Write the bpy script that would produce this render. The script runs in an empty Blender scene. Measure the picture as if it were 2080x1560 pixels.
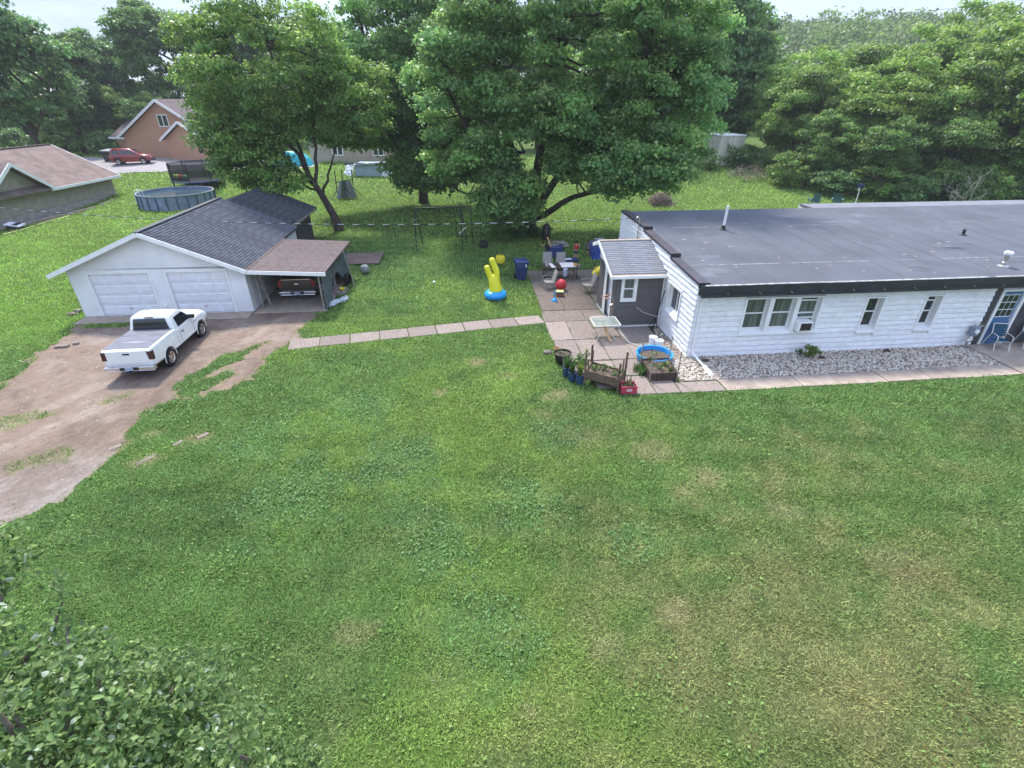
import bpy, bmesh, math, random
import numpy as np
from mathutils import Vector, Matrix

R = math.radians
scene = bpy.context.scene
COL = scene.collection

# ------------------------------------------------------------------ camera
cam_data = bpy.data.cameras.new('camera')
cam = bpy.data.objects.new('camera', cam_data)
COL.objects.link(cam)
cam.location = (0, 0, 9.1)
cam.rotation_euler = (R(90 - 29.65), 0, 0)
cam_data.sensor_width = 36
cam_data.lens = 36 * 1019 / 2080
cam_data.clip_end = 4000
scene.camera = cam

# ------------------------------------------------------------------ sky and sun
SUN_EL, SUN_AZ = R(55), R(-24)           # azimuth measured from +Y towards +X
world = bpy.data.worlds.new('World'); scene.world = world
world.use_nodes = True
wn = world.node_tree; wn.nodes.clear()
w_out = wn.nodes.new('ShaderNodeOutputWorld')
w_bg = wn.nodes.new('ShaderNodeBackground'); w_bg.inputs['Strength'].default_value = 0.115
w_sky = wn.nodes.new('ShaderNodeTexSky'); w_sky.sky_type = 'NISHITA'; w_sky.sun_disc = False
w_sky.sun_elevation = SUN_EL; w_sky.sun_rotation = SUN_AZ
w_sky.air_density = 1.0; w_sky.dust_density = 0.5; w_sky.ozone_density = 1.5
w_tc = wn.nodes.new('ShaderNodeTexCoord')
w_map = wn.nodes.new('ShaderNodeMapping'); w_map.inputs['Scale'].default_value = (1, 1, 3.2)
w_noise = wn.nodes.new('ShaderNodeTexNoise')
w_noise.inputs['Scale'].default_value = 3.0; w_noise.inputs['Detail'].default_value = 7; w_noise.inputs['Roughness'].default_value = 0.55
w_ramp = wn.nodes.new('ShaderNodeValToRGB')
w_ramp.color_ramp.elements[0].position = 0.36; w_ramp.color_ramp.elements[0].color = (0.50,)*3 + (1,)
w_ramp.color_ramp.elements[1].position = 0.62; w_ramp.color_ramp.elements[1].color = (1.0,)*3 + (1,)
w_mix = wn.nodes.new('ShaderNodeMix'); w_mix.data_type = 'RGBA'
w_mix.inputs['B'].default_value = (1, 1, 1, 1)
wn.links.new(w_tc.outputs['Generated'], w_map.inputs['Vector'])
wn.links.new(w_map.outputs['Vector'], w_noise.inputs['Vector'])
wn.links.new(w_noise.outputs['Fac'], w_ramp.inputs['Fac'])
wn.links.new(w_ramp.outputs['Color'], w_mix.inputs['Factor'])
wn.links.new(w_sky.outputs['Color'], w_mix.inputs['A'])
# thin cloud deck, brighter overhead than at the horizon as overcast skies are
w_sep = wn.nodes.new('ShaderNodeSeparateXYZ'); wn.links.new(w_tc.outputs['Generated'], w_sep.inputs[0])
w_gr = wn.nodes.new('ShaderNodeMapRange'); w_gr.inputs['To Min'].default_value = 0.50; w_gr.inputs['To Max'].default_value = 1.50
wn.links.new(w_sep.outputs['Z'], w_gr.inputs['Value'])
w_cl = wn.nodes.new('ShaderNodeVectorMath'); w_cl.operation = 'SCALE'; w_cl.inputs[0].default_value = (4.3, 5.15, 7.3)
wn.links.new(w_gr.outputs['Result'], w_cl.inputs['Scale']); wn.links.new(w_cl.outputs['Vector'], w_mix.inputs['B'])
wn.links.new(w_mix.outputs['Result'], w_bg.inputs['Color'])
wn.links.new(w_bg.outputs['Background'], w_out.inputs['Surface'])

sun_data = bpy.data.lights.new('sun', 'SUN')
sun_data.energy = 3.0; sun_data.angle = R(8); sun_data.color = (1.0, 0.955, 0.88)
sun = bpy.data.objects.new('sun', sun_data); COL.objects.link(sun)
_d = Vector((math.sin(SUN_AZ) * math.cos(SUN_EL), math.cos(SUN_AZ) * math.cos(SUN_EL), math.sin(SUN_EL)))
sun.rotation_euler = _d.to_track_quat('Z', 'Y').to_euler()
sun.location = _d * 100

vs = scene.view_settings
vs.view_transform = 'Standard'; vs.look = 'None'; vs.exposure = 1.2; vs.gamma = 1.0
vs.use_curve_mapping = False
scene.cycles.max_bounces = 8; scene.cycles.diffuse_bounces = 5
scene.cycles.transparent_max_bounces = 8
scene.cycles.caustics_reflective = False; scene.cycles.caustics_refractive = False

# ------------------------------------------------------------------ helpers
random.seed(7)
rng = np.random.default_rng(11)

def sstep(a, b, x):
    t = np.clip((np.asarray(x, float) - a) / (b - a), 0, 1)
    return t * t * (3 - 2 * t)

def terrain(x, y):
    """ground height in metres: flat yard, a gentle rise behind, wooded hill far right, dip far left"""
    x = np.asarray(x, float); y = np.asarray(y, float)
    z = 2.1 * sstep(46, 70, y)
    z = z + 25 * sstep(105, 240, y) * sstep(20, 110, x)
    z = z - 10 * sstep(110, 260, y) * (1 - sstep(-60, 20, x))
    return z

def tz(x, y): return float(terrain(x, y))

def vnoise(x, y, seed=0):
    xi = np.floor(x).astype(np.int64); yi = np.floor(y).astype(np.int64)
    fx = x - xi; fy = y - yi
    fx = fx * fx * (3 - 2 * fx); fy = fy * fy * (3 - 2 * fy)
    def h(i, j):
        n = (i * 374761393 + j * 668265263 + seed * 974634777) & 0xFFFFFFFF
        n = ((n ^ (n >> 13)) * 1274126177) & 0xFFFFFFFF
        return ((n ^ (n >> 16)) & 0xFFFF) / 65535.0
    return (h(xi, yi) * (1 - fx) + h(xi + 1, yi) * fx) * (1 - fy) + (h(xi, yi + 1) * (1 - fx) + h(xi + 1, yi + 1) * fx) * fy

def fbm(x, y, seed=0, octv=4):
    s = 0; a = 0.5; t = 0
    for o in range(octv):
        s = s + a * vnoise(x * 2 ** o + 17.3 * o, y * 2 ** o - 9.1 * o, seed + o); t += a; a *= 0.55
    return s / t

def poly_sd(px, py, poly):
    """signed distance to polygon, negative inside"""
    px = np.asarray(px, float); py = np.asarray(py, float)
    d = np.full(px.shape, 1e9); inside = np.zeros(px.shape, bool)
    n = len(poly)
    for i in range(n):
        ax, ay = poly[i]; bx, by = poly[(i + 1) % n]
        ex, ey = bx - ax, by - ay
        t = np.clip(((px - ax) * ex + (py - ay) * ey) / (ex * ex + ey * ey + 1e-12), 0, 1)
        d = np.minimum(d, np.hypot(px - ax - t * ex, py - ay - t * ey))
        c = ((ay > py) != (by > py)) & (px < (bx - ax) * (py - ay) / (by - ay + 1e-12) + ax)
        inside ^= c
    return np.where(inside, -d, d)

# ---- object bookkeeping
def tag(o, label=None, cat=None, group=None, kind=None):
    if label: o['label'] = label
    if cat: o['category'] = cat
    if group: o['group'] = group
    if kind: o['kind'] = kind
    return o

def thing(name, label, cat, loc=(0, 0, 0), rotz=0.0, group=None, rot=None):
    o = bpy.data.objects.new(name, None); COL.objects.link(o)
    o.empty_display_size = 0.2
    o.location = loc; o.rotation_euler = rot if rot else (0, 0, rotz)
    return tag(o, label, cat, group)

def link(name, me, parent=None, loc=None, rot=None, scale=None):
    o = bpy.data.objects.new(name, me); COL.objects.link(o)
    if parent: o.parent = parent
    if loc is not None: o.location = loc
    if rot is not None: o.rotation_euler = rot
    if scale is not None: o.scale = scale if hasattr(scale, '__len__') else (scale,) * 3
    return o

def copy_tree(o, parent=None):
    c = o.copy(); COL.objects.link(c); c.parent = parent
    for ch in o.children: copy_tree(ch, c)
    return c

class MB:
    """collects faces; build() links them as ONE mesh object"""
    def __init__(s): s.v = []; s.f = []; s.M = None
    def _add(s, vs, fs):
        k = len(s.v)
        if s.M is not None: vs = [tuple(s.M @ Vector(v)) for v in vs]
        s.v += [tuple(v) for v in vs]; s.f += [tuple(i + k for i in f) for f in fs]
        return s
    def box(s, x0, y0, z0, x1, y1, z1):
        v = [(x0,y0,z0),(x1,y0,z0),(x1,y1,z0),(x0,y1,z0),(x0,y0,z1),(x1,y0,z1),(x1,y1,z1),(x0,y1,z1)]
        return s._add(v, [(3,2,1,0),(4,5,6,7),(0,1,5,4),(1,2,6,5),(2,3,7,6),(3,0,4,7)])
    def hexa(s, lo, hi):
        """8-corner solid: lo and hi are four points each, same order (ccw from above)"""
        return s._add(list(lo) + list(hi), [(3,2,1,0),(4,5,6,7),(0,1,5,4),(1,2,6,5),(2,3,7,6),(3,0,4,7)])
    def quad(s, *p): return s._add(p, [tuple(range(len(p)))])
    def beam(s, p0, p1, w, h, up=(0, 0, 1)):
        p0 = Vector(p0); p1 = Vector(p1); d = (p1 - p0).normalized(); up = Vector(up)
        if abs(d.dot(up)) > 0.98: up = Vector((0, 1, 0))
        sx = d.cross(up).normalized() * w / 2; sz = sx.cross(d).normalized() * h / 2
        a = [p0 - sx - sz, p0 + sx - sz, p0 + sx + sz, p0 - sx + sz]; b = [q + (p1 - p0) for q in a]
        return s._add(a + b, [(0,1,2,3),(7,6,5,4),(1,0,4,5),(2,1,5,6),(3,2,6,7),(0,3,7,4)])
    def tube(s, pts, r, n=8, cap=True, closed=False):
        pts = [Vector(p) for p in pts]; m = len(pts)
        rr = r if hasattr(r, '__len__') else [r] * m
        vs = []; prev = None
        for i, p in enumerate(pts):
            if closed: d = pts[(i + 1) % m] - pts[i - 1]
            else: d = pts[min(i + 1, m - 1)] - pts[max(i - 1, 0)]
            d.normalize()
            if prev is None:
                a = Vector((0, 0, 1)) if abs(d.z) < 0.9 else Vector((1, 0, 0))
                x = d.cross(a).normalized()
            else:
                x = (prev - d * prev.dot(d)); x = x.normalized() if x.length > 1e-6 else d.orthogonal().normalized()
            y = d.cross(x); prev = x
            for k in range(n):
                t = 2 * math.pi * k / n
                vs.append(p + (x * math.cos(t) + y * math.sin(t)) * rr[i])
        fs = []
        for i in range(m if closed else m - 1):
            j = (i + 1) % m
            for k in range(n):
                k2 = (k + 1) % n
                fs.append((i*n+k, i*n+k2, j*n+k2, j*n+k))
        if cap and not closed:
            fs.append(tuple(reversed(range(n)))); fs.append(tuple((m-1)*n + k for k in range(n)))
        return s._add(vs, fs)
    def lathe(s, prof, n=16, c=(0, 0, 0), cap=True):
        vs = []; fs = []; m = len(prof)
        for r, z in prof:
            for k in range(n):
                t = 2 * math.pi * k / n; vs.append((c[0] + r * math.cos(t), c[1] + r * math.sin(t), c[2] + z))
        for i in range(m - 1):
            for k in range(n):
                k2 = (k + 1) % n; fs.append((i*n+k, i*n+k2, (i+1)*n+k2, (i+1)*n+k))
        if cap:
            fs.append(tuple(reversed(range(n)))); fs.append(tuple((m-1)*n + k for k in range(n)))
        return s._add(vs, fs)
    def sphere(s, c, r, nu=12, nv=8):
        r = r if hasattr(r, '__len__') else (r,) * 3
        vs = [(c[0], c[1], c[2] - r[2])]; fs = []
        for j in range(1, nv):
            p = math.pi * j / nv - math.pi / 2
            for k in range(nu):
                t = 2 * math.pi * k / nu
                vs.append((c[0] + r[0]*math.cos(p)*math.cos(t), c[1] + r[1]*math.cos(p)*math.sin(t), c[2] + r[2]*math.sin(p)))
        vs.append((c[0], c[1], c[2] + r[2])); top = len(vs) - 1
        for k in range(nu):
            k2 = (k + 1) % nu
            fs.append((0, 1 + k2, 1 + k)); fs.append((top, 1 + (nv-2)*nu + k, 1 + (nv-2)*nu + k2))
            for j in range(nv - 2):
                fs.append((1+j*nu+k, 1+j*nu+k2, 1+(j+1)*nu+k2, 1+(j+1)*nu+k))
        return s._add(vs, fs)
    def loft(s, rings, cap=True, close=True):
        n = len(rings[0]); vs = [v for r in rings for v in r]; fs = []
        for i in range(len(rings) - 1):
            for k in range(n if close else n - 1):
                k2 = (k + 1) % n; fs.append((i*n+k, i*n+k2, (i+1)*n+k2, (i+1)*n+k))
        if cap: fs.append(tuple(reversed(range(n)))); fs.append(tuple((len(rings)-1)*n + k for k in range(n)))
        return s._add(vs, fs)
    def prism(s, pts, a, b, axis='x'):
        """extrude a 2-D outline from a to b along an axis"""
        f = {'x': lambda p, t: (t, p[0], p[1]), 'y': lambda p, t: (p[0], t, p[1]), 'z': lambda p, t: (p[0], p[1], t)}[axis]
        return s.loft([[f(p, a) for p in pts], [f(p, b) for p in pts]])
    def mesh(s, name, mat, smooth=False, fix=True):
        me = bpy.data.meshes.new(name); me.from_pydata(s.v, [], s.f)
        if fix and len(s.f) < 60000:
            bm = bmesh.new(); bm.from_mesh(me); bmesh.ops.recalc_face_normals(bm, faces=bm.faces); bm.to_mesh(me); bm.free()
        if mat: me.materials.append(mat)
        if smooth:
            me.polygons.foreach_set('use_smooth', [True] * len(me.polygons))
            if smooth != 'full':
                try: me.set_sharp_from_angle(angle=R(38))
                except Exception: pass
        return me
    def build(s, name, mat, parent=None, smooth=False, bevel=0, loc=None, rot=None, seg=2):
        o = link(name, s.mesh(name, mat, smooth), parent, loc, rot)
        if bevel:
            m = o.modifiers.new('bevel', 'BEVEL'); m.width = bevel; m.segments = seg; m.limit_method = 'ANGLE'; m.angle_limit = R(35)
        return o

def np_mesh(name, V, F, mat, colors=None, smooth=False):
    """V (N,3), F (M,k) arrays, colors (N,3) -> attribute 'Col'"""
    me = bpy.data.meshes.new(name)
    V = np.ascontiguousarray(V, np.float32); F = np.ascontiguousarray(F, np.int32)
    k = F.shape[1]
    me.vertices.add(len(V)); me.vertices.foreach_set('co', V.ravel())
    me.loops.add(F.size); me.loops.foreach_set('vertex_index', F.ravel())
    me.polygons.add(len(F)); me.polygons.foreach_set('loop_start', np.arange(0, F.size, k, dtype=np.int32))
    if colors is not None:
        at = me.attributes.new('Col', 'FLOAT_COLOR', 'POINT')
        c4 = np.ones((len(V), 4), np.float32); c4[:, :3] = colors
        at.data.foreach_set('color', c4.ravel())
    me.update(calc_edges=True)
    if smooth: me.polygons.foreach_set('use_smooth', np.ones(len(F), bool))
    if mat: me.materials.append(mat)
    return me

def boolean_cut(o, cutter_mb):
    """carve a closed shape out of o and keep the result as a plain mesh"""
    me = cutter_mb.mesh('cut', None); c = bpy.data.objects.new('cut', me); COL.objects.link(c)
    par = o.parent; o.parent = None
    m = o.modifiers.new('b', 'BOOLEAN'); m.object = c; m.operation = 'DIFFERENCE'; m.solver = 'EXACT'
    bpy.context.view_layer.update()
    dg = bpy.context.evaluated_depsgraph_get()
    new = bpy.data.meshes.new_from_object(o.evaluated_get(dg))
    o.modifiers.remove(m); o.data = new; o.parent = par
    bpy.data.objects.remove(c)

# ---- materials
def mat(name, col, rough=0.7, metal=0.0, var=0.12, scale=4.0, bump=0.0, bscale=40.0, spec=0.35, col2=None,
        attr=False, transl=0.0, coat=0.0, rnd=0.0, detail=4, coords='Object', stretch=None, lo=0.35, hi=0.65):
    m = bpy.data.materials.new(name); m.use_nodes = True
    nt = m.node_tree; N = nt.nodes; L = nt.links
    b = N['Principled BSDF']
    b.inputs['Roughness'].default_value = rough; b.inputs['Metallic'].default_value = metal
    b.inputs['Specular IOR Level'].default_value = spec
    if coat: b.inputs['Coat Weight'].default_value = coat; b.inputs['Coat Roughness'].default_value = 0.08
    c1 = tuple(x * (1 - var) for x in col) + (1,); c2 = (tuple(col2) if col2 else tuple(min(1, x * (1 + var)) for x in col)) + (1,)
    src = None
    if var or col2 or bump:
        tc = N.new('ShaderNodeTexCoord'); vec = tc.outputs[coords]
        if stretch:
            mp = N.new('ShaderNodeMapping'); mp.inputs['Scale'].default_value = stretch
            L.new(vec, mp.inputs['Vector']); vec = mp.outputs['Vector']
    if var or col2:
        nz = N.new('ShaderNodeTexNoise'); nz.inputs['Scale'].default_value = scale; nz.inputs['Detail'].default_value = detail
        L.new(vec, nz.inputs['Vector'])
        mr = N.new('ShaderNodeMapRange'); mr.inputs['From Min'].default_value = lo; mr.inputs['From Max'].default_value = hi
        L.new(nz.outputs['Fac'], mr.inputs['Value'])
        mx = N.new('ShaderNodeMix'); mx.data_type = 'RGBA'; mx.inputs['A'].default_value = c1; mx.inputs['B'].default_value = c2
        L.new(mr.outputs['Result'], mx.inputs['Factor']); src = mx.outputs['Result']
    if attr:
        a = N.new('ShaderNodeAttribute'); a.attribute_name = 'Col'
        if src:
            mu = N.new('ShaderNodeMix'); mu.data_type = 'RGBA'; mu.blend_type = 'MULTIPLY'; mu.inputs['Factor'].default_value = 1
            L.new(src, mu.inputs['A']); L.new(a.outputs['Color'], mu.inputs['B']); src = mu.outputs['Result']
        else: src = a.outputs['Color']
    if rnd:
        oi = N.new('ShaderNodeObjectInfo'); hs = N.new('ShaderNodeHueSaturation')
        mr2 = N.new('ShaderNodeMapRange'); mr2.inputs['To Min'].default_value = 1 - rnd; mr2.inputs['To Max'].default_value = 1 + rnd
        L.new(oi.outputs['Random'], mr2.inputs['Value']); L.new(mr2.outputs['Result'], hs.inputs['Value'])
        if src: L.new(src, hs.inputs['Color'])
        else: hs.inputs['Color'].default_value = tuple(col) + (1,)
        src = hs.outputs['Color']
    if src: L.new(src, b.inputs['Base Color'])
    else: b.inputs['Base Color'].default_value = tuple(col) + (1,)
    if bump:
        n2 = N.new('ShaderNodeTexNoise'); n2.inputs['Scale'].default_value = bscale; n2.inputs['Detail'].default_value = 5
        L.new(vec, n2.inputs['Vector'])
        bp = N.new('ShaderNodeBump'); bp.inputs['Strength'].default_value = bump; bp.inputs['Distance'].default_value = 0.02
        L.new(n2.outputs['Fac'], bp.inputs['Height']); L.new(bp.outputs['Normal'], b.inputs['Normal'])
    if transl:
        tr = N.new('ShaderNodeBsdfTranslucent'); ms = N.new('ShaderNodeMixShader'); ms.inputs['Fac'].default_value = transl
        if src: L.new(src, tr.inputs['Color'])
        else: tr.inputs['Color'].default_value = tuple(col) + (1,)
        L.new(b.outputs['BSDF'], ms.inputs[1]); L.new(tr.outputs['BSDF'], ms.inputs[2])
        L.new(ms.outputs['Shader'], N['Material Output'].inputs['Surface'])
    return m

W1 = (1, 1, 1)
MT = dict(
    lawn=mat('lawn_soil', W1, 0.95, var=0.35, scale=9, attr=True, bump=0.6, bscale=30, spec=0.1),
    grass=mat('grass_blade', W1, 0.55, var=0, attr=True, transl=0.45, spec=0.35),
    leaf=mat('leaf', W1, 0.45, var=0, attr=True, transl=0.52, spec=0.5, rnd=0.12),
    bark=mat('bark', (0.075, 0.06, 0.048), 0.95, var=0.45, scale=5, bump=0.9, bscale=14, spec=0.1, stretch=(1, 1, 0.3)),
    dirt=mat('driveway_dirt', W1, 0.95, var=0.22, scale=14, attr=True, bump=0.7, bscale=45, spec=0.1),
    asphalt=mat('far_drive', (0.27, 0.25, 0.25), 0.9, var=0.12, scale=1.2, bump=0.2, bscale=20),
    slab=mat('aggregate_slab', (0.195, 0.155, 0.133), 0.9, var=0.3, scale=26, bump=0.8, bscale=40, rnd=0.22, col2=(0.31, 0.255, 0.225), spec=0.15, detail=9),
    rearroof=mat('rear_roof_sheet', (0.17, 0.175, 0.20), 0.8, var=0.1, scale=1.5),
    stain=mat('roof_stain', (0.080, 0.084, 0.102), 0.75, var=0.2, scale=1.2, detail=8),
    stainl=mat('roof_faded_patch', (0.104, 0.109, 0.13), 0.8, var=0.2, scale=1.5, detail=8),
    slabdk=mat('tree_shaded_brown_slab', (0.115, 0.088, 0.072), 0.9, var=0.35, scale=24, bump=0.8, bscale=40, rnd=0.10, col2=(0.24, 0.195, 0.165), spec=0.15, detail=9),  # browner upper patio slabs, with tree shade put into their colour
    conc=mat('concrete', (0.325, 0.262, 0.215), 0.9, var=0.14, scale=2.5, bump=0.25, bscale=70, rnd=0.08, detail=8, spec=0.15),
    stone=mat('white_gravel', W1, 0.85, var=0.1, scale=30, attr=True, spec=0.2),
    bed=mat('gravel_ground', (0.21, 0.18, 0.145), 0.95, var=0.4, scale=25, bump=0.7, bscale=40),
    white=mat('white_paint', (0.80, 0.80, 0.80), 0.55, var=0.05, scale=1.5, bump=0.06, bscale=30, detail=8),
    wsiding=mat('white_rock_face_cladding', (0.79, 0.79, 0.80), 0.6, var=0.07, scale=6, bump=0.75, bscale=13, stretch=(0.6, 0.6, 1.6), rnd=0.05),
    trim=mat('white_trim', (0.82, 0.82, 0.81), 0.45, var=0.04, scale=3),
    black=mat('black_metal', (0.028, 0.03, 0.036), 0.45, var=0.2, scale=2, spec=0.5),
    cap=mat('parapet_cap_metal', (0.05, 0.042, 0.055), 0.5, var=0.2, scale=3, spec=0.5),
    roofm=mat('roof_membrane', (0.090, 0.095, 0.115), 0.8, var=0.16, scale=0.55, bump=0.15, bscale=6, detail=9, spec=0.3, lo=0.3, hi=0.7),
    roofseam=mat('roof_seam', (0.27, 0.265, 0.265), 0.8, var=0.35, scale=5),
    glass=mat('window_glass', (0.012, 0.016, 0.02), 0.04, var=0, spec=0.9),
    curtain=mat('window_curtain', (0.10, 0.12, 0.10), 0.35, var=0.55, scale=9, stretch=(1.6, 1.6, 0.08), spec=0.6),
    grey_siding=mat('grey_siding', (0.112, 0.104, 0.10), 0.6, var=0.1, scale=8, rnd=0.06, bump=0.08, bscale=60),
    brown=mat('brown_siding', (0.06, 0.055, 0.06), 0.7, var=0.15, scale=4),
    shingle_grey=mat('grey_shingle', W1, 0.9, var=0.22, scale=35, attr=True, bump=0.4, bscale=70, spec=0.15),
    garage_wall=mat('garage_panel_siding', (0.76, 0.765, 0.78), 0.6, var=0.09, scale=0.9, bump=0.05, bscale=25, detail=8),
    door_white=mat('garage_door_white', (0.75, 0.76, 0.79), 0.5, var=0.04, scale=3),
    blue_door=mat('blue_door_paint', (0.07, 0.16, 0.33), 0.5, var=0.12, scale=4),
    wood=mat('weathered_wood', (0.15, 0.10, 0.07), 0.85, var=0.4, scale=6, bump=0.5, bscale=20, stretch=(0.4, 3, 3)),
    dwood=mat('dark_wood', (0.065, 0.042, 0.034), 0.85, var=0.4, scale=8, bump=0.4, bscale=25),
    lwood=mat('pale_wood', (0.42, 0.27, 0.13), 0.7, var=0.25, scale=8),
    gwood=mat('grey_board', (0.25, 0.235, 0.205), 0.85, var=0.25, scale=6, bump=0.3, bscale=30),
    tarp=mat('grey_tarp', (0.105, 0.125, 0.13), 0.7, var=0.25, scale=3.5, bump=0.8, bscale=5),
    clear=mat('clear_plastic', (0.45, 0.5, 0.52), 0.35, var=0.3, scale=12, bump=0.6, bscale=14),
    tire=mat('tyre_rubber', (0.012, 0.012, 0.013), 0.8, var=0.2, scale=10),
    carwhite=mat('white_car_paint', (0.83, 0.84, 0.83), 0.25, var=0.03, scale=2, coat=0.6, spec=0.5),
    cardark=mat('dark_car_paint', (0.028, 0.027, 0.028), 0.25, var=0.1, scale=2, coat=0.6, spec=0.5),
    carred=mat('red_car_paint', (0.22, 0.016, 0.018), 0.25, var=0.08, scale=2, coat=0.7, spec=0.5),
    chrome=mat('chrome', (0.62, 0.62, 0.64), 0.16, metal=1.0, var=0.05),
    alloy=mat('wheel_alloy', (0.55, 0.53, 0.50), 0.3, metal=0.85, var=0.1),
    tonneau=mat('bed_cover', (0.115, 0.118, 0.15), 0.55, var=0.1, scale=3),
    taillight=mat('tail_lamp_dark', (0.05, 0.008, 0.012), 0.2, var=0.1, spec=0.6),
    redlamp=mat('tail_lamp_red', (0.28, 0.015, 0.018), 0.2, var=0.2, scale=14, spec=0.6),
    plate=mat('number_plate', (0.6, 0.64, 0.72), 0.4, var=0.25, scale=26, col2=(0.25, 0.33, 0.5)),
    dkplas=mat('black_plastic', (0.018, 0.018, 0.02), 0.55, var=0.2, scale=8),
    cartblue=mat('cart_blue', (0.022, 0.04, 0.13), 0.5, var=0.1, scale=4),
    skyblue=mat('inflatable_blue', (0.015, 0.30, 0.75), 0.35, var=0.06, scale=4, spec=0.5),
    lime=mat('inflatable_yellow', (0.74, 0.70, 0.03), 0.4, var=0.05, scale=4, spec=0.45),
    poolblue=mat('kiddie_pool_blue', (0.03, 0.27, 0.62), 0.4, var=0.1, scale=6),
    red=mat('red_plastic', (0.55, 0.035, 0.045), 0.4, var=0.12, scale=6),
    crate=mat('red_crate', (0.50, 0.055, 0.10), 0.5, var=0.15, scale=7),
    yellow=mat('yellow_plastic', (0.70, 0.58, 0.03), 0.5, var=0.12, scale=5),
    paleyellow=mat('pale_yellow_plastic', (0.75, 0.72, 0.25), 0.5, var=0.1, scale=6),
    dkgreen=mat('dark_green_plastic', (0.02, 0.10, 0.06), 0.5, var=0.1),
    teal=mat('teal_paint', (0.03, 0.36, 0.40), 0.5, var=0.2, scale=3),
    bucket=mat('blue_bucket', (0.025, 0.06, 0.13), 0.45, var=0.15, scale=8),
    terracotta=mat('terracotta', (0.48, 0.16, 0.07), 0.8, var=0.15),
    soil=mat('potting_soil', (0.10, 0.075, 0.055), 0.95, var=0.5, scale=18, bump=0.9, bscale=25),
    sling=mat('chair_sling', (0.30, 0.275, 0.25), 0.8, var=0.08, scale=20),
    frame=mat('chair_frame', (0.32, 0.30, 0.27), 0.5, var=0.1),
    webbing=mat('blue_webbing', (0.015, 0.07, 0.12), 0.7, var=0.2, scale=20),
    cream=mat('cream_metal', (0.72, 0.69, 0.62), 0.45, var=0.06),
    tabletop=mat('dark_table', (0.06, 0.035, 0.03), 0.4, var=0.2, scale=5),
    paper=mat('paper', (0.72, 0.64, 0.60), 0.7, var=0.12, scale=9),
    cloth=mat('pale_cloth', (0.50, 0.52, 0.66), 0.85, var=0.3, scale=9),
    bluetarp=mat('blue_tarp', (0.015, 0.04, 0.20), 0.5, var=0.3, scale=3, bump=0.7, bscale=7),
    dkmetal=mat('swing_frame', (0.022, 0.028, 0.024), 0.6, var=0.3, scale=5),
    brick=mat('brick_far', (0.50, 0.28, 0.185), 0.9, var=0.10, scale=7, detail=9),
    roofbrown=mat('brown_roof', (0.165, 0.12, 0.105), 0.92, var=0.22, scale=1.4, detail=9, bump=0.2, bscale=12),
    roofdk=mat('dark_brown_roof', (0.12, 0.09, 0.09), 0.92, var=0.2, scale=1.2, detail=9),
    tan=mat('tan_siding', (0.36, 0.31, 0.265), 0.8, var=0.1, scale=2, detail=8),
    tanblock=mat('block_base', (0.33, 0.295, 0.285), 0.9, var=0.2, scale=3, detail=8),
    tanwall=mat('tan_wall', (0.44, 0.345, 0.27), 0.8, var=0.08, scale=1),
    tank=mat('weathered_white_box', (0.56, 0.53, 0.45), 0.7, var=0.18, scale=0.8, stretch=(2.5, 2.5, 0.25), detail=8),
    poolwall=mat('pool_wall', (0.20, 0.25, 0.36), 0.6, var=0.2, scale=1.5),
    water=mat('pool_water', (0.05, 0.09, 0.11), 0.06, var=0, spec=0.6),
    whitetarp=mat('white_sheeting', (0.72, 0.74, 0.80), 0.5, var=0.1, scale=2, bump=0.6, bscale=4),
    greynet=mat('grey_netting', (0.24, 0.265, 0.27), 0.9, var=0.2, scale=6),
    cable=mat('cable_black', (0.02, 0.02, 0.02), 0.6, var=0),
    cablew=mat('cable_pale', (0.75, 0.76, 0.78), 0.5, var=0),
    twig=mat('dry_branches', (0.24, 0.19, 0.155), 0.9, var=0.4, scale=4),
    skin=mat('skin', (0.50, 0.29, 0.20), 0.6, var=0.06, scale=5),
    hair=mat('dark_hair', (0.012, 0.009, 0.008), 0.7, var=0.2),
    redshirt=mat('red_shirt', (0.42, 0.035, 0.03), 0.85, var=0.15, scale=8),
    navy=mat('navy_cloth', (0.015, 0.018, 0.05), 0.85, var=0.15, scale=8),
    greycloth=mat('grey_cloth', (0.10, 0.10, 0.11), 0.85, var=0.15, scale=8),
    poolliner=mat('pale_blue_liner', (0.30, 0.38, 0.45), 0.5, var=0.1, scale=2),
    rust=mat('rusty_soil', (0.30, 0.09, 0.04), 0.95, var=0.3, scale=9),
)
# ------------------------------------------------------------------ ground plan (metres)
TH = R(5.3)
HO = Vector((7.08, 18.2, 0)); GO = Vector((-20.35, 22.41, 0))
E1 = Vector((math.cos(TH), math.sin(TH), 0)); E2 = Vector((-math.sin(TH), math.cos(TH), 0))
def hl(a, b, z=0.0): return HO + E1 * a + E2 * b + Vector((0, 0, z))       # house-grid point to world
def gl(a, b, z=0.0): return GO + E1 * a + E2 * b + Vector((0, 0, z))       # garage-grid point to world
def hpoly(*ab): return [tuple(hl(a, b)[:2]) for a, b in ab]
def gpoly(*ab): return [tuple(gl(a, b)[:2]) for a, b in ab]

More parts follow.
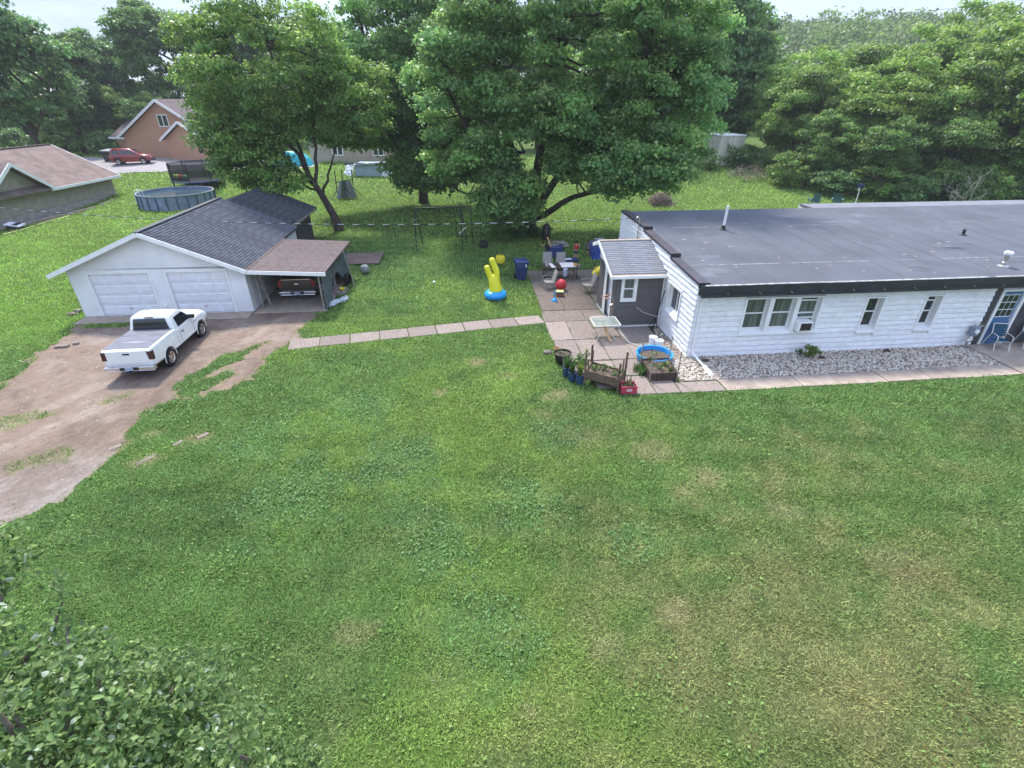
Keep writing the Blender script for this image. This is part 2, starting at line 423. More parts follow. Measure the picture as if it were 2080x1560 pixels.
DRIVE = [(-34, 2), (-12.6, 8.6), (-12.14, 9.35), (-11.74, 10.46), (-12.01, 11.19), (-12.31, 13.56), (-12.0, 15.0), (-11.0, 15.4), (-10.1, 15.5),
         (-9.85, 17.0), (-9.75, 19.2), (-9.6, 21.2), (-9.3, 23.6), (-12.6, 23.3), (-20.24, 22.3), (-19.85, 20.4), (-19.0, 17.55), (-18.6, 15.45), (-34, 12)]
STRIP = [(-10.55, 15.2), (-10.0, 15.3), (-9.75, 17.5), (-9.6, 21.2), (-9.4, 22.4), (-10.6, 22.2), (-10.5, 19.5), (-10.6, 17)]
ISLES = [(-12.1, 15.9, -11.35, 18.2, .34, .95), (-11.35, 18.2, -10.6, 19.6, .16, .8), (-11.6, 15.6, -10.9, 16.6, .40, .95), (-16.4, 13.3, -15.9, 13.6, .55, .5), (-13.9, 11.4, -13.4, 11.7, .45, .55), (-15.3, 13.9, -15.1, 14, .2, .5), (-13.9, 14.8, -13.5, 15.2, .35, .55),
         (-19.3, 21.4, -17.4, 21.9, .45, .9), (-15.0, 16.0, -14.9, 16, .1, .7), (-15.6, 16.2, -15.5, 16.2, .1, .7), (-17.4, 12.6, -16.8, 12.8, .4, .4)]
HARD = [hpoly((0, 0), (27, 0), (27, 11), (0, 11)), hpoly((-2.2, 3.25), (0, 3.25), (0, 6.3), (-2.2, 6.3)),
        hpoly((-5.25, -0.4), (-4.3, -2.2), (-3, -2.8), (12.1, -2.62), (27, -2.6), (27, 0), (0, 0), (0, 12.2), (-5.1, 12.2)),
        hpoly((-16.4, 2.1), (-5.2, 4.0), (-5.2, 5.1), (-16.3, 3.2)),
        gpoly((-0.1, 0), (7.8, 0), (7.8, 15), (-0.1, 15)), gpoly((7.6, -0.6), (11.3, -0.3), (11.5, 5.8), (7.6, 5.8))]

def drive_mask(x, y):
    """1 on bare earth, 0 on grass, ragged in between"""
    n = (fbm(x * 0.9, y * 0.9, 5) - 0.5) * 1.5 + (fbm(x * 3.5, y * 3.5, 9) - 0.5) * 0.7
    d = poly_sd(x, y, DRIVE)
    m = sstep(0.34, -0.34, d + n * 1.05)
    for x0, y0, x1, y1, ir, ist in ISLES:
        t = np.clip(((x - x0) * (x1 - x0) + (y - y0) * (y1 - y0)) / ((x1 - x0) ** 2 + (y1 - y0) ** 2), 0, 1)
        m = m * (1 - ist * sstep(ir + 0.25, ir - 0.25, np.hypot(x - x0 - t * (x1 - x0), y - y0 - t * (y1 - y0)) + n * 0.6))
    return m

PATCH = [(5.44, 10.76, .6, .65), (4.22, 11.87, .8, .55), (3.31, 6.57, .42, .6), (1.79, 5.88, .4, .45), (-1.47, 17.77, .55, .8), (-2.54, 15.38, .3, 1.1),
         (-0.1, 16.6, .4, .5), (0.29, 4.64, .22, .9), (-3.07, 6.08, .45, .5), (1.0, 14.0, .5, .4), (1.6, 15.2, .55, .9), (4.6, 10.2, .5, .5), (-11.24, 12.87, .4, .6),
         (6.9, 9.4, .5, .4), (2.4, 12.6, .6, .3), (-5.2, 4.2, .3, .6), (8.6, 7.8, .8, .4), (-9.6, 12.6, .5, .7), (-10.6, 11.6, .5, .6), (-11.9, 12.2, .5, .8)]
CLOVER = [(-1.84, 8.31, 1.0), (-5.76, 10.17, 1.6), (-0.58, 6.19, 1.2), (-3.2, 11.5, 1.4), (-7.5, 12.5, 1.2), (0.4, 9.6, 1.0), (-5.0, 14.2, 1.2), (3.0, 8.6, .8), (-2.5, 9.6, 1.0), (1.3, 12.7, 1.0)]

def lawn_fields(x, y):
    big = fbm(x * 0.13, y * 0.13, 21); mid = fbm(x * 0.55, y * 0.55, 33); fine = fbm(x * 2.3, y * 2.3, 47)
    dry = sstep(0.40, 0.80, mid * 0.55 + fine * 0.35 + 0.17 * sstep(-2, 7, x) * sstep(15, 7, y) + 0.06 * sstep(10, 4, y))
    dry = dry * (0.25 + 0.75 * sstep(-6, 3, x) * sstep(17, 11, y)) * (1 - 0.65 * sstep(17, 22, y))
    bare = np.zeros_like(x)
    wob = (fine - 0.5) * 1.6 + (fbm(x * 6, y * 6, 3) - 0.5) * 0.8
    for px, py, pr, ps in PATCH:
        bare = np.maximum(bare, ps * sstep(pr * 1.15, pr * 0.3, np.hypot(x - px, (y - py) * 1.2) + wob * pr))
    clo = np.zeros_like(x)
    for px, py, pr in CLOVER:
        clo = np.maximum(clo, sstep(pr * 1.3, pr * 0.4, np.hypot(x - px, y - py) + wob * pr))
    return big, mid, fine, np.clip(dry, 0, 1), np.clip(bare, 0, 1), clo

def lawn_color(x, y):
    big, mid, fine, dry, bare, clo = lawn_fields(x, y)
    def mixc(a, b, t): return a * (1 - t)[:, None] + np.array(b)[None] * t[:, None]
    c = np.tile(np.array([0.138, 0.240, 0.062]), (len(x), 1))
    c = mixc(c, (0.189, 0.291, 0.063), sstep(0.42, 0.68, big))
    c = mixc(c, (0.101, 0.200, 0.053), sstep(0.48, 0.72, mid) * 0.8)
    c = mixc(c, (0.211, 0.333, 0.073), sstep(30, 46, y) * 0.85)
    c = mixc(c, (0.195, 0.318, 0.055), sstep(-13, -22, x) * sstep(16, 22, y) * 0.8)
    c = mixc(c, (0.142, 0.260, 0.089), clo * 0.45)
    c = mixc(c, (0.280, 0.260, 0.107), dry * 0.75)
    c = mixc(c, (0.412, 0.357, 0.187), bare * 0.85)
    return c * (0.62 + 0.40 * fine + 0.36 * fbm(x * 0.28 + 0.12 * y, y * 0.5, 88))[:, None]

# ---- ground sheet
def grow(start, step, end, f):
    out = []; p = start; s = step
    while p < end: s *= f; p += s; out.append(p)
    return out
gx = list(np.arange(-27, 27.01, 0.3)); gr = grow(27, 0.4, 1500, 1.17); gx = [-v for v in reversed(gr)] + gx + gr
gy = [-v for v in reversed(grow(0, 0.6, 300, 1.35))] + list(np.arange(0, 36.01, 0.3)) + grow(36, 0.35, 2500, 1.08)
gx = np.array(gx); gy = np.array(gy)
XX, YY = np.meshgrid(gx, gy); nx, ny = len(gx), len(gy)
V = np.stack([XX.ravel(), YY.ravel(), terrain(XX, YY).ravel()], 1)
idx = np.arange(nx * ny).reshape(ny, nx)
F = np.stack([idx[:-1, :-1].ravel(), idx[:-1, 1:].ravel(), idx[1:, 1:].ravel(), idx[1:, :-1].ravel()], 1)
ground = link('ground', np_mesh('ground', V, F, MT['lawn'], lawn_color(V[:, 0], V[:, 1]) * 0.46, smooth=True))
tag(ground, 'mown green lawn with dry tan patches running back to the trees', 'lawn', kind='structure')

# ---- bare earth driveway, a ragged sheet just above the lawn soil
ax_ = np.arange(-34, -8.5, 0.11); ay_ = np.arange(2.5, 24.2, 0.11)
XX, YY = np.meshgrid(ax_, ay_); M_ = drive_mask(XX, YY)
keep = M_ > 0.22; nx, ny = len(ax_), len(ay_)
x = XX.ravel(); y = YY.ravel(); m = M_.ravel()
big = fbm(x * 0.4, y * 0.4, 61); fine = fbm(x * 2.2, y * 2.2, 62); rut = fbm((x + y * 0.35) * 1.4, y * 0.35, 63)
dc = np.tile(np.array([0.262, 0.20, 0.165]), (len(x), 1))
def mixc(a, b, t): return a * (1 - t)[:, None] + np.array(b)[None] * t[:, None]
dc = mixc(dc, (0.155, 0.118, 0.10), sstep(0.52, 0.74, rut) * 0.5)
dc = mixc(dc, (0.315, 0.265, 0.235), sstep(0.52, 0.75, big) * 0.8)
dc = mixc(dc, (0.31, 0.285, 0.272), sstep(12.5, 9.0, y - 0.4 * (x + 14)) * 0.75)
dc = mixc(dc, (0.17, 0.125, 0.11), sstep(0.62, 0.78, fine) * 0.6)
for tx0, ty0, tx1, ty1 in ((-14.9, 16.0, -20, 5.5), (-13.3, 16.0, -18.4, 5.0), (-11.0, 22.0, -12.2, 15.5)):      # wheel tracks
    t = np.clip(((x - tx0) * (tx1 - tx0) + (y - ty0) * (ty1 - ty0)) / ((tx1 - tx0) ** 2 + (ty1 - ty0) ** 2), 0, 1)
    dd_ = np.hypot(x - tx0 - t * (tx1 - tx0), y - ty0 - t * (ty1 - ty0)) + (fine - 0.5) * 0.5
    dc = mixc(dc, (0.36, 0.30, 0.265), sstep(0.38, 0.08, dd_) * 0.55)
dc = mixc(dc, (0.20, 0.20, 0.09), sstep(0.80, 0.30, m + (fine - 0.5) * 0.5) * 0.75)
dc = mixc(dc, (0.165, 0.122, 0.10), sstep(0.52, 0.70, fbm(x * 0.7 + 3, y * 0.7, 67)) * 0.5)
dc = dc * (0.56 + 0.58 * fbm(x * 9, y * 9, 64))[:, None] * np.array([1.0, 0.96, 0.90])[None]
V = np.stack([x, y, 0.006 + 0.012 * (fine - 0.4) * sstep(0.3, 0.9, m)], 1)
idx = np.arange(nx * ny).reshape(ny, nx); kk = keep[:-1, :-1] & keep[1:, 1:] & keep[1:, :-1] & keep[:-1, 1:]
F = np.stack([idx[:-1, :-1][kk], idx[:-1, 1:][kk], idx[1:, 1:][kk], idx[1:, :-1][kk]], 1)
used = np.unique(F); remap = np.zeros(len(V), int); remap[used] = np.arange(len(used))
o = link('driveway', np_mesh('driveway', V[used], remap[F], MT['dirt'], dc[used], smooth=True))
tag(o, 'bare pinkish earth and gravel driveway in front of the white garage', 'driveway', kind='structure')

# ---- loose stones on the bare earth
n = 9000; sx_ = rng.uniform(-26, -9, n); sy_ = rng.uniform(5, 23, n); kq = rng.random(n) < drive_mask(sx_, sy_) * np.clip(1.6 * (fbm(sx_ * 0.8, sy_ * 0.8, 68) - 0.28), 0.05, 1); sx_, sy_ = sx_[kq], sy_[kq]; n = len(sx_)
oc = np.array([(1,0,0),(0,1,0),(-1,0,0),(0,-1,0),(0,0,1)]); ocf = np.array([(0,1,4),(1,2,4),(2,3,4),(3,0,4)])
sr = rng.uniform(0.008, 0.022, n) * rng.choice([1, 1, 1, 2.0], n); V = oc[None] * sr[:, None, None] * rng.uniform(0.6, 1.3, (n, 5, 1)) + np.stack([sx_, sy_, np.full(n, 0.008)], 1)[:, None]
o = link('loose_stones', np_mesh('loose_stones', V.reshape(-1, 3), (ocf[None] + (np.arange(n) * 5)[:, None, None]).reshape(-1, 3), MT['dirt'], np.repeat(np.array([(0.34, 0.28, 0.25), (0.22, 0.17, 0.15), (0.36, 0.32, 0.29)])[rng.integers(0, 3, n)], 5, 0)))
tag(o, 'small loose stones scattered over the earth driveway', 'stones', kind='stuff')

# ---- neighbour's paved drive, draped on the rise
def draped(name, poly, mt, label, cat, res=1.5, lift=0.03):
    xs = [p[0] for p in poly]; ys = [p[1] for p in poly]
    ax_ = np.arange(min(xs), max(xs) + res, res); ay_ = np.arange(min(ys), max(ys) + res, res)
    XX, YY = np.meshgrid(ax_, ay_); ins = poly_sd(XX, YY, poly) < res * 0.4
    V = np.stack([XX.ravel(), YY.ravel(), terrain(XX, YY).ravel() + lift], 1)
    idx = np.arange(XX.size).reshape(XX.shape); kk = ins[:-1, :-1] & ins[1:, 1:]
    F = np.stack([idx[:-1, :-1][kk], idx[:-1, 1:][kk], idx[1:, 1:][kk], idx[1:, :-1][kk]], 1)
    used = np.unique(F); remap = np.zeros(len(V), int); remap[used] = np.arange(len(used))
    o = link(name, np_mesh(name, V[used], remap[F], mt, None, smooth=True)); tag(o, label, cat, kind='structure'); return o
FARDRIVE = [(-62, 63.2), (-46, 62.3), (-36, 63.6), (-24, 65.2), (-24, 72.5), (-62, 75.5), (-75, 76), (-75, 66)]
draped('far_driveway', FARDRIVE, MT['asphalt'], 'grey paved drive in front of the brick house', 'driveway', res=0.5)

# ---- grass blades
def lawn_ok(x, y):
    ok = np.ones(len(x), bool)
    for ip, pl in enumerate(HARD):
        lim = 0.02 if ip not in (2, 3) else 0.03 - 0.30 * np.clip(fbm(x * 2.5, y * 2.5, 55) - 0.42, 0, 1)
        ok &= poly_sd(x, y, pl) > lim
    near = (y < 25) & (x < -8)
    dm = np.zeros(len(x)); dm[near] = drive_mask(x[near], y[near])
    ok &= rng.random(len(x)) > dm * 1.6
    far = y > 60
    if far.any():
        d = np.ones(len(x)) * 9; d[far] = poly_sd(x[far], y[far], FARDRIVE); ok &= d > 0.1
    return ok
BX, BY, BS = [], [], []
for y0, y1, dens, sz in ((2.6, 8, 3600, 0.9), (8, 14, 2400, 1.05), (14, 24, 1150, 1.35), (24, 38, 400, 2.0), (38, 56, 105, 2.8), (56, 78, 32, 4.0)):
    hw0, hw1 = 1.12 * y0 + 5, 1.12 * y1 + 5
    n = int((hw0 + hw1) * (y1 - y0) * dens)
    yy = rng.uniform(y0, y1, n); xx = rng.uniform(-hw1, hw1, n)
    kq = np.abs(xx) < 1.12 * yy + 5; xx, yy = xx[kq], yy[kq]
    clump = fbm(xx * 3.1, yy * 3.1, 71, 3); big, mid, fine, dry, bare, clo = lawn_fields(xx, yy)
    pr = np.clip(0.35 + 1.3 * (clump - 0.3), 0.12, 1) * (1 - 0.85 * bare) * (1 - 0.25 * dry)
    kq = rng.random(len(xx)) < pr; xx, yy = xx[kq], yy[kq]
    kq = lawn_ok(xx, yy); xx, yy = xx[kq], yy[kq]
    BX.append(xx); BY.append(yy); BS.append(np.full(len(xx), sz))
bx = np.concatenate(BX); by = np.concatenate(BY); bs = np.concatenate(BS); n = len(bx)
an = rng.uniform(0, 2 * np.pi, n)
# mower passes: in alternate strips most blades lie one way, then the other
strip = np.sin((by + 0.10 * bx + 1.1 * fbm(bx * 0.25, by * 0.25, 77)) * 2 * np.pi / 1.3) > 0
lay = rng.random(n) < 0.34 * sstep(0.35, 0.62, fbm(bx * 0.12, by * 0.12, 78)); an = np.where(lay, np.where(strip, 0.5 * np.pi, -0.5 * np.pi) + rng.normal(0, 0.6, n), an)
lean = rng.uniform(0.35, 1.25, n); ln = rng.uniform(0.045, 0.105, n) * bs; wd = rng.uniform(0.008, 0.016, n) * bs
dx, dy = np.cos(an), np.sin(an); bz = terrain(bx, by) + 0.002
V = np.empty((n, 3, 3), np.float32)
V[:, 0] = np.stack([bx - dy * wd, by + dx * wd, bz], 1); V[:, 1] = np.stack([bx + dy * wd, by - dx * wd, bz], 1)
V[:, 2] = np.stack([bx + dx * ln * np.sin(lean), by + dy * ln * np.sin(lean), bz + ln * np.cos(lean)], 1)
gc = lawn_color(bx, by) * 1.5 * rng.choice([0.62, 0.85, 1.05, 1.3, 1.65], n, p=[0.2, 0.25, 0.25, 0.2, 0.1])[:, None]
yl = rng.random(n) < 0.05; gc[yl] = gc[yl] * 0.4 + np.array([0.25, 0.22, 0.10]) * 0.6
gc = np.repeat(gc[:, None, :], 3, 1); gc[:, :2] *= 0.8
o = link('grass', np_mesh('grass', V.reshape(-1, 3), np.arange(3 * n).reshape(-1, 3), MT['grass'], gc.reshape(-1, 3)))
tag(o, 'short mown grass blades covering the whole yard', 'grass', kind='stuff')

# ---- broad-leaved clover and plantain between the grass
n = 260000; cx = rng.uniform(-24, 24, n); cy = rng.uniform(2.6, 26, n)
big, mid, fine, dry, bare, clo = lawn_fields(cx, cy)
pr = np.clip(clo * 0.55 + 1.6 * (fbm(cx * 0.8, cy * 0.8, 131) - 0.56) + 0.5 * (fbm(cx * 4, cy * 4, 132) - 0.6), 0, 0.7) * (1 - bare)
kq = (rng.random(n) < pr) & (np.abs(cx) < 1.12 * cy + 5); cx, cy, clo = cx[kq], cy[kq], clo[kq]; kq = lawn_ok(cx, cy); cx, cy, clo = cx[kq], cy[kq], clo[kq]; n = len(cx)
r_ = rng.uniform(0.012, 0.03, n) * (1 + cy / 40); a_ = rng.uniform(0, 6.28, n); tl = rng.normal(0, 0.35, (n, 2)); zz = rng.uniform(0.03, 0.075, n)
V = np.empty((n, 4, 3), np.float32)
for k in range(4):
    ux, uy = np.cos(a_ + k * np.pi / 2) * r_, np.sin(a_ + k * np.pi / 2) * r_; V[:, k] = np.stack([cx + ux, cy + uy, zz + ux * tl[:, 0] + uy * tl[:, 1]], 1)
cc = np.where((clo > 0.3)[:, None], np.array([[0.16, 0.30, 0.10]]), np.array([[0.20, 0.33, 0.085]])) * rng.uniform(0.6, 1.35, (n, 1))
o = link('clover', np_mesh('clover', V.reshape(-1, 3), np.arange(4 * n).reshape(-1, 4), MT['grass'], np.repeat(cc, 4, 0)))
tag(o, 'low clover and broad-leaved weeds mixed into the lawn', 'clover', kind='stuff')

# ---- clover heads and dandelions
pts = []; cols = []
for px, py, pr in CLOVER:
    for k in range(int(45 * pr * pr)):
        a = rng.uniform(0, 2 * np.pi); r = pr * 1.1 * math.sqrt(rng.random()); pts.append((px + r * math.cos(a), py + r * math.sin(a))); cols.append((0.62, 0.62, 0.52))
for k in range(70):
    pts.append((rng.uniform(-10, 12), rng.uniform(3.5, 19))); cols.append((0.75, 0.52, 0.03))
pts = np.array(pts); cols = np.array(cols); kq = lawn_ok(pts[:, 0], pts[:, 1]); pts, cols = pts[kq], cols[kq]; n = len(pts)
rr = rng.uniform(0.007, 0.014, n); zz = rng.uniform(0.05, 0.085, n)
oct_ = np.array([(1,0,0),(0,1,0),(-1,0,0),(0,-1,0),(0,0,1),(0,0,-1)]); of = np.array([(0,1,4),(1,2,4),(2,3,4),(3,0,4),(1,0,5),(2,1,5),(3,2,5),(0,3,5)])
V = (oct_[None] * rr[:, None, None] + np.stack([pts[:, 0], pts[:, 1], zz], 1)[:, None]).reshape(-1, 3)
F = (of[None] + (np.arange(n) * 6)[:, None, None]).reshape(-1, 3)
o = link('lawn_flowers', np_mesh('lawn_flowers', V, F, MT['stone'], np.repeat(cols, 6, 0)))
tag(o, 'tiny white clover heads and yellow dandelions scattered in the lawn', 'flowers', kind='stuff')
# ------------------------------------------------------------------ building helpers
def wall_boxes(mb, put, u0, u1, z0, z1, openings, t):
    """solid wall between u0..u1, z0..z1, t deep, with rectangular holes; put(u, d, z) maps to local"""
    cuts = sorted({u0, u1} | {min(max(q, u0), u1) for o in openings for q in o[:2]})
    for a, b in zip(cuts[:-1], cuts[1:]):
        if b - a < 1e-4: continue
        zs = [(z0, z1)]
        for (oa, ob, oz0, oz1) in openings:
            if oa < (a + b) / 2 < ob:
                nz = []
                for p, q in zs:
                    if oz0 > p: nz.append((p, min(q, oz0)))
                    if oz1 < q: nz.append((max(p, oz1), q))
                zs = nz
        for p, q in zs:
            if q - p > 1e-4:
                mb.hexa([put(a, 0, p), put(b, 0, p), put(b, -t, p), put(a, -t, p)], [put(a, 0, q), put(b, 0, q), put(b, -t, q), put(a, -t, q)])

def siding(parent, mt, put, u0, u1, z0, z1, h, openings, thick=0.03, jit=0.0, name='siding_course', top=None, seed=1, gap=0.006, panel=0):
    """separate boards, each thicker at its lower edge; put(u, d, z) with d outward"""
    rd = random.Random(seed)
    z = z0
    while z < z1 - 0.03:
        zt = min(z + h - gap, z1)
        segs = [(u0, u1)]
        for (oa, ob, oz0, oz1) in openings:
            if oz0 < zt - 0.02 and oz1 > z + 0.02:
                ns = []
                for p, q in segs:
                    if oa > p: ns.append((p, min(q, oa)))
                    if ob < q: ns.append((max(p, ob), q))
                segs = ns
        if panel:
            ns = []; row = round((z - z0) / h)
            for p, q in segs:
                c = u0 + panel * (0.5 * (row % 2)) - panel; 
                while c < q:
                    a, b = max(p, c + 0.003), min(q, c + panel - 0.003)
                    if b - a > 0.05: ns.append((a, b))
                    c += panel
            segs = ns
        for p, q in segs:
            if top:                                   # sloping top edge: keep what lies below it
                while p < q and top(p) < z + 0.04: p += 0.05
                while q > p and top(q) < z + 0.04: q -= 0.05
            if q - p < 0.04: continue
            n = max(1, int((q - p) / 0.28)) if jit else 1
            us = [p + (q - p) * i / n for i in range(n + 1)]
            vs = []
            for u in us:
                j1, j2, j3 = (rd.uniform(-jit, jit) for _ in range(3))
                zz = min(zt, top(u)) if top else zt
                vs += [put(u, 0.0, z), put(u, thick + j1, z + j3 * 0.5 + jit * 0.5), put(u, thick * 0.75 + j2, z + (zz - z) * 0.55), put(u, thick * 0.25, zz), put(u, 0, zz)]
            fs = []
            for i in range(n):
                for k in range(4): fs.append((i*5+k, i*5+k+1, (i+1)*5+k+1, (i+1)*5+k))
            fs.append((0, 1, 2, 3, 4)); fs.append(tuple(reversed([n*5+k for k in range(5)])))
            mb = MB(); mb._add(vs, fs); mb.build(name, mt, parent)
        z += h

def shingles(parent, mt, org, u, d, length, run, expo, tab, base, seed=1, thick=0.014, name='shingle_course', hue=0.16):
    """courses of tabs; u along the eave, d down the slope (unit vectors), org = upper corner"""
    u = Vector(u).normalized(); d = Vector(d).normalized(); nrm = u.cross(d)
    if nrm.z < 0: nrm = -nrm
    rd = random.Random(seed)
    meshes = []
    for var in range(3):
        V = []; F = []; Cc = []; p = -rd.uniform(0, tab)
        while p < length - 0.01:
            w = tab * rd.uniform(0.85, 1.15); a, b = max(0, p + 0.006), min(length, p + w - 0.006); p += w
            if b - a < 0.02: continue
            lift = thick * rd.uniform(0.7, 1.35); ov = rd.uniform(-0.006, 0.006); k = len(V)
            V += [(a, 0, 0.003), (b, 0, 0.003), (b, expo * 1.05 + ov, lift), (a, expo * 1.05 + ov, lift), (b, expo * 1.05 + ov, 0), (a, expo * 1.05 + ov, 0)]
            F += [(k, k+1, k+2, k+3), (k+3, k+2, k+4, k+5)]
            g = rd.uniform(1 - hue, 1 + hue); h2 = rd.uniform(-0.03, 0.03)
            Cc += [(base[0] * g * (1 + h2), base[1] * g, base[2] * g * (1 - h2))] * 6
        meshes.append(np_mesh(name, np.array(V), np.array(F), mt, np.array(Cc)))
    n = int(run / expo)
    for i in range(n):
        o = link(name, meshes[i % 3], parent)
        q = Vector(org) + d * (i * expo) + nrm * 0.004
        o.matrix_basis = Matrix(((u.x, d.x, nrm.x, q.x), (u.y, d.y, nrm.y, q.y), (u.z, d.z, nrm.z, q.z), (0, 0, 0, 1)))

def sash_window(parent, put, u0, u1, z0, z1, glass='glass', rec=0.18, fr=0.045, rails=(0.5,), sill=True, name='window', bars=()):
    """frame set back in its opening, panes, sill"""
    f = MB()
    def bx(mb, a, b, p, q, d0, d1):
        mb.hexa([put(a, d1, p), put(b, d1, p), put(b, d0, p), put(a, d0, p)], [put(a, d1, q), put(b, d1, q), put(b, d0, q), put(a, d0, q)])
    bx(f, u0, u0 + fr, z0, z1, -rec - 0.03, -rec + 0.03); bx(f, u1 - fr, u1, z0, z1, -rec - 0.03, -rec + 0.03)
    bx(f, u0 + fr, u1 - fr, z1 - fr, z1, -rec - 0.03, -rec + 0.03); bx(f, u0 + fr, u1 - fr, z0, z0 + fr, -rec - 0.03, -rec + 0.03)
    ys = [z0 + fr] + [z0 + (z1 - z0) * r for r in rails] + [z1 - fr]
    for zr in ys[1:-1]: bx(f, u0 + fr, u1 - fr, zr - 0.025, zr + 0.025, -rec - 0.02, -rec + 0.035)
    for ub in bars: bx(f, ub - 0.02, ub + 0.02, z0 + fr, z1 - fr, -rec - 0.021, -rec + 0.03)
    w = f.build(name, MT['trim'], parent)
    xs = [u0 + fr] + list(bars) + [u1 - fr]
    for a, b in zip(xs[:-1], xs[1:]):
        for p, q in zip(ys[:-1], ys[1:]):
            g = MB(); bx(g, a, b, p, q, -rec - 0.012, -rec - 0.004); g.build('pane', MT[glass], w)
    if sill:
        s_ = MB()
        s_.hexa([put(u0 - 0.06, 0.12, z0 - 0.20), put(u1 + 0.06, 0.12, z0 - 0.20), put(u1 + 0.06, -rec, z0 - 0.20), put(u0 - 0.06, -rec, z0 - 0.20)],
                [put(u0 - 0.06, 0.12, z0 - 0.13), put(u1 + 0.06, 0.12, z0 - 0.13), put(u1 + 0.06, -rec, z0 - 0.004), put(u0 - 0.06, -rec, z0 - 0.004)])
        s_.build('sill', MT['trim'], w)
    return w

# ------------------------------------------------------------------ the long white house
house = thing('white_house', 'long low white house with flat grey roof and black fascia', 'house', HO, TH)
HL, HD = 27.0, 11.0
fput = lambda a, d, z: (a, -d, z)
W3 = [(1.98, 2.90, 1.10, 2.40), (3.08, 3.98, 1.10, 2.40), (4.16, 5.02, 1.10, 2.40)]
NW = [(6.97, 7.64, 1.00, 2.28), (9.48, 10.10, 1.00, 2.28)]
HW = [(a, b, p - 0.19, q) for a, b, p, q in W3 + NW]
DOOR = (12.80, 13.70, 0.03, 2.36)
mb = MB(); wall_boxes(mb, fput, 0, HL, 0, 2.64, HW + [DOOR], 0.25)
fw = mb.build('wall', MT['white'], house); tag(fw, 'front wall clad in white rock-face courses')
siding(fw, MT['wsiding'], fput, 0.0, 12.36, 0.0, 2.64, 0.2185, [(1.90, 5.10, 0.88, 2.47)] + [(a - 0.07, b + 0.07, p - 0.22, q + 0.05) for a, b, p, q in NW], thick=0.07, jit=0.007, seed=3, panel=1.22)
siding(fw, MT['brown'], fput, 12.365, HL, 0.0, 2.64, 0.12, [(12.68, 13.84, 0, 2.47)], thick=0.03, seed=4)
# window casings
for grp in ([(1.90, 5.10, 2.46)],):
    t = MB()
    t.box(1.90, -0.095, 2.40, 5.10, 0.0, 2.46)
    for a, b in ((1.90, 1.98), (2.90, 3.08), (3.98, 4.16), (5.02, 5.10)): t.box(a, -0.092, 0.90, b, 0.0, 2.40)
    for a, b in ((1.98, 2.90), (3.08, 3.98), (4.16, 5.02)): t.box(a, -0.05, 0.905, b, -0.001, 0.912)
    t.build('window_casing', MT['trim'], fw)
for a, b, p, q in NW:
    t = MB(); t.box(a - 0.07, -0.092, q, b + 0.07, 0.0, q + 0.05); t.box(a - 0.07, -0.09, p - 0.20, a, 0, q); t.box(b, -0.09, p - 0.20, b + 0.07, 0, q)
    t.build('window_casing', MT['trim'], fw)
sash_window(fw, fput, *W3[0], glass='curtain', rec=0.16)
sash_window(fw, fput, *W3[1], glass='curtain', rec=0.16)
sash_window(fw, fput, *W3[2], glass='curtain', rec=0.16, rails=(0.30, 0.46, 0.86))
sash_window(fw, fput, *NW[0], rec=0.2)
sash_window(fw, fput, *NW[1], rec=0.2, rails=(0.45, 0.80))
# blue door
t = MB(); t.box(12.70, -0.06, 0.03, 12.80, 0.0, 2.36); t.box(13.70, -0.06, 0.03, 13.82, 0.0, 2.36); t.box(12.70, -0.062, 2.36, 13.82, 0.0, 2.45)
t.box(12.80, -0.02, 0.0, 13.70, 0.2, 0.03)
t.build('door_casing', MT['trim'], house)
d = MB(); d.box(12.80, 0.03, 0.035, 13.70, 0.08, 2.36)
for (p, q) in ((0.20, 0.62), (0.70, 1.05)):
    d.box(12.90, 0.022, p, 13.22, 0.03, q); d.box(13.28, 0.022, p, 13.60, 0.03, q)
door = d.build('door', MT['blue_door'], house)
for i in range(3):
    for j in range(3):
        g = MB(); g.box(12.92 + i * 0.235, 0.018, 1.28 + j * 0.31, 13.11 + i * 0.235, 0.031, 1.55 + j * 0.31); g.build('pane', MT['glass'], door)
g = MB()
for i in range(4): g.box(12.897 + i * 0.235 - 0.012 + 0.02, 0.012, 1.25, 12.897 + i * 0.235 + 0.012 + 0.001, 0.03, 2.19)
for j in range(4): g.box(12.90, 0.008, 1.25 + j * 0.313 - 0.012, 13.62, 0.029, 1.25 + j * 0.313 + 0.012)
g.build('glazing_bars', MT['trim'], door)
g = MB(); g.sphere((13.62, -0.01, 1.12), 0.035, 8, 6); g.build('handle', MT['chrome'], door)

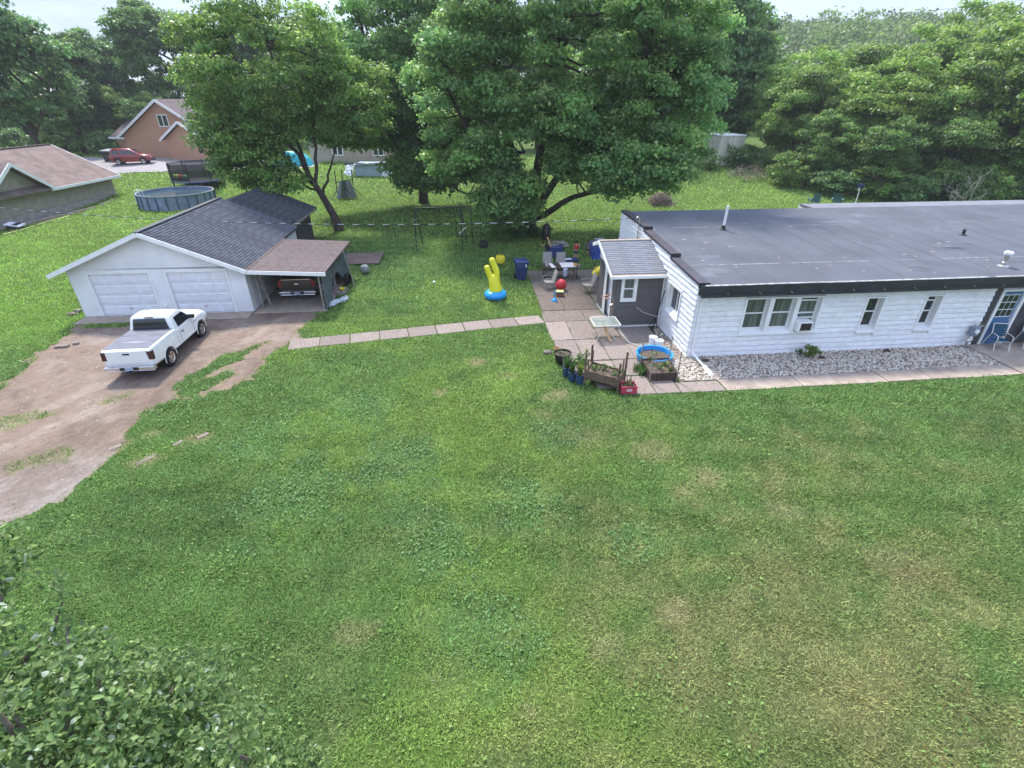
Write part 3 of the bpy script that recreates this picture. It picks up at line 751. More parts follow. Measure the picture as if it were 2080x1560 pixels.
# end wall with stepped parapet
lput = lambda b, d, z: (-d, b, z)
def par(b): return 3.06 + 0.055 * b if b < 3.0 else (3.36 + 0.05 * (b - 3.0) if b < 6.7 else 3.68 + 0.01 * (b - 6.7))
EW = (1.40, 2.62, 1.16, 2.24)
mb = MB(); wall_boxes(mb, lput, 0.251, 10.6, 0, 2.99, [EW], 0.25)
ew = mb.build('wall', MT['white'], house); tag(ew, 'end wall in sunlit white courses with stepped parapet')
for b0, b1 in ((0.0, 2.998), (3.002, 6.698), (6.702, 10.6)):
    tp = (lambda B0, B1: (lambda u: par(min(max(u, B0), B1))))(b0 + 0.0, b1)
    siding(ew, MT['wsiding'], lput, b0, b1, 0.0, par(b1), 0.2185, [(1.30, 2.72, 0.92, 2.34)] + ([(3.20, 6.3, 0, 2.5)] if b0 < 9 else []), thick=0.07, jit=0.007, panel=1.22, top=tp, seed=int(b0 * 7 + 5))
    p = MB(); z0, z1 = par(b0 + 1e-4), par(b1)
    p.hexa([(0.0, b0, 2.99), (0.24, b0, 2.99), (0.24, b1, 2.99), (0.0, b1, 2.99)], [(0.0, b0, z0), (0.24, b0, z0), (0.24, b1, z1), (0.0, b1, z1)])
    p.build('parapet', MT['white'], house)
    c = MB(); c.hexa([(-0.085, b0 - 0.03, z0 - 0.06), (0.30, b0 - 0.03, z0 - 0.06), (0.30, b1, z1 - 0.06), (-0.085, b1, z1 - 0.06)],
                     [(-0.085, b0 - 0.03, z0 + 0.04), (0.30, b0 - 0.03, z0 + 0.04), (0.30, b1, z1 + 0.04), (-0.085, b1, z1 + 0.04)])
    c.build('parapet_cap', MT['cap'], house)
    e = MB(); e.box(-0.087, b0 - 0.05, z0 - 0.15, 0.36, b0 - 0.031, z0 + 0.045); e.build('cap_end', MT['black'], house)
t = MB(); t.box(-0.095, 1.32, 2.24, 0, 2.70, 2.32); t.box(-0.093, 1.32, 0.98, 0, 1.40, 2.24); t.box(-0.093, 2.62, 0.98, 0, 2.70, 2.24); t.build('window_casing', MT['trim'], ew)
sash_window(ew, lput, *EW, rec=0.12, rails=(0.88,), bars=(2.01,))
mb = MB(); mb.box(0.25, 10.75, 0, HL, 11.0, 2.95); mb.build('wall', MT['white'], house); mb = MB(); mb.box(HL - 0.25, 0.25, 0, HL, 10.75, 2.95); mb.build('wall', MT['white'], house)
mb = MB(); mb.box(0.3, 0.255, 2.58, HL - 0.26, 10.7, 2.62); mb.build('ceiling', MT['white'], house)
# roof sheet, fascia, gutter
def rz(b): return 3.04 + 0.047 * (b + 0.25)
m_ = MB(); m_.hexa([(0.245, -0.24, 2.66), (HL, -0.24, 2.66), (HL, 11.15, 3.40), (0.245, 11.15, 3.40)], [(0.245, -0.24, rz(-0.25)), (HL, -0.24, rz(-0.25)), (HL, 11.15, rz(11.15)), (0.245, 11.15, rz(11.15))])
roof = m_.build('roof', MT['roofm'], house)
rd = random.Random(5)
for b0 in (2.0, 7.6):
    s_ = MB(); x = 0.35
    while x < HL - 1:
        w = rd.uniform(0.6, 2.2); hh = rd.uniform(0.004, 0.012)
        s_.box(x, b0 + rd.uniform(-0.02, 0.02), rz(b0) - 0.01, x + w, b0 + rd.uniform(0.03, 0.055), rz(b0) + hh); x += w + rd.uniform(0.01, 0.35)
    s_.build('roof_seam', MT['roofseam'], roof)
for k in range(46):                                     # scuffs and puddle rings on the sheet
    a, b = rd.uniform(0.6, 17), rd.uniform(0.3, 9.5); w, h = rd.uniform(0.04, 0.16), rd.uniform(0.02, 0.06)
    s_ = MB(); s_.M = Matrix.Translation((a, b, rz(b) + 0.003)) @ Matrix.Rotation(rd.uniform(-0.4, 0.4), 4, 'Z')
    s_.prism([(w * math.cos(t) * rd.uniform(0.7, 1.2), h * math.sin(t) * rd.uniform(0.7, 1.2)) for t in np.linspace(0, 6.28, 9)[:-1]], -0.004, 0.004, 'z')
    s_.build('patch', MT['roofseam'] if k % 3 else MT['conc'], roof)
for k in range(18):                                     # ponding stains and old patches
    a, b = rd.uniform(0.8, 20), rd.uniform(0.6, 10); w, h = rd.uniform(0.4, 1.6), rd.uniform(0.2, 0.7); zz = 0.047 * h
    ang = [(w * math.cos(t) * rd.uniform(0.65, 1.2), h * math.sin(t) * rd.uniform(0.65, 1.2)) for t in np.linspace(0, 6.283, 15)[:-1]]
    s_ = MB(); s_.v = [(max(0.3, a + u), b + v, rz(b + v) + 0.0022 + 0.0006 * (k % 3)) for u, v in ang]; s_.f = [tuple(range(14))]; s_.build('stain', MT['stain' if k % 2 else 'stainl'], roof)
for k in range(24):                                     # lapped sheet edges running across the slope
    a = 0.9 + k * 1.05 + rd.uniform(-0.05, 0.05); b0, b1 = rd.uniform(-0.1, 3), rd.uniform(6, 11)
    s_ = MB(); s_.v = [(a, b0, rz(b0) + 0.005), (a + 0.025, b0, rz(b0) + 0.005), (a + 0.025, b1, rz(b1) + 0.005), (a, b1, rz(b1) + 0.005)]; s_.f = [(0, 1, 2, 3)]; s_.build('lap_seam', MT['stain'], roof)
f = MB(); f.box(-0.02, -0.29, 2.64, HL, -0.245, 3.05); f.box(-0.02, -0.285, 2.635, 0.0, 0.25, 3.04); fa = f.build('fascia', MT['black'], house)
g = MB(); g.box(-0.04, -0.36, 2.62, HL, -0.292, 2.71); g.build('gutter', MT['black'], house)
s_ = MB(); x = 0.1
while x < HL:
    w = rd.uniform(0.8, 3.0); s_.box(x, -0.295, 3.05, x + w, -0.16, 3.058 + rd.uniform(0, 0.012)); x += w + (rd.uniform(0.02, 0.3) if rd.random() < 0.4 else 0)
s_.build('drip_edge', MT['roofseam'], house)
for k in range(16):
    h_ = MB(); h_.beam((0.95 + k * 1.25, -0.30, 2.77), (1.02 + k * 1.25, -0.35, 2.715), 0.02, 0.02); h_.build('gutter_bracket', MT['alloy'], house)
# roof pipes
q = MB(); q.lathe([(0.17, 0), (0.16, 0.02), (0.10, 0.06), (0.085, 0.20), (0.07, 0.22)], 12); pb = q.build('vent_boot', MT['dkplas'], house, True, loc=(4.16, 7.1, rz(7.1)))
q = MB(); q.tube([(0, 0, 0.1), (0.02, 0.01, 1.14)], 0.062, 12); q.build('vent_pipe', MT['white'], house, True, loc=(4.16, 7.1, rz(7.1)))
q = MB(); q.lathe([(0.16, 0), (0.15, 0.02), (0.07, 0.06), (0.065, 0.27), (0.05, 0.27)], 12); q.build('vent_pipe', MT['dkplas'], house, True, loc=(15.5, 5.3, rz(5.3)))
q = MB(); q.lathe([(0.22, 0), (0.21, 0.02), (0.10, 0.05), (0.09, 0.16), (0.07, 0.18), (0.07, 0.48)], 14); fl = q.build('flue', MT['alloy'], house, True, loc=(13.3, 0.96, rz(0.96)))
q = MB(); q.lathe([(0.08, 0.44), (0.15, 0.47), (0.16, 0.56), (0.12, 0.60), (0.0, 0.62)], 14); q.build('flue_cap', MT['white'], fl, True)
# downspout with its ground run
q = MB(); q.tube([(0.16, -0.33, 2.62), (0.15, -0.30, 2.5), (0.12, -0.13, 2.36), (0.12, -0.13, 1.4), (0.12, -0.13, 0.35), (0.14, -0.18, 0.24), (0.20, -0.55, 0.16), (0.25, -1.15, 0.09)], 0.042, 8); q.build('downspout', MT['trim'], house)
q = MB(); q.hexa([(0.17, -1.72, 0.015), (0.33, -1.72, 0.015), (0.32, -1.0, 0.05), (0.18, -1.0, 0.05)], [(0.17, -1.72, 0.09), (0.33, -1.72, 0.09), (0.32, -1.0, 0.15), (0.18, -1.0, 0.15)]); q.build('downspout_end', MT['trim'], house, bevel=0.012)
# cable entry mast on the end wall
q = MB(); q.tube([(-0.12, 7.35, 2.3), (-0.12, 7.35, 3.95), (-0.22, 7.35, 4.05), (-0.3, 7.3, 3.98)], 0.028, 8); q.tube([(-0.10, 7.1, 2.4), (-0.11, 7.1, 3.6)], 0.012, 6)
q.build('service_mast', MT['alloy'], house)
# lower rear roof
q = MB(); q.box(12.2, 11.2, 0, HL, 13.6, 3.30); q.build('rear_extension', MT['white'], house)
q = MB(); q.box(12.0, 11.16, 3.30, HL, 13.2, 3.44); q.build('rear_roof', MT['rearroof'], house)

ac = thing('air_conditioner', 'white box air conditioner sticking out of the house window', 'air conditioner', hl(4.42, 0.0, 1.06), TH)
q = MB(); q.box(-0.24, -0.30, 0.0, 0.36, 0.10, 0.40); q.build('case', MT['trim'], ac, bevel=0.012)
q = MB(); q.box(-0.13, -0.312, 0.05, 0.31, -0.3, 0.35); q.build('grille', MT['dwood'], ac)
q = MB()
for k in range(9): q.box(-0.12, -0.32, 0.07 + k * 0.03, 0.30, -0.313, 0.078 + k * 0.03)
q.build('grille_bars', MT['dkplas'], ac)

gm = thing('gas_meter', 'grey-blue gas meter and pipes on the house wall beside the brown siding', 'gas meter', hl(12.05, -0.22), TH)
q = MB(); q.box(-0.16, -0.12, 0.55, 0.14, 0.10, 0.95); q.build('meter_body', mat('meter_grey', (0.20, 0.24, 0.30), 0.5), gm, bevel=0.04)
q = MB(); q.lathe([(0.09, 0), (0.09, 0.05), (0.0, 0.06)], 14); q.build('dial', MT['trim'], gm, rot=(R(90), 0, 0), loc=(-0.02, -0.12, 0.78))
q = MB(); q.tube([(-0.12, 0, 0), (-0.12, 0, 0.6), (-0.12, 0, 1.05), (0.1, 0, 1.08), (0.1, 0, 0.9)], 0.03, 8); q.tube([(0.12, 0.0, 0.9), (0.3, 0.05, 0.95), (0.42, 0.1, 0.95)], 0.03, 8)
q.tube([(-0.2, -0.1, 0.02), (-0.2, -0.1, 0.3)], 0.05, 8); q.sphere((-0.14, -0.05, 0.36), (0.12, 0.1, 0.1), 10, 6); q.build('pipes', MT['alloy'], gm)

# ------------------------------------------------------------------ grey entry porch
porch = thing('entry_porch', 'small grey-sided entry porch with pale shingled gable roof against the white house', 'porch', HO, TH)
PF, PB, PL = 3.28, 6.25, -2.18
pf = lambda a, d, z: (a, PF - d, z); pl_ = lambda b, d, z: (PL - d, b, z); pbk = lambda a, d, z: (a, PB + d, z)
PW = (-1.88, -1.36, 1.32, 2.28); PD = (3.95, 5.05, 0.10, 2.18)
m_ = MB(); wall_boxes(m_, pf, PL, -0.06, 0.05, 2.5, [PW], 0.12); w_ = m_.build('wall', MT['grey_siding'], porch)
siding(w_, MT['grey_siding'], pf, PL, -0.06, 0.08, 2.5, 0.115, [(-1.98, -1.26, 1.20, 2.42)], thick=0.036, seed=8)
t = MB(); t.box(-1.98, PF - 0.035, 2.28, -1.26, PF, 2.41); t.box(-1.98, PF - 0.033, 1.21, -1.26, PF, 1.32); t.box(-1.98, PF - 0.034, 1.32, -1.88, PF, 2.28); t.box(-1.36, PF - 0.034, 1.32, -1.26, PF, 2.28); t.build('window_casing', MT['trim'], w_)
sash_window(w_, pf, *PW, glass='curtain', rec=0.03, sill=False)
m_ = MB(); wall_boxes(m_, pl_, PF + 0.121, PB, 0.05, 2.42, [PD], 0.12)
m_.prism([(PF + 0.121, 2.42), (PB, 2.42), (PB, 2.98), (5.58, 3.22)], PL, PL + 0.12, 'x')
w2 = m_.build('wall', MT['grey_siding'], porch)
siding(w2, MT['grey_siding'], pl_, PF, PB, 0.08, 2.40, 0.115, [(3.85, 5.15, 0, 2.30)], thick=0.036, seed=9)
gm_ = MB(); gm_.prism([(PF - 0.02, 2.42), (PB + 0.02, 2.42), (PB + 0.02, 2.98), (5.59, 3.24)], PL - 0.04, PL - 0.003, 'x'); gm_.build('gable', MT['trim'], porch)
t = MB(); t.box(PL - 0.05, 3.85, 0.08, PL, 3.95, 2.20); t.box(PL - 0.05, 5.05, 0.08, PL, 5.15, 2.20); t.box(PL - 0.052, 3.85, 2.20, PL, 5.15, 2.30); t.build('door_casing', MT['trim'], porch)
ddr = MB(); ddr.box(PL + 0.10, 3.97, 0.12, PL + 0.14, 5.03, 2.16); ddr.build('door', MT['door_white'], porch)
dd = MB(); dd.M = Matrix.Translation((PL - 0.02, 4.97, 0.12)) @ Matrix.Rotation(R(-12), 4, 'Z'); dd.box(-0.03, -0.02 , 0, 0.03, 0.06, 2.05); dd.box(-0.02, -0.30, 0, 0.02, -0.02, 2.05); dd.build('storm_door', MT['trim'], porch)
m_ = MB(); wall_boxes(m_, pbk, PL + 0.0, -0.06, 0.05, 2.98, [], 0.12); m_.build('wall', MT['grey_siding'], porch)
q = MB(); q.box(PL - 0.04, PF - 0.04, 0.0, -0.07, PF - 0.023, 0.08); q.box(PL - 0.04, PF - 0.022, 0.0, PL - 0.023, PB, 0.08); q.build('base_trim', MT['trim'], porch)
q = MB(); q.box(PL + 0.13, PF + 0.13, 0.05, -0.3, PB - 0.13, 0.12); q.build('floor', MT['dwood'], porch)
q = MB(); q.box(PL + 0.9, PF + 0.13, 0.12, PL + 0.95, PB - 0.13, 2.6); q.build('inner_wall', MT['dwood'], porch)
rg = 5.58; ez, rz_ = 2.46, 3.36; ef, eb = 3.02, 6.55; ezb = 3.02
q = MB()
q.hexa([(-2.52, ef, ez - 0.07), (-0.05, ef, ez - 0.07), (-0.05, rg, rz_ - 0.07), (-2.52, rg, rz_ - 0.07)], [(-2.52, ef, ez), (-0.05, ef, ez), (-0.05, rg, rz_), (-2.52, rg, rz_)])
q.hexa([(-2.52, rg, rz_ - 0.07), (-0.05, rg, rz_ - 0.07), (-0.05, eb, ezb - 0.07), (-2.52, eb, ezb - 0.07)], [(-2.52, rg, rz_), (-0.05, rg, rz_), (-0.05, eb, ezb), (-2.52, eb, ezb)])
pr = q.build('roof', MT['conc'], porch)
SL = math.hypot(rg - ef, rz_ - ez); BASEP = (0.34, 0.335, 0.345)
shingles(pr, MT['shingle_grey'], (-2.54, rg, rz_ + 0.002), (1, 0, 0), (0, ef - rg, ez - rz_), 2.5, SL, 0.143, 0.32, BASEP, seed=2, hue=0.10)
shingles(pr, MT['shingle_grey'], (-2.54, rg, rz_ + 0.002), (1, 0, 0), (0, eb - rg, ezb - rz_), 2.5, math.hypot(eb - rg, rz_ - ezb), 0.143, 0.32, BASEP, seed=3, hue=0.10)
q = MB(); q.beam((-2.54, rg, rz_ + 0.012), (-0.05, rg, rz_ + 0.012), 0.2, 0.03); q.build('ridge_cap', MT['conc'], pr)
q = MB(); q.box(-2.56, ef - 0.035, ez - 0.12, -0.05, ef - 0.002, ez + 0.01); q.box(-2.56, eb + 0.002, ezb - 0.12, -0.05, eb + 0.035, ezb + 0.01); q.build('eave_board', MT['trim'], porch)
q = MB(); q.beam((-2.545, ef - 0.03, ez - 0.06), (-2.545, rg, rz_ - 0.06), 0.035, 0.16); q.beam((-2.546, rg, rz_ - 0.06), (-2.546, eb + 0.03, ezb - 0.06), 0.035, 0.16); q.build('rake_board', MT['trim'], porch)
q = MB(); q.hexa([(-0.11, PF - 0.045, 0), (-0.05, PF - 0.045, 0), (-0.05, PF - 0.0, 0), (-0.11, PF - 0.0, 0)], [(-0.11, PF - 0.045, 2.45), (-0.05, PF - 0.045, 2.45), (-0.05, PF, 2.45), (-0.11, PF, 2.45)]); q.build('corner_board', MT['trim'], porch)
q = MB(); q.tube([(PL - 0.03, 3.55, 1.0), (PL - 0.12, 3.55, 0.98), (PL - 0.12, 3.55, 0.80), (PL - 0.03, 3.55, 0.78)], 0.03, 8); q.build('tap', MT['alloy'], porch)

# ------------------------------------------------------------------ white double garage
garage = thing('garage', 'white double garage with dark shingled gable roof and two panel doors', 'garage', GO, TH)
GW, GB = 7.76, 8.6
gd = [(0.86, 3.46, 0.06, 2.07), (4.27, 6.90, 0.06, 2.07)]
m_ = MB(); wall_boxes(m_, fput, 0, GW, 0.02, 2.30, gd, 0.14)
RP, RZ, EZ = 3.82, 3.98, 2.20          # ridge position, ridge height, eave height
def roof_z(a): return RZ - (RZ - EZ) * abs(a - RP) / (RP + 0.52 if a < RP else 7.95 - RP)
m_.prism([(0, 2.30), (GW, 2.30), (GW, roof_z(GW) - 0.09), (RP, RZ - 0.12), (0, roof_z(0) - 0.09)], 0.0, 0.139, 'y')
wl = m_.build('wall', MT['garage_wall'], garage)
q = MB(); q.box(1.35, -0.012, 2.685, GW - 1.6, 0.0, 2.70); q.build('panel_joint', MT['trim'], wl)
q = MB(); q.box(0, 0.14, 0.02, 0.14, GB, 2.28); q.build('wall', MT['garage_wall'], garage); q = MB(); q.box(GW - 0.14, 0.14, 0.02, GW, GB, 2.05); q.build('wall', MT['garage_wall'], garage)
for (a0, a1, z0, z1) in gd:
    t = MB(); t.box(a0 - 0.10, -0.025, 0.02, a0, 0.0, z1); t.box(a1, -0.025, 0.02, a1 + 0.10, 0.0, z1); t.box(a0 - 0.10, -0.03, z1, a1 + 0.10, 0.0, z1 + 0.10); t.build('door_casing', MT['trim'], garage)
    dm = MB(); dm.box(a0, 0.105, z0, a1, 0.13, z1); dr = dm.build('garage_door', MT['door_white'], garage)
    hs = (z1 - z0) / 4
    for k in range(4):
        s_ = MB(); zz = z0 + k * hs; s_.box(a0, 0.07, zz + 0.010, a1, 0.105, zz + hs - 0.010)
        sec = s_.build('door_section', MT['door_white'], dr, bevel=0.004)
        pw = (a1 - a0) / 4
        for j in range(4):
            p = MB(); x0, x1, y0, y1 = a0 + j * pw + 0.06, a0 + (j + 1) * pw - 0.06, zz + 0.08, zz + hs - 0.08
            p.hexa([(x0 + 0.03, 0.050, y0 + 0.03), (x1 - 0.03, 0.050, y0 + 0.03), (x1, 0.07, y0), (x0, 0.07, y0)], [(x0 + 0.03, 0.050, y1 - 0.03), (x1 - 0.03, 0.050, y1 - 0.03), (x1, 0.07, y1), (x0, 0.07, y1)])
            for q_ in (): pass
            p.build('raised_panel', MT['door_white'], sec)
    q = MB(); q.box(a0, 0.06, 0.03, a1, 0.12, 0.075); q.build('door_seal', MT['dkplas'], dr)
    q = MB(); q.box((a0 + a1) / 2 - 0.06, 0.03, z0 + 0.30, (a0 + a1) / 2 + 0.06, 0.07, z0 + 0.33); q.build('door_handle', MT['alloy'], dr)
# roof slabs and shingles
f0, f1 = -0.38, GB
gdk = (0.120, 0.126, 0.155)
def gable_roof(parent, a0, ar, a1, z0, zr, z1, b0, b1, tk=0.09):
    q = MB()
    q.hexa([(a0, b0, z0 - tk), (ar, b0, zr - tk), (ar, b1, zr - tk), (a0, b1, z0 - tk)], [(a0, b0, z0), (ar, b0, zr), (ar, b1, zr), (a0, b1, z0)])
    q.hexa([(ar, b0, zr - tk), (a1, b0, z1 - tk), (a1, b1, z1 - tk), (ar, b1, zr - tk)], [(ar, b0, zr), (a1, b0, z1), (a1, b1, z1), (ar, b1, zr)])
    return q.build('roof', MT['black'], parent)
gr_ = gable_roof(garage, -0.52, RP, 7.95, EZ, RZ, EZ, f0, f1)
slR = math.hypot(7.95 - RP, RZ - EZ); slL = math.hypot(RP + 0.52, RZ - EZ)
shingles(gr_, MT['shingle_grey'], (RP, f0 - 0.02, RZ + 0.003), (0, 1, 0), (7.95 - RP, 0, EZ - RZ), f1 - f0, slR + 0.03, 0.145, 0.30, gdk, seed=4, hue=0.20, thick=0.02)
shingles(gr_, MT['shingle_grey'], (RP, f0 - 0.02, RZ + 0.003), (0, 1, 0), (-0.52 - RP, 0, EZ - RZ), f1 - f0, slL + 0.03, 0.145, 0.30, gdk, seed=5, hue=0.20, thick=0.02)
q = MB(); q.beam((RP, f0 - 0.02, RZ + 0.03), (RP, f1, RZ + 0.03), 0.26, 0.03); q.build('ridge_cap', MT['black'], gr_)
q = MB(); q.beam((-0.58, f0 - 0.02, EZ - 0.09), (RP, f0 - 0.02, RZ - 0.075), 0.035, 0.19); q.beam((RP, f0 - 0.021, RZ - 0.075), (8.0, f0 - 0.021, EZ - 0.09), 0.035, 0.19); q.build('rake_board', MT['trim'], garage)
q = MB(); q.beam((-0.54, f0, EZ - 0.07), (-0.54, f1, EZ - 0.07), 0.03, 0.14); q.build('eave_board', MT['trim'], garage)
# rear section, roof a little lower
gr2 = gable_roof(garage, -0.3, 4.05, 7.55, 2.32, 3.72, 2.25, GB + 0.002, 14.9)
shingles(gr2, MT['shingle_grey'], (4.05, GB, 3.724), (0, 1, 0), (3.5, 0, 2.25 - 3.72), 6.3, math.hypot(3.5, 1.47), 0.145, 0.30, (0.095, 0.097, 0.115), seed=6, hue=0.3, thick=0.02)  # darker base colour puts the leaning tree's shade into these shingles
q = MB(); q.beam((7.58, GB - 0.05, 2.17), (7.58, 14.95, 2.17), 0.03, 0.15); q.build('eave_board', MT['gwood'], garage)
q = MB(); q.beam((4.05, 14.92, 3.66), (7.6, 14.92, 2.17), 0.03, 0.15); q.build('rake_board', MT['gwood'], garage)
q = MB(); q.box(0.1, GB + 0.02, 0.02, 7.1, 14.6, 2.2); q.prism([(0.1, 2.2), (7.1, 2.2), (4.05, 3.55)], 14.4, 14.6, 'y'); q.build('rear_wall', MT['brown'], garage)
q = MB(); q.box(0.0, -0.9, 0.0, 7.76, 0.139, 0.05); q.build('apron', MT['conc'], garage)
q = MB(); q.box(3.72, -0.06, 0.42, 3.84, -0.001, 0.52); q.build('outlet_box', MT['trim'], garage)

# ------------------------------------------------------------------ lean-to carport
carport = thing('carport', 'lean-to carport with reddish shingled roof and grey tarp side', 'carport', GO, TH)
q = MB(); q.hexa([(7.80, -0.30, 2.06), (11.52, -0.30, 1.86), (11.62, 5.75, 1.86), (7.80, 5.75, 2.06)], [(7.80, -0.30, 2.14), (11.52, -0.30, 1.94), (11.62, 5.75, 1.94), (7.80, 5.75, 2.14)])
cr = q.build('roof', MT['dwood'], carport)
shingles(cr, MT['shingle_grey'], (7.97, -0.33, 2.139), (0, 1, 0), (3.6, 0, -0.2), 6.1, 3.62, 0.17, 0.34, (0.19, 0.150, 0.143), seed=12, hue=0.12, thick=0.012)
q = MB(); q.beam((7.80, -0.33, 2.08), (11.56, -0.33, 1.875), 0.03, 0.17); q.build('fascia_board', MT['trim'], carport)
q = MB(); q.beam((7.96, -0.30, 2.185), (7.96, 5.7, 2.185), 0.10, 0.02); q.build('flashing', MT['conc'], carport)
for b in (0.05, 2.8, 5.5):
    q = MB(); q.beam((11.10, b, 0), (11.10, b, 1.86), 0.09, 0.09); q.build('post', MT['gwood'], carport)
q = MB(); q.beam((8.05, 0.45, 0), (8.05, 0.45, 2.0), 0.09, 0.05); q.beam((8.25, 0.9, 0.0), (8.10, 0.75, 1.7), 0.12, 0.03); q.build('stud', MT['gwood'], carport)
# tarp: sagging sheet with ragged lower edge
V = []; F = []; nb, nz_ = 46, 16
for i in range(nb + 1):
    b = -0.10 + 5.65 * i / nb
    low = 0.02 if b < 0.9 else (0.02 + 0.85 * float(sstep(0.9, 2.3, b)) * (1 - float(sstep(2.9, 4.2, b))) + 0.25 * (fbm(np.array([b * 2]), np.array([3.3]), 5)[0]))
    for j in range(nz_ + 1):
        z = 1.86 - (1.86 - low) * j / nz_
        off = 0.17 * math.sin(b * 2.3 + z) * (1 - j / nz_ * 0.3) * 0.35 + 0.10 * (fbm(np.array([b * 2.2]), np.array([z * 2.0]), 8)[0] - 0.5) + 0.14 * (1.86 - z) / 1.86 + (0.03 * math.sin(b * 17 + z * 2))
        V.append((11.17 + off, b, z))
for i in range(nb):
    for j in range(nz_):
        k = i * (nz_ + 1) + j; F.append((k, k + 1, k + nz_ + 2, k + nz_ + 1))
q = MB(); q._add(V, F); to = q.build('tarp_side', MT['tarp'], carport, 'full'); so = to.modifiers.new('s', 'SOLIDIFY'); so.thickness = 0.006
q = MB(); q.box(7.95, 5.60, 0, 11.1, 5.66, 1.85); q.build('rear_boards', MT['brown'], carport)
q = MB(); q.box(7.8, -0.25, 0.0, 11.25, 5.6, 0.03); q.build('floor_slab', MT['conc'], carport)
tw = MB(); rd = random.Random(3)
for k in range(60):
    a, b = rd.uniform(8.2, 11.3), rd.uniform(0.3, 5.4) ** 1.0; an = rd.gauss(0.1, 0.5); l = rd.uniform(0.1, 0.45); zz = 2.17 - (a - 7.97) * 0.0555
    c_, s2 = math.cos(an) * l, math.sin(an) * l
    tw.tube([(a, b, zz), (a + c_ * 0.5, b + s2 * 0.5 + 0.03, zz + 0.02), (a + c_, b + s2, zz - 0.02)], 0.008, 4)
o = tw.build('fallen_twigs', MT['twig'], None, loc=GO, rot=(0, 0, TH)); tag(o, 'thin dead twigs littering the reddish carport roof', 'twigs', kind='stuff')
# ------------------------------------------------------------------ paving, slab by slab
def slab_box(parent, corners, z0, z1, mt, name='slab', bev=0.012):
    q = MB(); q.hexa([(x, y, z0) for x, y in corners], [(x, y, z1 + random.uniform(-0.015, 0.015)) for x, y in corners])
    return q.build(name, mt, parent, bevel=bev, seg=1)
walk = bpy.data.objects.new('walkway', None); COL.objects.link(walk)
tag(walk, 'straight path of pinkish aggregate slabs across the lawn', 'path', kind='structure')
p0 = Vector((-16.38, 2.66)); p1 = Vector((-5.28, 4.52)); dv = (p1 - p0); n = 9; dvn = dv.normalized(); pn = Vector((-dvn.y, dvn.x))
for i in range(n):
    s0 = p0 + dv * (i / n) + dvn * random.uniform(0.012, 0.03); s1 = p0 + dv * ((i + 1) / n) - dvn * random.uniform(0.012, 0.03)
    h = [0.51 + random.uniform(-0.045, 0.045) for _ in range(4)]
    slab_box(walk, [tuple(hl(*(q_))[:2]) for q_ in (s0 - pn * h[0], s1 - pn * h[1], s1 + pn * h[2], s0 + pn * h[3])], -0.06, 0.028, MT['slab'])
patio = bpy.data.objects.new('patio', None); COL.objects.link(patio)
tag(patio, 'patio of large pebbly aggregate slabs left of the white house', 'patio', kind='structure')
PS = []
for b0, b1 in ((5.52, 7.7), (7.7, 9.9), (9.9, 12.1)):
    PS += [(-5.12, -3.95, b0, b1), (-3.95, -2.27, b0, b1)]
PS += [(-2.22, -0.06, 6.35, 8.0), (-2.22, -0.06, 8.0, 10.0), (-2.22, -0.06, 10.0, 12.1)]
PS += [(-5.22, -3.2, 4.12, 5.5), (-3.2, -2.27, 4.12, 5.5), (-5.2, -4.22, 2.04, 4.1), (-4.22, -3.1, 2.04, 4.1), (-3.1, -2.26, 3.2, 4.1), (-3.1, -2.1, 2.04, 3.2),
       (-2.1, -0.55, 1.5, 3.2), (-2.1, -0.75, 0.0, 1.5), (-2.1, -1.05, -1.35, 0.0),
       (-5.14, -4.2, 0.0, 2.02), (-4.2, -3.15, 0.0, 2.02), (-3.15, -2.1, 0.0, 2.02), (-4.95, -4.15, -1.35, -0.02), (-4.15, -3.12, -1.35, -0.02), (-3.12, -2.1, -1.35, -0.02),
       (-4.2, -3.1, -2.2, -1.38), (-3.1, -2.2, -2.72, -1.38), (-2.2, -1.32, -2.76, -1.38), (-1.32, 0.34, -2.78, -2.02)]
for a0, a1, b0, b1 in PS:
    g = 0.010
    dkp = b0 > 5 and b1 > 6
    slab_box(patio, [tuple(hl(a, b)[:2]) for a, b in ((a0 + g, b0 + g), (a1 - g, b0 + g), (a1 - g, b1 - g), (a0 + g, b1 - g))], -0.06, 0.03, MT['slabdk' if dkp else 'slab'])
sw = bpy.data.objects.new('sidewalk', None); COL.objects.link(sw)
tag(sw, 'narrow pale concrete sidewalk along the gravel bed of the white house', 'sidewalk', kind='structure')
xs = [0.36, 1.55, 3.25, 4.75, 6.6, 8.4, 9.7, 10.9, 12.08]
for a, b in zip(xs[:-1], xs[1:]):
    fr0 = -2.79 + 0.014 * a; fr1 = -2.79 + 0.014 * b
    slab_box(sw, [tuple(hl(u, v)[:2]) for u, v in ((a + 0.008, fr0), (b - 0.008, fr1), (b - 0.008, -1.98 + 0.012 * b), (a + 0.008, -1.98 + 0.012 * a))], -0.06, 0.03, MT['conc'], bev=0.006)
for a, b in ((12.10, 15.2), (15.2, 18.5), (18.5, 22.5), (22.5, 27)):
    for v0, v1 in ((-2.62, -1.55), (-1.55, -0.05)):
        slab_box(sw, [tuple(hl(u, v)[:2]) for u, v in ((a + 0.008, v0), (b - 0.008, v0), (b - 0.008, v1 - 0.012), (a + 0.008, v1 - 0.012))], -0.06, 0.06, MT['conc'], bev=0.008)
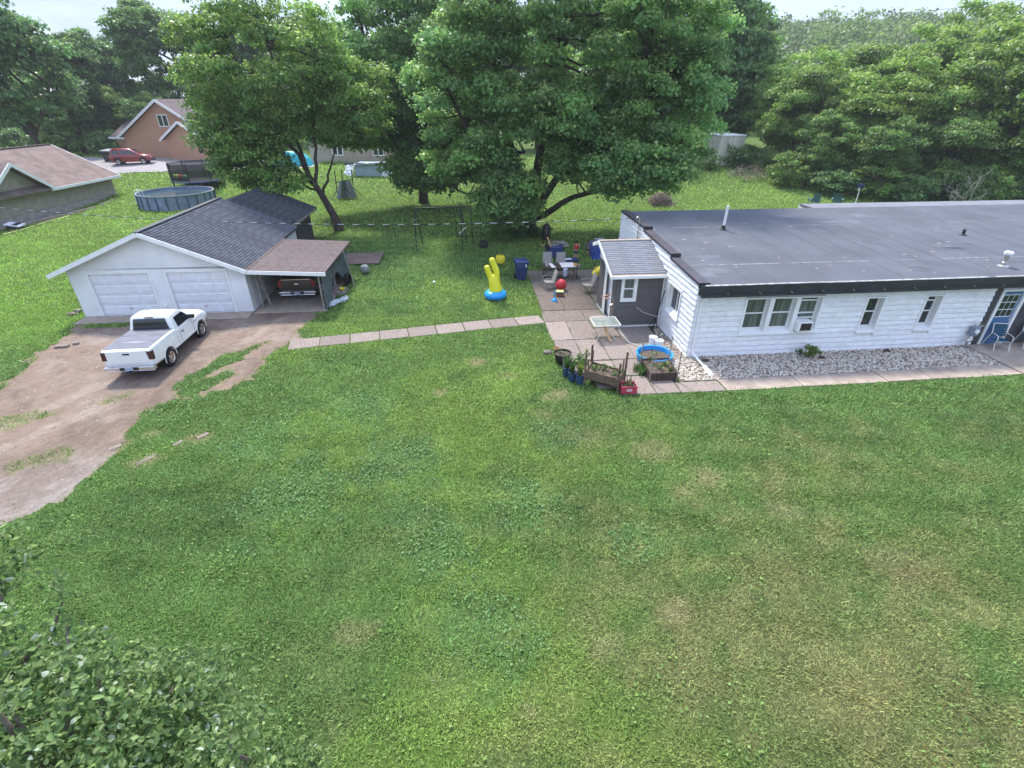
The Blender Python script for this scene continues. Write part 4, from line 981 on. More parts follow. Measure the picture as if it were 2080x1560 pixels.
# weeds in the patio joints
wx, wy = [], []
for a0, a1, b0, b1 in PS:
    for k in range(150):
        e = rng.integers(0, 4); u = rng.random()
        a, b = ((a0 + (a1 - a0) * u, b0 if e == 0 else b1) if e < 2 else (a0 if e == 2 else a1, b0 + (b1 - b0) * u))
        if fbm(np.array([a * 1.7]), np.array([b * 1.7]), 13)[0] > 0.50: p = hl(a + rng.normal() * 0.012, b + rng.normal() * 0.012); wx.append(p.x); wy.append(p.y)
wx = np.array(wx); wy = np.array(wy); n = len(wx); an = rng.uniform(0, 6.28, n); ln = rng.uniform(0.03, 0.09, n)
V = np.stack([np.stack([wx - np.sin(an) * .012, wy + np.cos(an) * .012, np.full(n, .02)], 1), np.stack([wx + np.sin(an) * .012, wy - np.cos(an) * .012, np.full(n, .02)], 1), np.stack([wx + np.cos(an) * ln, wy + np.sin(an) * ln, .03 + ln * .5], 1)], 1)
o = link('joint_weeds', np_mesh('joint_weeds', V.reshape(-1, 3), np.arange(3 * n).reshape(-1, 3), MT['grass'], np.repeat(np.array([(0.13, 0.22, 0.06)]) * rng.uniform(0.6, 1.3, (n, 1)), 3, 0)))
tag(o, 'small green weeds growing in the joints of the patio slabs', 'weeds', kind='stuff')
# gravel bed
GBED = [(-0.32, 3.22), (-0.02, 3.22), (-0.02, -0.05), (12.06, -0.05), (12.06, -1.84), (0.0, -1.97), (-1.03, -1.97), (-1.0, -0.2), (-0.7, 1.6)]
q = MB(); q.v = [tuple(hl(a, b, 0.012)) for a, b in GBED]; q.f = [tuple(range(len(GBED)))]
gb = q.build('gravel_bed', MT['bed']); tag(gb, 'earth under the white gravel beside the house wall', 'ground', kind='structure')
n = 6500; ga = rng.uniform(-1.1, 12.1, n); gb_ = rng.uniform(-2.0, 3.25, n)
thin = fbm(ga * 0.8, gb_ * 0.8, 91)
kq = (poly_sd(ga, gb_, GBED) < -0.02) & (rng.random(n) < 0.55 + 0.9 * (thin - 0.25)); ga, gb_ = ga[kq], gb_[kq]; n = len(ga)
ga2 = rng.uniform(-1.1, 12.1, 6500); gb2 = rng.uniform(-2.0, -0.05, 6500); kq = poly_sd(ga2, gb2, GBED) < -0.02
ga = np.concatenate([ga, ga2[kq]]); gb_ = np.concatenate([gb_, gb2[kq]]); n = len(ga)
ico = np.array([(0,0,1),(0.9,0,0.4),(0.28,0.85,0.4),(-0.72,0.53,0.4),(-0.72,-0.53,0.4),(0.28,-0.85,0.4),(0.72,0.53,-0.4),(-0.28,0.85,-0.4),(-0.9,0,-0.4),(-0.28,-0.85,-0.4),(0.72,-0.53,-0.4)])
icf = np.array([(0,1,2),(0,2,3),(0,3,4),(0,4,5),(0,5,1),(1,6,2),(2,6,7),(2,7,3),(3,7,8),(3,8,4),(4,8,9),(4,9,5),(5,9,10),(5,10,1),(1,10,6)])
sz = rng.uniform(0.024, 0.056, n); an = rng.uniform(0, 6.28, n)
st = ico[None] * sz[:, None, None] * rng.uniform(0.6, 1.3, (n, 1, 3)) * rng.uniform(0.8, 1.2, (n, 11, 1))
ca, sa = np.cos(an)[:, None], np.sin(an)[:, None]
sx = st[..., 0] * ca - st[..., 1] * sa; sy = st[..., 0] * sa + st[..., 1] * ca
P = np.stack([ga[:, None] * E1.x + gb_[:, None] * E2.x + HO.x + sx, ga[:, None] * E1.y + gb_[:, None] * E2.y + HO.y + sy, 0.02 + rng.uniform(0, 0.02, n)[:, None] + st[..., 2] * 0.7], -1)
tone = rng.choice([0, 1, 2, 3], n, p=[0.52, 0.30, 0.12, 0.06]); pal = np.array([(0.58, 0.52, 0.44), (0.43, 0.355, 0.285), (0.27, 0.225, 0.185), (0.16, 0.13, 0.12)])
o = link('gravel', np_mesh('gravel', P.reshape(-1, 3), (icf[None] + (np.arange(n) * 11)[:, None, None]).reshape(-1, 3), MT['stone'], np.repeat(pal[tone], 11, 0)))
tag(o, 'white and tan gravel stones in the bed along the house wall', 'gravel', kind='stuff')

# ------------------------------------------------------------------ vehicles
def wheel(parent, x, y, r, w, side, mats=('tire', 'alloy')):
    """tyre and rim; side = -1 right, +1 left"""
    rot = (R(90) if side < 0 else R(-90), 0, 0)
    q = MB(); q.lathe([(r*0.62, -w/2), (r*0.90, -w/2), (r*0.985, -w*0.36), (r, -w*0.15), (r, w*0.15), (r*0.985, w*0.36), (r*0.90, w/2), (r*0.64, w/2), (r*0.60, w*0.30)], 28, cap=False)
    t = q.build('wheel', MT[mats[0]], parent, True, loc=(x, y, r), rot=rot)
    q = MB(); q.lathe([(0.001, w*0.22), (r*0.12, w*0.36), (r*0.16, w*0.36), (r*0.19, w*0.25)], 16, cap=False)
    for k in range(5):
        a = 2 * math.pi * k / 5; c, s = math.cos(a), math.sin(a)
        for e in (-0.16, 0.16):
            c2, s2 = math.cos(a + e), math.sin(a + e)
            q.beam((c*r*0.12, s*r*0.12, w*0.30), (c2*r*0.60, s2*r*0.60, w*0.38), r*0.15, w*0.12)
    q.lathe([(r*0.50, w*0.36), (r*0.585, w*0.46), (r*0.64, w*0.50), (r*0.63, w*0.30)], 28, cap=False)
    q.build('rim', MT[mats[1]], t)
    q = MB(); q.lathe([(0.001, w*0.05), (r*0.60, w*0.05)], 24, cap=False); q.build('brake_disc', MT['dkplas'], t)
    return t

def car_body(stations, name, mt, parent, wells, crown_from=99, well_r=0.47, bev=0.02):
    rings = []
    for x, zb, zt, w, wt in stations:
        cr = 0.035 if x >= crown_from else 0.012
        h = [(w*0.90, zb), (w*0.985, zb + 0.10), (w, zb + 0.42*(zt-zb)), (w*0.995, zb + 0.62*(zt-zb)), (w*0.965, zt-0.12), (wt, zt-0.03), (wt-0.07, zt)]
        rings.append([(x, y, z) for y, z in h] + [(x, 0, zt + cr)] + [(x, -y, z) for y, z in reversed(h)] + [(x, 0, zb)])
    q = MB(); q.loft(rings); o = q.build(name, mt, parent)
    c = MB()
    for wx, r, wi in wells:
        for s in (-1, 1):
            lo = [(wx + r*math.cos(t), s*wi, r*0 + 0.40 + r*math.sin(t)) for t in np.linspace(0, 2*math.pi, 25)[:-1]]
            hi = [(p[0], s*1.3, p[2]) for p in lo]; c.loft([lo, hi])
    boolean_cut(o, c)
    me = o.data; me.polygons.foreach_set('use_smooth', [True]*len(me.polygons))
    try: me.set_sharp_from_angle(angle=R(32))
    except Exception: pass
    return o

def lerp_ring(rings, z):
    for (a, b) in zip(rings[:-1], rings[1:]):
        if a[0] <= z <= b[0]:
            t = (z - a[0]) / (b[0] - a[0]); return [a[k] + (b[k] - a[k]) * t for k in range(len(a))]
    return rings[-1] if z > rings[-1][0] else rings[0]

def cabin(rings, mt, parent, name='cab'):
    RR = []
    for z, x0, x1, hw, c in rings:
        RR.append([(x0 + c, -hw, z), (x1 - c*1.6, -hw, z), (x1 - c*0.4, -hw + c, z), (x1, -hw*0.45, z), (x1, hw*0.45, z), (x1 - c*0.4, hw - c, z), (x1 - c*1.6, hw, z), (x0 + c, hw, z), (x0 + c*0.3, hw - c, z), (x0, hw*0.4, z), (x0, -hw*0.4, z), (x0 + c*0.3, -hw + c, z)])
    q = MB(); q.loft(RR); return q.build(name, mt, parent, True)

def pane(parent, pts, off, mt='glass', name='window', th=0.012):
    p = [Vector(v) for v in pts]; n = (p[1] - p[0]).cross(p[3] - p[0]).normalized()
    if n.dot(Vector(off)) < 0: n = -n
    q = MB(); q.hexa([v - n * 0.03 for v in p], [v + n * th for v in p]); return q.build(name, MT[mt], parent)

def pane_rows(parent, rows, off, mt='glass', name='window'):
    """glass that follows a curved cab: rows of (left, right) points, pushed out by off"""
    q = MB(); o = Vector(off); V = []
    for a, b in rows:
        a, b = Vector(a), Vector(b); V += [a + o, a.lerp(b, 0.5) + o, b + o]
    q._add(V, [(i*3+k, i*3+k+1, i*3+k+4, i*3+k+3) for i in range(len(rows)-1) for k in (0, 1)])
    ob = q.build(name, MT[mt], parent); ob.modifiers.new('s', 'SOLIDIFY').thickness = 0.006; return ob

def pickup(name, label, loc, rotz, paint, ram=True):
    t = thing(name, label, 'pickup truck', loc, rotz)
    k = 0.0 if ram else 0.55
    st = [(0.05, 0.60, 1.27, 0.93, 0.885), (0.12, 0.54, 1.31, 0.985, 0.93), (0.75, 0.50, 1.32, 1.0, 0.94), (1.9, 0.48, 1.31, 1.0, 0.945), (2.12, 0.46, 1.29, 0.99, 0.95), (2.2, 0.46, 1.22, 0.985, 0.95),
          (3.0, 0.45, 1.20, 0.985, 0.95), (3.75 + k, 0.44, 1.20, 0.985, 0.94), (3.98 + k, 0.46, 1.20, 0.985, 0.90), (4.3 + k, 0.48, 1.22, 0.99, 0.84), (4.75 + k, 0.50, 1.18, 0.98, 0.80), (5.12 + k, 0.52, 1.08, 0.95, 0.74), (5.27 + k, 0.58, 0.95, 0.88, 0.66)]
    ax = (1.22, 4.28 + k)
    body = car_body(st, 'body', MT[paint], t, [(ax[0], 0.465, 0.66), (ax[1], 0.465, 0.66)], crown_from=3.9)
    q = MB()
    q.box(0.3, -0.66, 0.34, 5.0 + k, 0.66, 0.58)
    q.build('chassis', MT['dkplas'], t)
    RG = [(1.17, 2.17, 4.02 + k, 0.935, 0.05), (1.35, 2.19, 3.84 + k, 0.905, 0.06), (1.58, 2.22, 3.56 + k, 0.85, 0.07), (1.76, 2.26, 3.34 + k, 0.80, 0.07), (1.84, 2.31, 3.22 + k, 0.765, 0.09), (1.875, 2.45, 3.05 + k, 0.66, 0.12)]
    cb = cabin(RG, MT[paint], t)
    def X0(z): return lerp_ring(RG, z)[1]
    def X1(z): return lerp_ring(RG, z)[2]
    def HW(z): return lerp_ring(RG, z)[3]
    zs = np.linspace(1.24, 1.775, 8)
    pane_rows(cb, [((X0(z), -0.76 + 0.22 * (z - 1.26), z), (X0(z), 0.76 - 0.22 * (z - 1.26), z)) for z in zs], (-0.016, 0, 0.002), name='rear_window')
    pane_rows(cb, [((X1(z), -0.74 + 0.22 * (z - 1.26), z), (X1(z), 0.74 - 0.22 * (z - 1.26), z)) for z in zs], (0.016, 0, 0.004), name='windscreen')
    for s in (-1, 1):
        a0, a1 = X0(1.25) + 0.34, X1(1.25) - 0.26; b0, b1 = X0(1.68) + 0.30, X1(1.68) - 0.14
        pane_rows(cb, [((a0 + (b0 - a0) * u, s*HW(1.25 + 0.43 * u), 1.25 + 0.43 * u), (a1 + (b1 - a1) * u, s*HW(1.25 + 0.43 * u), 1.25 + 0.43 * u)) for u in np.linspace(0, 1, 6)], (0, s * 0.012, 0.002), name='side_window')
        q = MB(); q.box(a1 - 0.16, s*0.92 if s > 0 else -1.16, 1.24, a1 + 0.02, 1.16 if s > 0 else -0.92, 1.42); q.build('mirror', MT['dkplas'], t, bevel=0.04)
        q = MB(); q.box(2.56, s*0.985 - 0.02, 0.98, 2.74, s*0.985 + 0.02, 1.025); q.build('door_handle', MT['dkplas'], t, bevel=0.01)
        q = MB()
        for dx_ in (2.42, 3.62 + k, 2.16): q.tube([(dx_, s*0.976, 0.57), (dx_, s*0.986, 0.78), (dx_, s*0.984, 0.92), (dx_, s*0.955, 1.08)], 0.007, 4)
        q.build('door_seam', MT['dkplas'], t)
        q = MB(); q.beam((1.75, s*0.995, 0.60), (ax[1] - 0.52, s*0.992, 0.58), 0.02, 0.05); q.build('rocker_trim', MT['carwhite' if ram else 'dkplas'], t)
        q = MB(); q.lathe([(0.001, 0.012), (0.085, 0.012), (0.09, 0.0)], 16, cap=False); q.build('fuel_door', MT[paint], t, loc=(1.78, s*0.992, 1.0), rot=(R(90) if s < 0 else R(-90), 0, 0))
        for wx in ax:
            q = MB(); q.tube([(wx + 0.472*math.cos(u), s*0.985, 0.40 + 0.472*math.sin(u)) for u in np.linspace(-0.15, math.pi + 0.15, 15)], 0.017, 6); q.build('wheel_arch', MT[paint], body, True)
            wheel(t, wx, s*0.865, 0.395, 0.265, s)
        q = MB(); q.hexa([(0.035, s*0.80, 0.86), (0.035, s*0.985, 0.86), (0.16, s*1.0, 0.86), (0.16, s*0.80, 0.86)], [(0.035, s*0.78, 1.22), (0.035, s*0.955, 1.22), (0.22, s*0.99, 1.22), (0.22, s*0.78, 1.22)]); q.build('tail_lamp', MT['taillight' if ram else 'redlamp'], t, bevel=0.015)
        q = MB(); q.hexa([(5.05 + k, s*0.62, 0.80), (5.26 + k, s*0.60, 0.80), (5.2 + k, s*0.88, 0.80), (4.95 + k, s*0.955, 0.80)], [(5.0 + k, s*0.62, 1.0), (5.22 + k, s*0.60, 1.0), (5.15 + k, s*0.86, 1.0), (4.9 + k, s*0.95, 1.0)]); q.build('headlamp', MT['clear'], t)
    # tailgate
    q = MB(); q.box(0.028, -0.775, 0.70, 0.07, 0.775, 1.27); tg = q.build('tailgate', MT[paint], t, bevel=0.02)
    q = MB(); q.box(0.012, -0.13, 1.10, 0.03, 0.13, 1.17); q.build('tailgate_handle', MT['dkplas'], tg, bevel=0.012)
    q = MB(); q.box(-0.10, -0.98, 0.46, 0.10, 0.98, 0.62); q.box(-0.06, -0.93, 0.40, 0.10, 0.93, 0.46); q.build('rear_bumper', MT['chrome'], t, bevel=0.03)
    q = MB(); q.box(-0.112, -0.36, 0.47, -0.10, 0.36, 0.61); q.build('bumper_recess', MT['dkplas'], t)
    q = MB(); q.box(-0.126, -0.155, 0.47, -0.113, 0.155, 0.62); q.build('number_plate', MT['plate'], t)
    q = MB(); q.box(-0.22, -0.05, 0.40, -0.0, 0.05, 0.45); q.build('tow_hitch', MT['dkplas'], t)
    q = MB(); q.box(5.15 + k, -0.85, 0.46, 5.38 + k, 0.85, 0.66); q.build('front_bumper', MT['chrome'], t, bevel=0.05)
    q = MB(); q.box(5.2 + k, -0.55, 0.70, 5.275 + k, 0.55, 1.0); q.build('grille', MT['chrome'], t, bevel=0.02)
    if ram:
        for i, (a, b) in enumerate(((0.16, 0.80), (0.82, 1.46), (1.48, 2.13))):
            q = MB(); q.box(a, -0.865, 1.285, b, 0.865, 1.334); q.build('bed_cover_panel', MT['tonneau'], t, bevel=0.012)
        q = MB(); q.box(2.26, -0.17, 1.80, 2.33, 0.17, 1.838); q.build('third_brake_lamp', MT['taillight'], cb)
        for s in (-1, 1):
            q = MB(); q.box(3.72, s*0.99 - 0.012, 0.98, 4.0, s*0.99 + 0.008, 0.995); q.build('door_badge', MT['dkplas'], t)
    else:
        q = MB(); q.box(0.16, -0.86, 1.24, 2.13, 0.86, 1.335); q.build('bed_floor', MT['dkplas'], t)
        q = MB(); q.loft([[(0.02 + e, 0.13 * math.cos(u), 1.02 + 0.055 * math.sin(u)) for u in np.linspace(0, 6.283, 21)[:-1]] for e in (0, 0.012)]); q.build('oval_emblem', MT['chrome'], tg)
        q = MB(); q.box(0.02, -0.77, 1.255, 0.06, 0.77, 1.285); q.build('chrome_strip', MT['chrome'], tg)
    return t

pickup('pickup_truck', 'white pickup truck with grey folding bed cover parked on the dirt driveway', (-14.0, 16.3, 0.012), R(96), 'carwhite', True).scale = (0.9, 0.9, 0.9)
pickup('pickup_truck', 'dark pickup truck with red tail lamps parked inside the carport', tuple(gl(9.62, 1.15, 0.03)), R(90) + TH, 'cardark', False).scale = (0.92, 0.92, 0.92)

def suv(loc, rotz):
    t = thing('sport_utility_vehicle', 'dark red compact car parked by the brick house', 'car', loc, rotz)
    st = [(0.0, 0.40, 1.0, 0.80, 0.74), (0.12, 0.32, 1.06, 0.86, 0.80), (1.2, 0.28, 1.05, 0.88, 0.82), (3.0, 0.28, 1.0, 0.88, 0.80), (3.6, 0.30, 0.98, 0.87, 0.74), (4.2, 0.34, 0.90, 0.83, 0.66), (4.42, 0.40, 0.74, 0.70, 0.55)]
    car_body(st, 'body', MT['carred'], t, [(0.85, 0.38, 0.55), (3.5, 0.38, 0.55)], crown_from=3.2)
    RG = [(0.98, 0.10, 3.35, 0.82, 0.05), (1.2, 0.16, 3.0, 0.76, 0.06), (1.48, 0.30, 2.45, 0.68, 0.10), (1.58, 0.55, 2.1, 0.56, 0.12)]
    cb = cabin(RG, MT['carred'], t)
    for s in (-1, 1):
        for a0, a1, b0, b1 in ((0.35, 1.15, 0.50, 1.15), (1.25, 1.95, 1.25, 1.90), (2.02, 2.80, 1.98, 2.36)):
            pane(cb, [(a0, s*0.80, 1.04), (a1, s*0.80, 1.04), (b1, s*0.70, 1.42), (b0, s*0.70, 1.42)], (0, s, 0), name='side_window')
        for wx in (0.85, 3.5): wheel(t, wx, s*0.78, 0.33, 0.2, s)
        q = MB(); q.box(0.02, s*0.70 - 0.08, 0.80, 0.14, s*0.70 + 0.09, 1.02); q.build('tail_lamp', MT['redlamp'], t)
        q = MB(); q.box(4.18, s*0.58 - 0.12, 0.66, 4.38, s*0.58 + 0.12, 0.80); q.build('headlamp', MT['clear'], t)
    pane(cb, [(0.17, -0.62, 1.08), (0.17, 0.62, 1.08), (0.28, 0.56, 1.42), (0.28, -0.56, 1.42)], (-1, 0, 0), name='rear_window')
    pane(cb, [(3.18, -0.66, 1.08), (3.18, 0.66, 1.08), (2.52, 0.56, 1.45), (2.52, -0.56, 1.45)], (1, 0, 0.3), name='windscreen')
    q = MB(); q.box(4.30, -0.7, 0.34, 4.48, 0.7, 0.52); q.build('front_bumper', MT['dkplas'], t, bevel=0.04)
    t.scale = (1.0, 1.04, 1.13)
    return t
suv((-48.9, 66.9, tz(-48.5, 67) + 0.03), R(18))
# ------------------------------------------------------------------ trees
def unit(v): return v / (np.linalg.norm(v, axis=-1, keepdims=True) + 1e-9)

def leaf_cloud(clumps, dens, size, pal, rs, hi=(0.22, 0.29, 0.07), hi_p=0.06, aspect=0.42, shell=0.55, up=0.45):
    """leaf-sized folded faces spread over many small clumps; clumps rows = x y z rx ry rz"""
    clumps = np.asarray(clumps, float); Vs, Cs = [], []
    r = np.cbrt(clumps[:, 3] * clumps[:, 4] * clumps[:, 5]); cnt = np.maximum(6, (dens * r * r).astype(int))
    ci = np.repeat(np.arange(len(clumps)), cnt); n = len(ci)
    d = unit(rs.normal(size=(n, 3))); d[:, 2] = np.where(d[:, 2] < -0.35, -d[:, 2] * 0.6, d[:, 2])
    rho = 1 - shell * rs.random(n) ** 1.4; rho *= 1 + 0.22 * rs.normal(size=n) * 0.6
    p = clumps[ci, :3] + d * clumps[ci, 3:6] * rho[:, None]
    nr = unit(d * 0.55 + np.array([0, 0, up]) + rs.normal(size=(n, 3)) * 0.55)
    t = unit(np.cross(nr, rs.normal(size=(n, 3)))); t[:, 2] -= 0.25; t = unit(t); s = unit(np.cross(nr, t))
    L = size * rs.uniform(0.65, 1.35, n); Wd = L * aspect * rs.uniform(0.8, 1.2, n)
    V = np.empty((n, 4, 3)); V[:, 0] = p; m = p + t * (L * 0.5)[:, None]
    fold = nr * (L * 0.10)[:, None]
    V[:, 1] = m + s * Wd[:, None] + fold; V[:, 3] = m - s * Wd[:, None] + fold
    V[:, 2] = p + t * L[:, None] - nr * (L * 0.12)[:, None]
    pal = np.array(pal); c = pal[rs.integers(0, len(pal), len(clumps))][ci] * 0.6 + pal[rs.integers(0, len(pal), n)] * 0.4
    c = c * (rs.uniform(0.66, 1.34, len(clumps)))[ci][:, None] * rs.uniform(0.65, 1.35, n)[:, None]
    young = (rs.random(n) < hi_p * (1 + 5 * (d[:, 2] > 0.5))); c[young] = c[young] * 0.4 + np.array(hi) * 0.9  # young leaves, plus sunlit highlights painted mostly on the clump tops
    return V.reshape(-1, 3), np.arange(4 * n).reshape(-1, 4), np.repeat(c, 4, 0)

def fill_ellipsoids(ells, rs, rmin, rmax, inner=0.45, flat=0.72, spacing=0.75):
    """clumps packed through a set of crown lobes (cx cy cz rx ry rz count)"""
    out = []
    for cx, cy, cz, rx, ry, rzz, cnt in ells:
        tries = 0; mine = 0
        while mine < cnt and tries < cnt * 12:
            tries += 1
            d = unit(rs.normal(size=3)); rho = inner + (1 - inner) * rs.random() ** 0.6
            r = rs.uniform(rmin, rmax); c = np.array([cx, cy, cz]) + d * np.array([rx, ry, rzz]) * rho
            if all((c[0]-q[0])**2 + (c[1]-q[1])**2 + (c[2]-q[2])**2 > (spacing * (r + q[3]) * 0.5) ** 2 for q in out[-220:]):
                out.append((c[0], c[1], c[2], r, r * rs.uniform(0.85, 1.15), r * flat)); mine += 1
    return np.array(out)

def wobble(p0, p1, rs, n=5, amp=0.12, sag=0.0):
    p0 = np.array(p0, float); p1 = np.array(p1, float); L = np.linalg.norm(p1 - p0); pts = []
    for i in range(n + 1):
        t = i / n; q = p0 + (p1 - p0) * t
        if 0 < i < n: q = q + rs.normal(size=3) * amp * L * 0.25
        q[2] += sag * math.sin(math.pi * t) * L
        pts.append(q)
    return pts

def trunk_mesh(trunk, limbs, clumps, rs, r0, twig=0.7, nseg=7, name='trunk'):
    """trunk polyline, limb polylines given as (points, start radius, end radius), then a twig to every clump"""
    q = MB(); m = len(trunk)
    rr = [r0 * (1.25 if i == 0 else 1 - 0.45 * i / max(1, m - 1)) for i in range(m)]
    q.tube(trunk, rr, 10, cap=False)
    nodes = [np.array(trunk[-1])]; 
    for pts, ra, rb in limbs:
        k = len(pts); q.tube(pts, [ra + (rb - ra) * i / (k - 1) for i in range(k)], nseg, cap=False)
        for i in range(1, k): nodes.append(np.array(pts[i])); nodes.append((np.array(pts[i]) + np.array(pts[i-1])) / 2)
    nodes = np.array(nodes)
    for c in clumps:
        if rs.random() > twig: continue
        j = np.argmin(((nodes - c[:3]) ** 2).sum(1) + 3 * np.maximum(0, nodes[:, 2] - c[2])); L = np.linalg.norm(nodes[j] - c[:3])
        if L < 0.3 or L > 6: continue
        pts = wobble(nodes[j], c[:3], rs, 3, 0.22, 0.05); q.tube(pts, [0.022 * L + 0.012, 0.016 * L + 0.01, 0.012 * L + 0.006, 0.008], 5, cap=False)
    return q

PAL_MAPLE = [(0.156, 0.315, 0.091), (0.197, 0.371, 0.106), (0.128, 0.270, 0.091), (0.237, 0.407, 0.111)]
PAL_LIGHT = [(0.171, 0.333, 0.073), (0.209, 0.384, 0.080), (0.138, 0.290, 0.073), (0.240, 0.402, 0.084)]
PAL_DARK = [(0.124, 0.258, 0.085), (0.152, 0.304, 0.094), (0.107, 0.222, 0.083)]
PAL_MID = [(0.159, 0.294, 0.062), (0.198, 0.337, 0.066), (0.124, 0.244, 0.058), (0.226, 0.360, 0.073)]

def big_tree(name, label, base, r0, trunk, limbs, ells, rs, rmin, rmax, dens, size, pal, group=None, cat='tree', flat=0.72, twig=0.7, extra=None, **kw):
    t = thing(name, label, cat, base, group=group); b = np.array(base)
    cl = fill_ellipsoids(ells, rs, rmin, rmax, flat=flat)
    if extra is not None: cl = np.concatenate([cl, np.array(extra, float)])
    q = trunk_mesh([np.array(p) for p in trunk], limbs, cl, rs, r0, twig)
    q.v = [tuple(np.array(v) - b) for v in q.v]; link('trunk', q.mesh('trunk', MT['bark'], 'full', fix=False), t)
    V, F, C = leaf_cloud(cl, dens, size, pal, rs, **kw); V = V - b
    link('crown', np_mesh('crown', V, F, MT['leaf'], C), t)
    return t

def limb(rs, *pts, ra=0.2, rb=0.05, n=4):
    out = []
    for a, b in zip(pts[:-1], pts[1:]):
        w = wobble(a, b, rs, n, 0.10); out += w if not out else w[1:]
    return (out, ra, rb)

rs = np.random.default_rng(5)
# the big maple behind the patio
bx_, by_ = 1.35, 39.6
maple = big_tree('maple_tree', 'huge spreading maple with several thick stems behind the patio', (bx_, by_, 0), 0.62,
    [(bx_, by_, 0), (bx_ + 0.05, by_, 0.8), (bx_ + 0.05, by_, 1.7)],
    [limb(rs, (1.3, 39.6, 1.0), (-0.4, 39.4, 3.2), (-2.6, 39, 6.2), (-4.2, 38.6, 9.5), ra=0.34, rb=0.07),
     limb(rs, (1.3, 39.6, 1.4), (0.6, 39.5, 4.0), (-0.6, 39.5, 8.5), (-1.5, 40, 13.0), ra=0.40, rb=0.08),
     limb(rs, (1.4, 39.6, 1.4), (1.9, 39.8, 5.0), (2.8, 40.2, 9.5), (3.5, 40.5, 14.5), ra=0.42, rb=0.08),
     limb(rs, (1.5, 39.6, 1.2), (3.4, 39.4, 4.2), (6.4, 39, 7.2), (9.5, 38.4, 10), ra=0.34, rb=0.06),
     limb(rs, (1.6, 39.5, 1.1), (4.4, 38.6, 2.8), (7.8, 37.2, 4.0), (10.5, 36.2, 5.2), ra=0.26, rb=0.05),
     limb(rs, (1.2, 39.6, 0.9), (-1.6, 39, 2.4), (-4.0, 38.4, 3.4), ra=0.20, rb=0.05)],
    [(4, 40.5, 12.8, 9.8, 7, 6.8, 230), (-3.4, 38.2, 8.8, 3.8, 3.6, 4.8, 75), (10.2, 38, 8.6, 3.8, 4, 4.2, 76), (8.0, 35.8, 5.0, 3.7, 2.6, 1.7, 44),
     (-0.3, 36.9, 2.9, 2.4, 1.5, 1.8, 38), (-1.6, 37.4, 5.2, 1.6, 1.4, 1.1, 14), (4.2, 37.2, 5.0, 1.8, 1.2, 0.9, 12), (3.6, 36.8, 8.4, 4.6, 3, 2.3, 60), (7.0, 37.0, 5.8, 3.0, 2.4, 1.8, 30), (5.5, 39.5, 15.5, 8, 6, 4.5, 60), (-3.0, 39.0, 4.9, 2.2, 2.0, 0.9, 12)],
    rs, 0.75, 1.35, 430, 0.195, PAL_MAPLE, hi=(0.30, 0.38, 0.11), hi_p=0.09, aspect=0.46)
# leaning tree beside the garage
big_tree('leaning_tree', 'leaning dark-trunked tree with pale feathery crown beside the garage', (-13.67, 40.6, 0), 0.34,
    [(-13.67, 40.6, 0), (-13.95, 40.6, 1.2), (-14.6, 40.6, 2.7), (-15.0, 40.6, 3.5)],
    [limb(rs, (-14.9, 40.6, 3.3), (-16.4, 40.5, 4.8), (-19.0, 40, 7.0), (-21.5, 39.6, 9.5), ra=0.17, rb=0.04),
     limb(rs, (-14.9, 40.6, 3.4), (-16.2, 40.6, 6.0), (-18, 40.4, 9.5), (-19, 40.2, 12.5), ra=0.18, rb=0.04),
     limb(rs, (-15.0, 40.6, 3.4), (-15.6, 40.6, 6.0), (-16.2, 40.6, 10), (-16.4, 40.6, 13.4), ra=0.17, rb=0.04),
     limb(rs, (-14.9, 40.6, 3.2), (-14.6, 40.6, 5.2), (-14.2, 40.7, 8.5), (-13.6, 41, 12), ra=0.15, rb=0.04),
     limb(rs, (-14.5, 40.6, 2.6), (-13.6, 40.7, 4.6), (-12.2, 41, 7.4), ra=0.12, rb=0.03),
     limb(rs, (-14.7, 40.6, 3.0), (-17.5, 40.2, 4.2), (-20.5, 39.6, 5.2), ra=0.10, rb=0.03),
     limb(rs, (-15.0, 40.5, 3.6), (-17.0, 40.0, 5.5), (-20.0, 39.2, 7.0), ra=0.10, rb=0.03)],
    [(-16.9, 40.5, 11.2, 5.7, 4.6, 4.4, 200), (-19.4, 39.6, 7.2, 2.8, 2.8, 2.9, 70), (-11.8, 41, 9.2, 3.2, 2.8, 3.2, 70), (-17.0, 38.4, 3.9, 2.0, 1.4, 0.9, 16), (-18.6, 39.0, 5.2, 2.6, 2.0, 1.8, 38), (-16.2, 40.4, 7.6, 2.6, 2.4, 1.4, 16)],
    rs, 0.6, 1.1, 300, 0.20, PAL_LIGHT, hi=(0.32, 0.42, 0.10), hi_p=0.12, aspect=0.36)
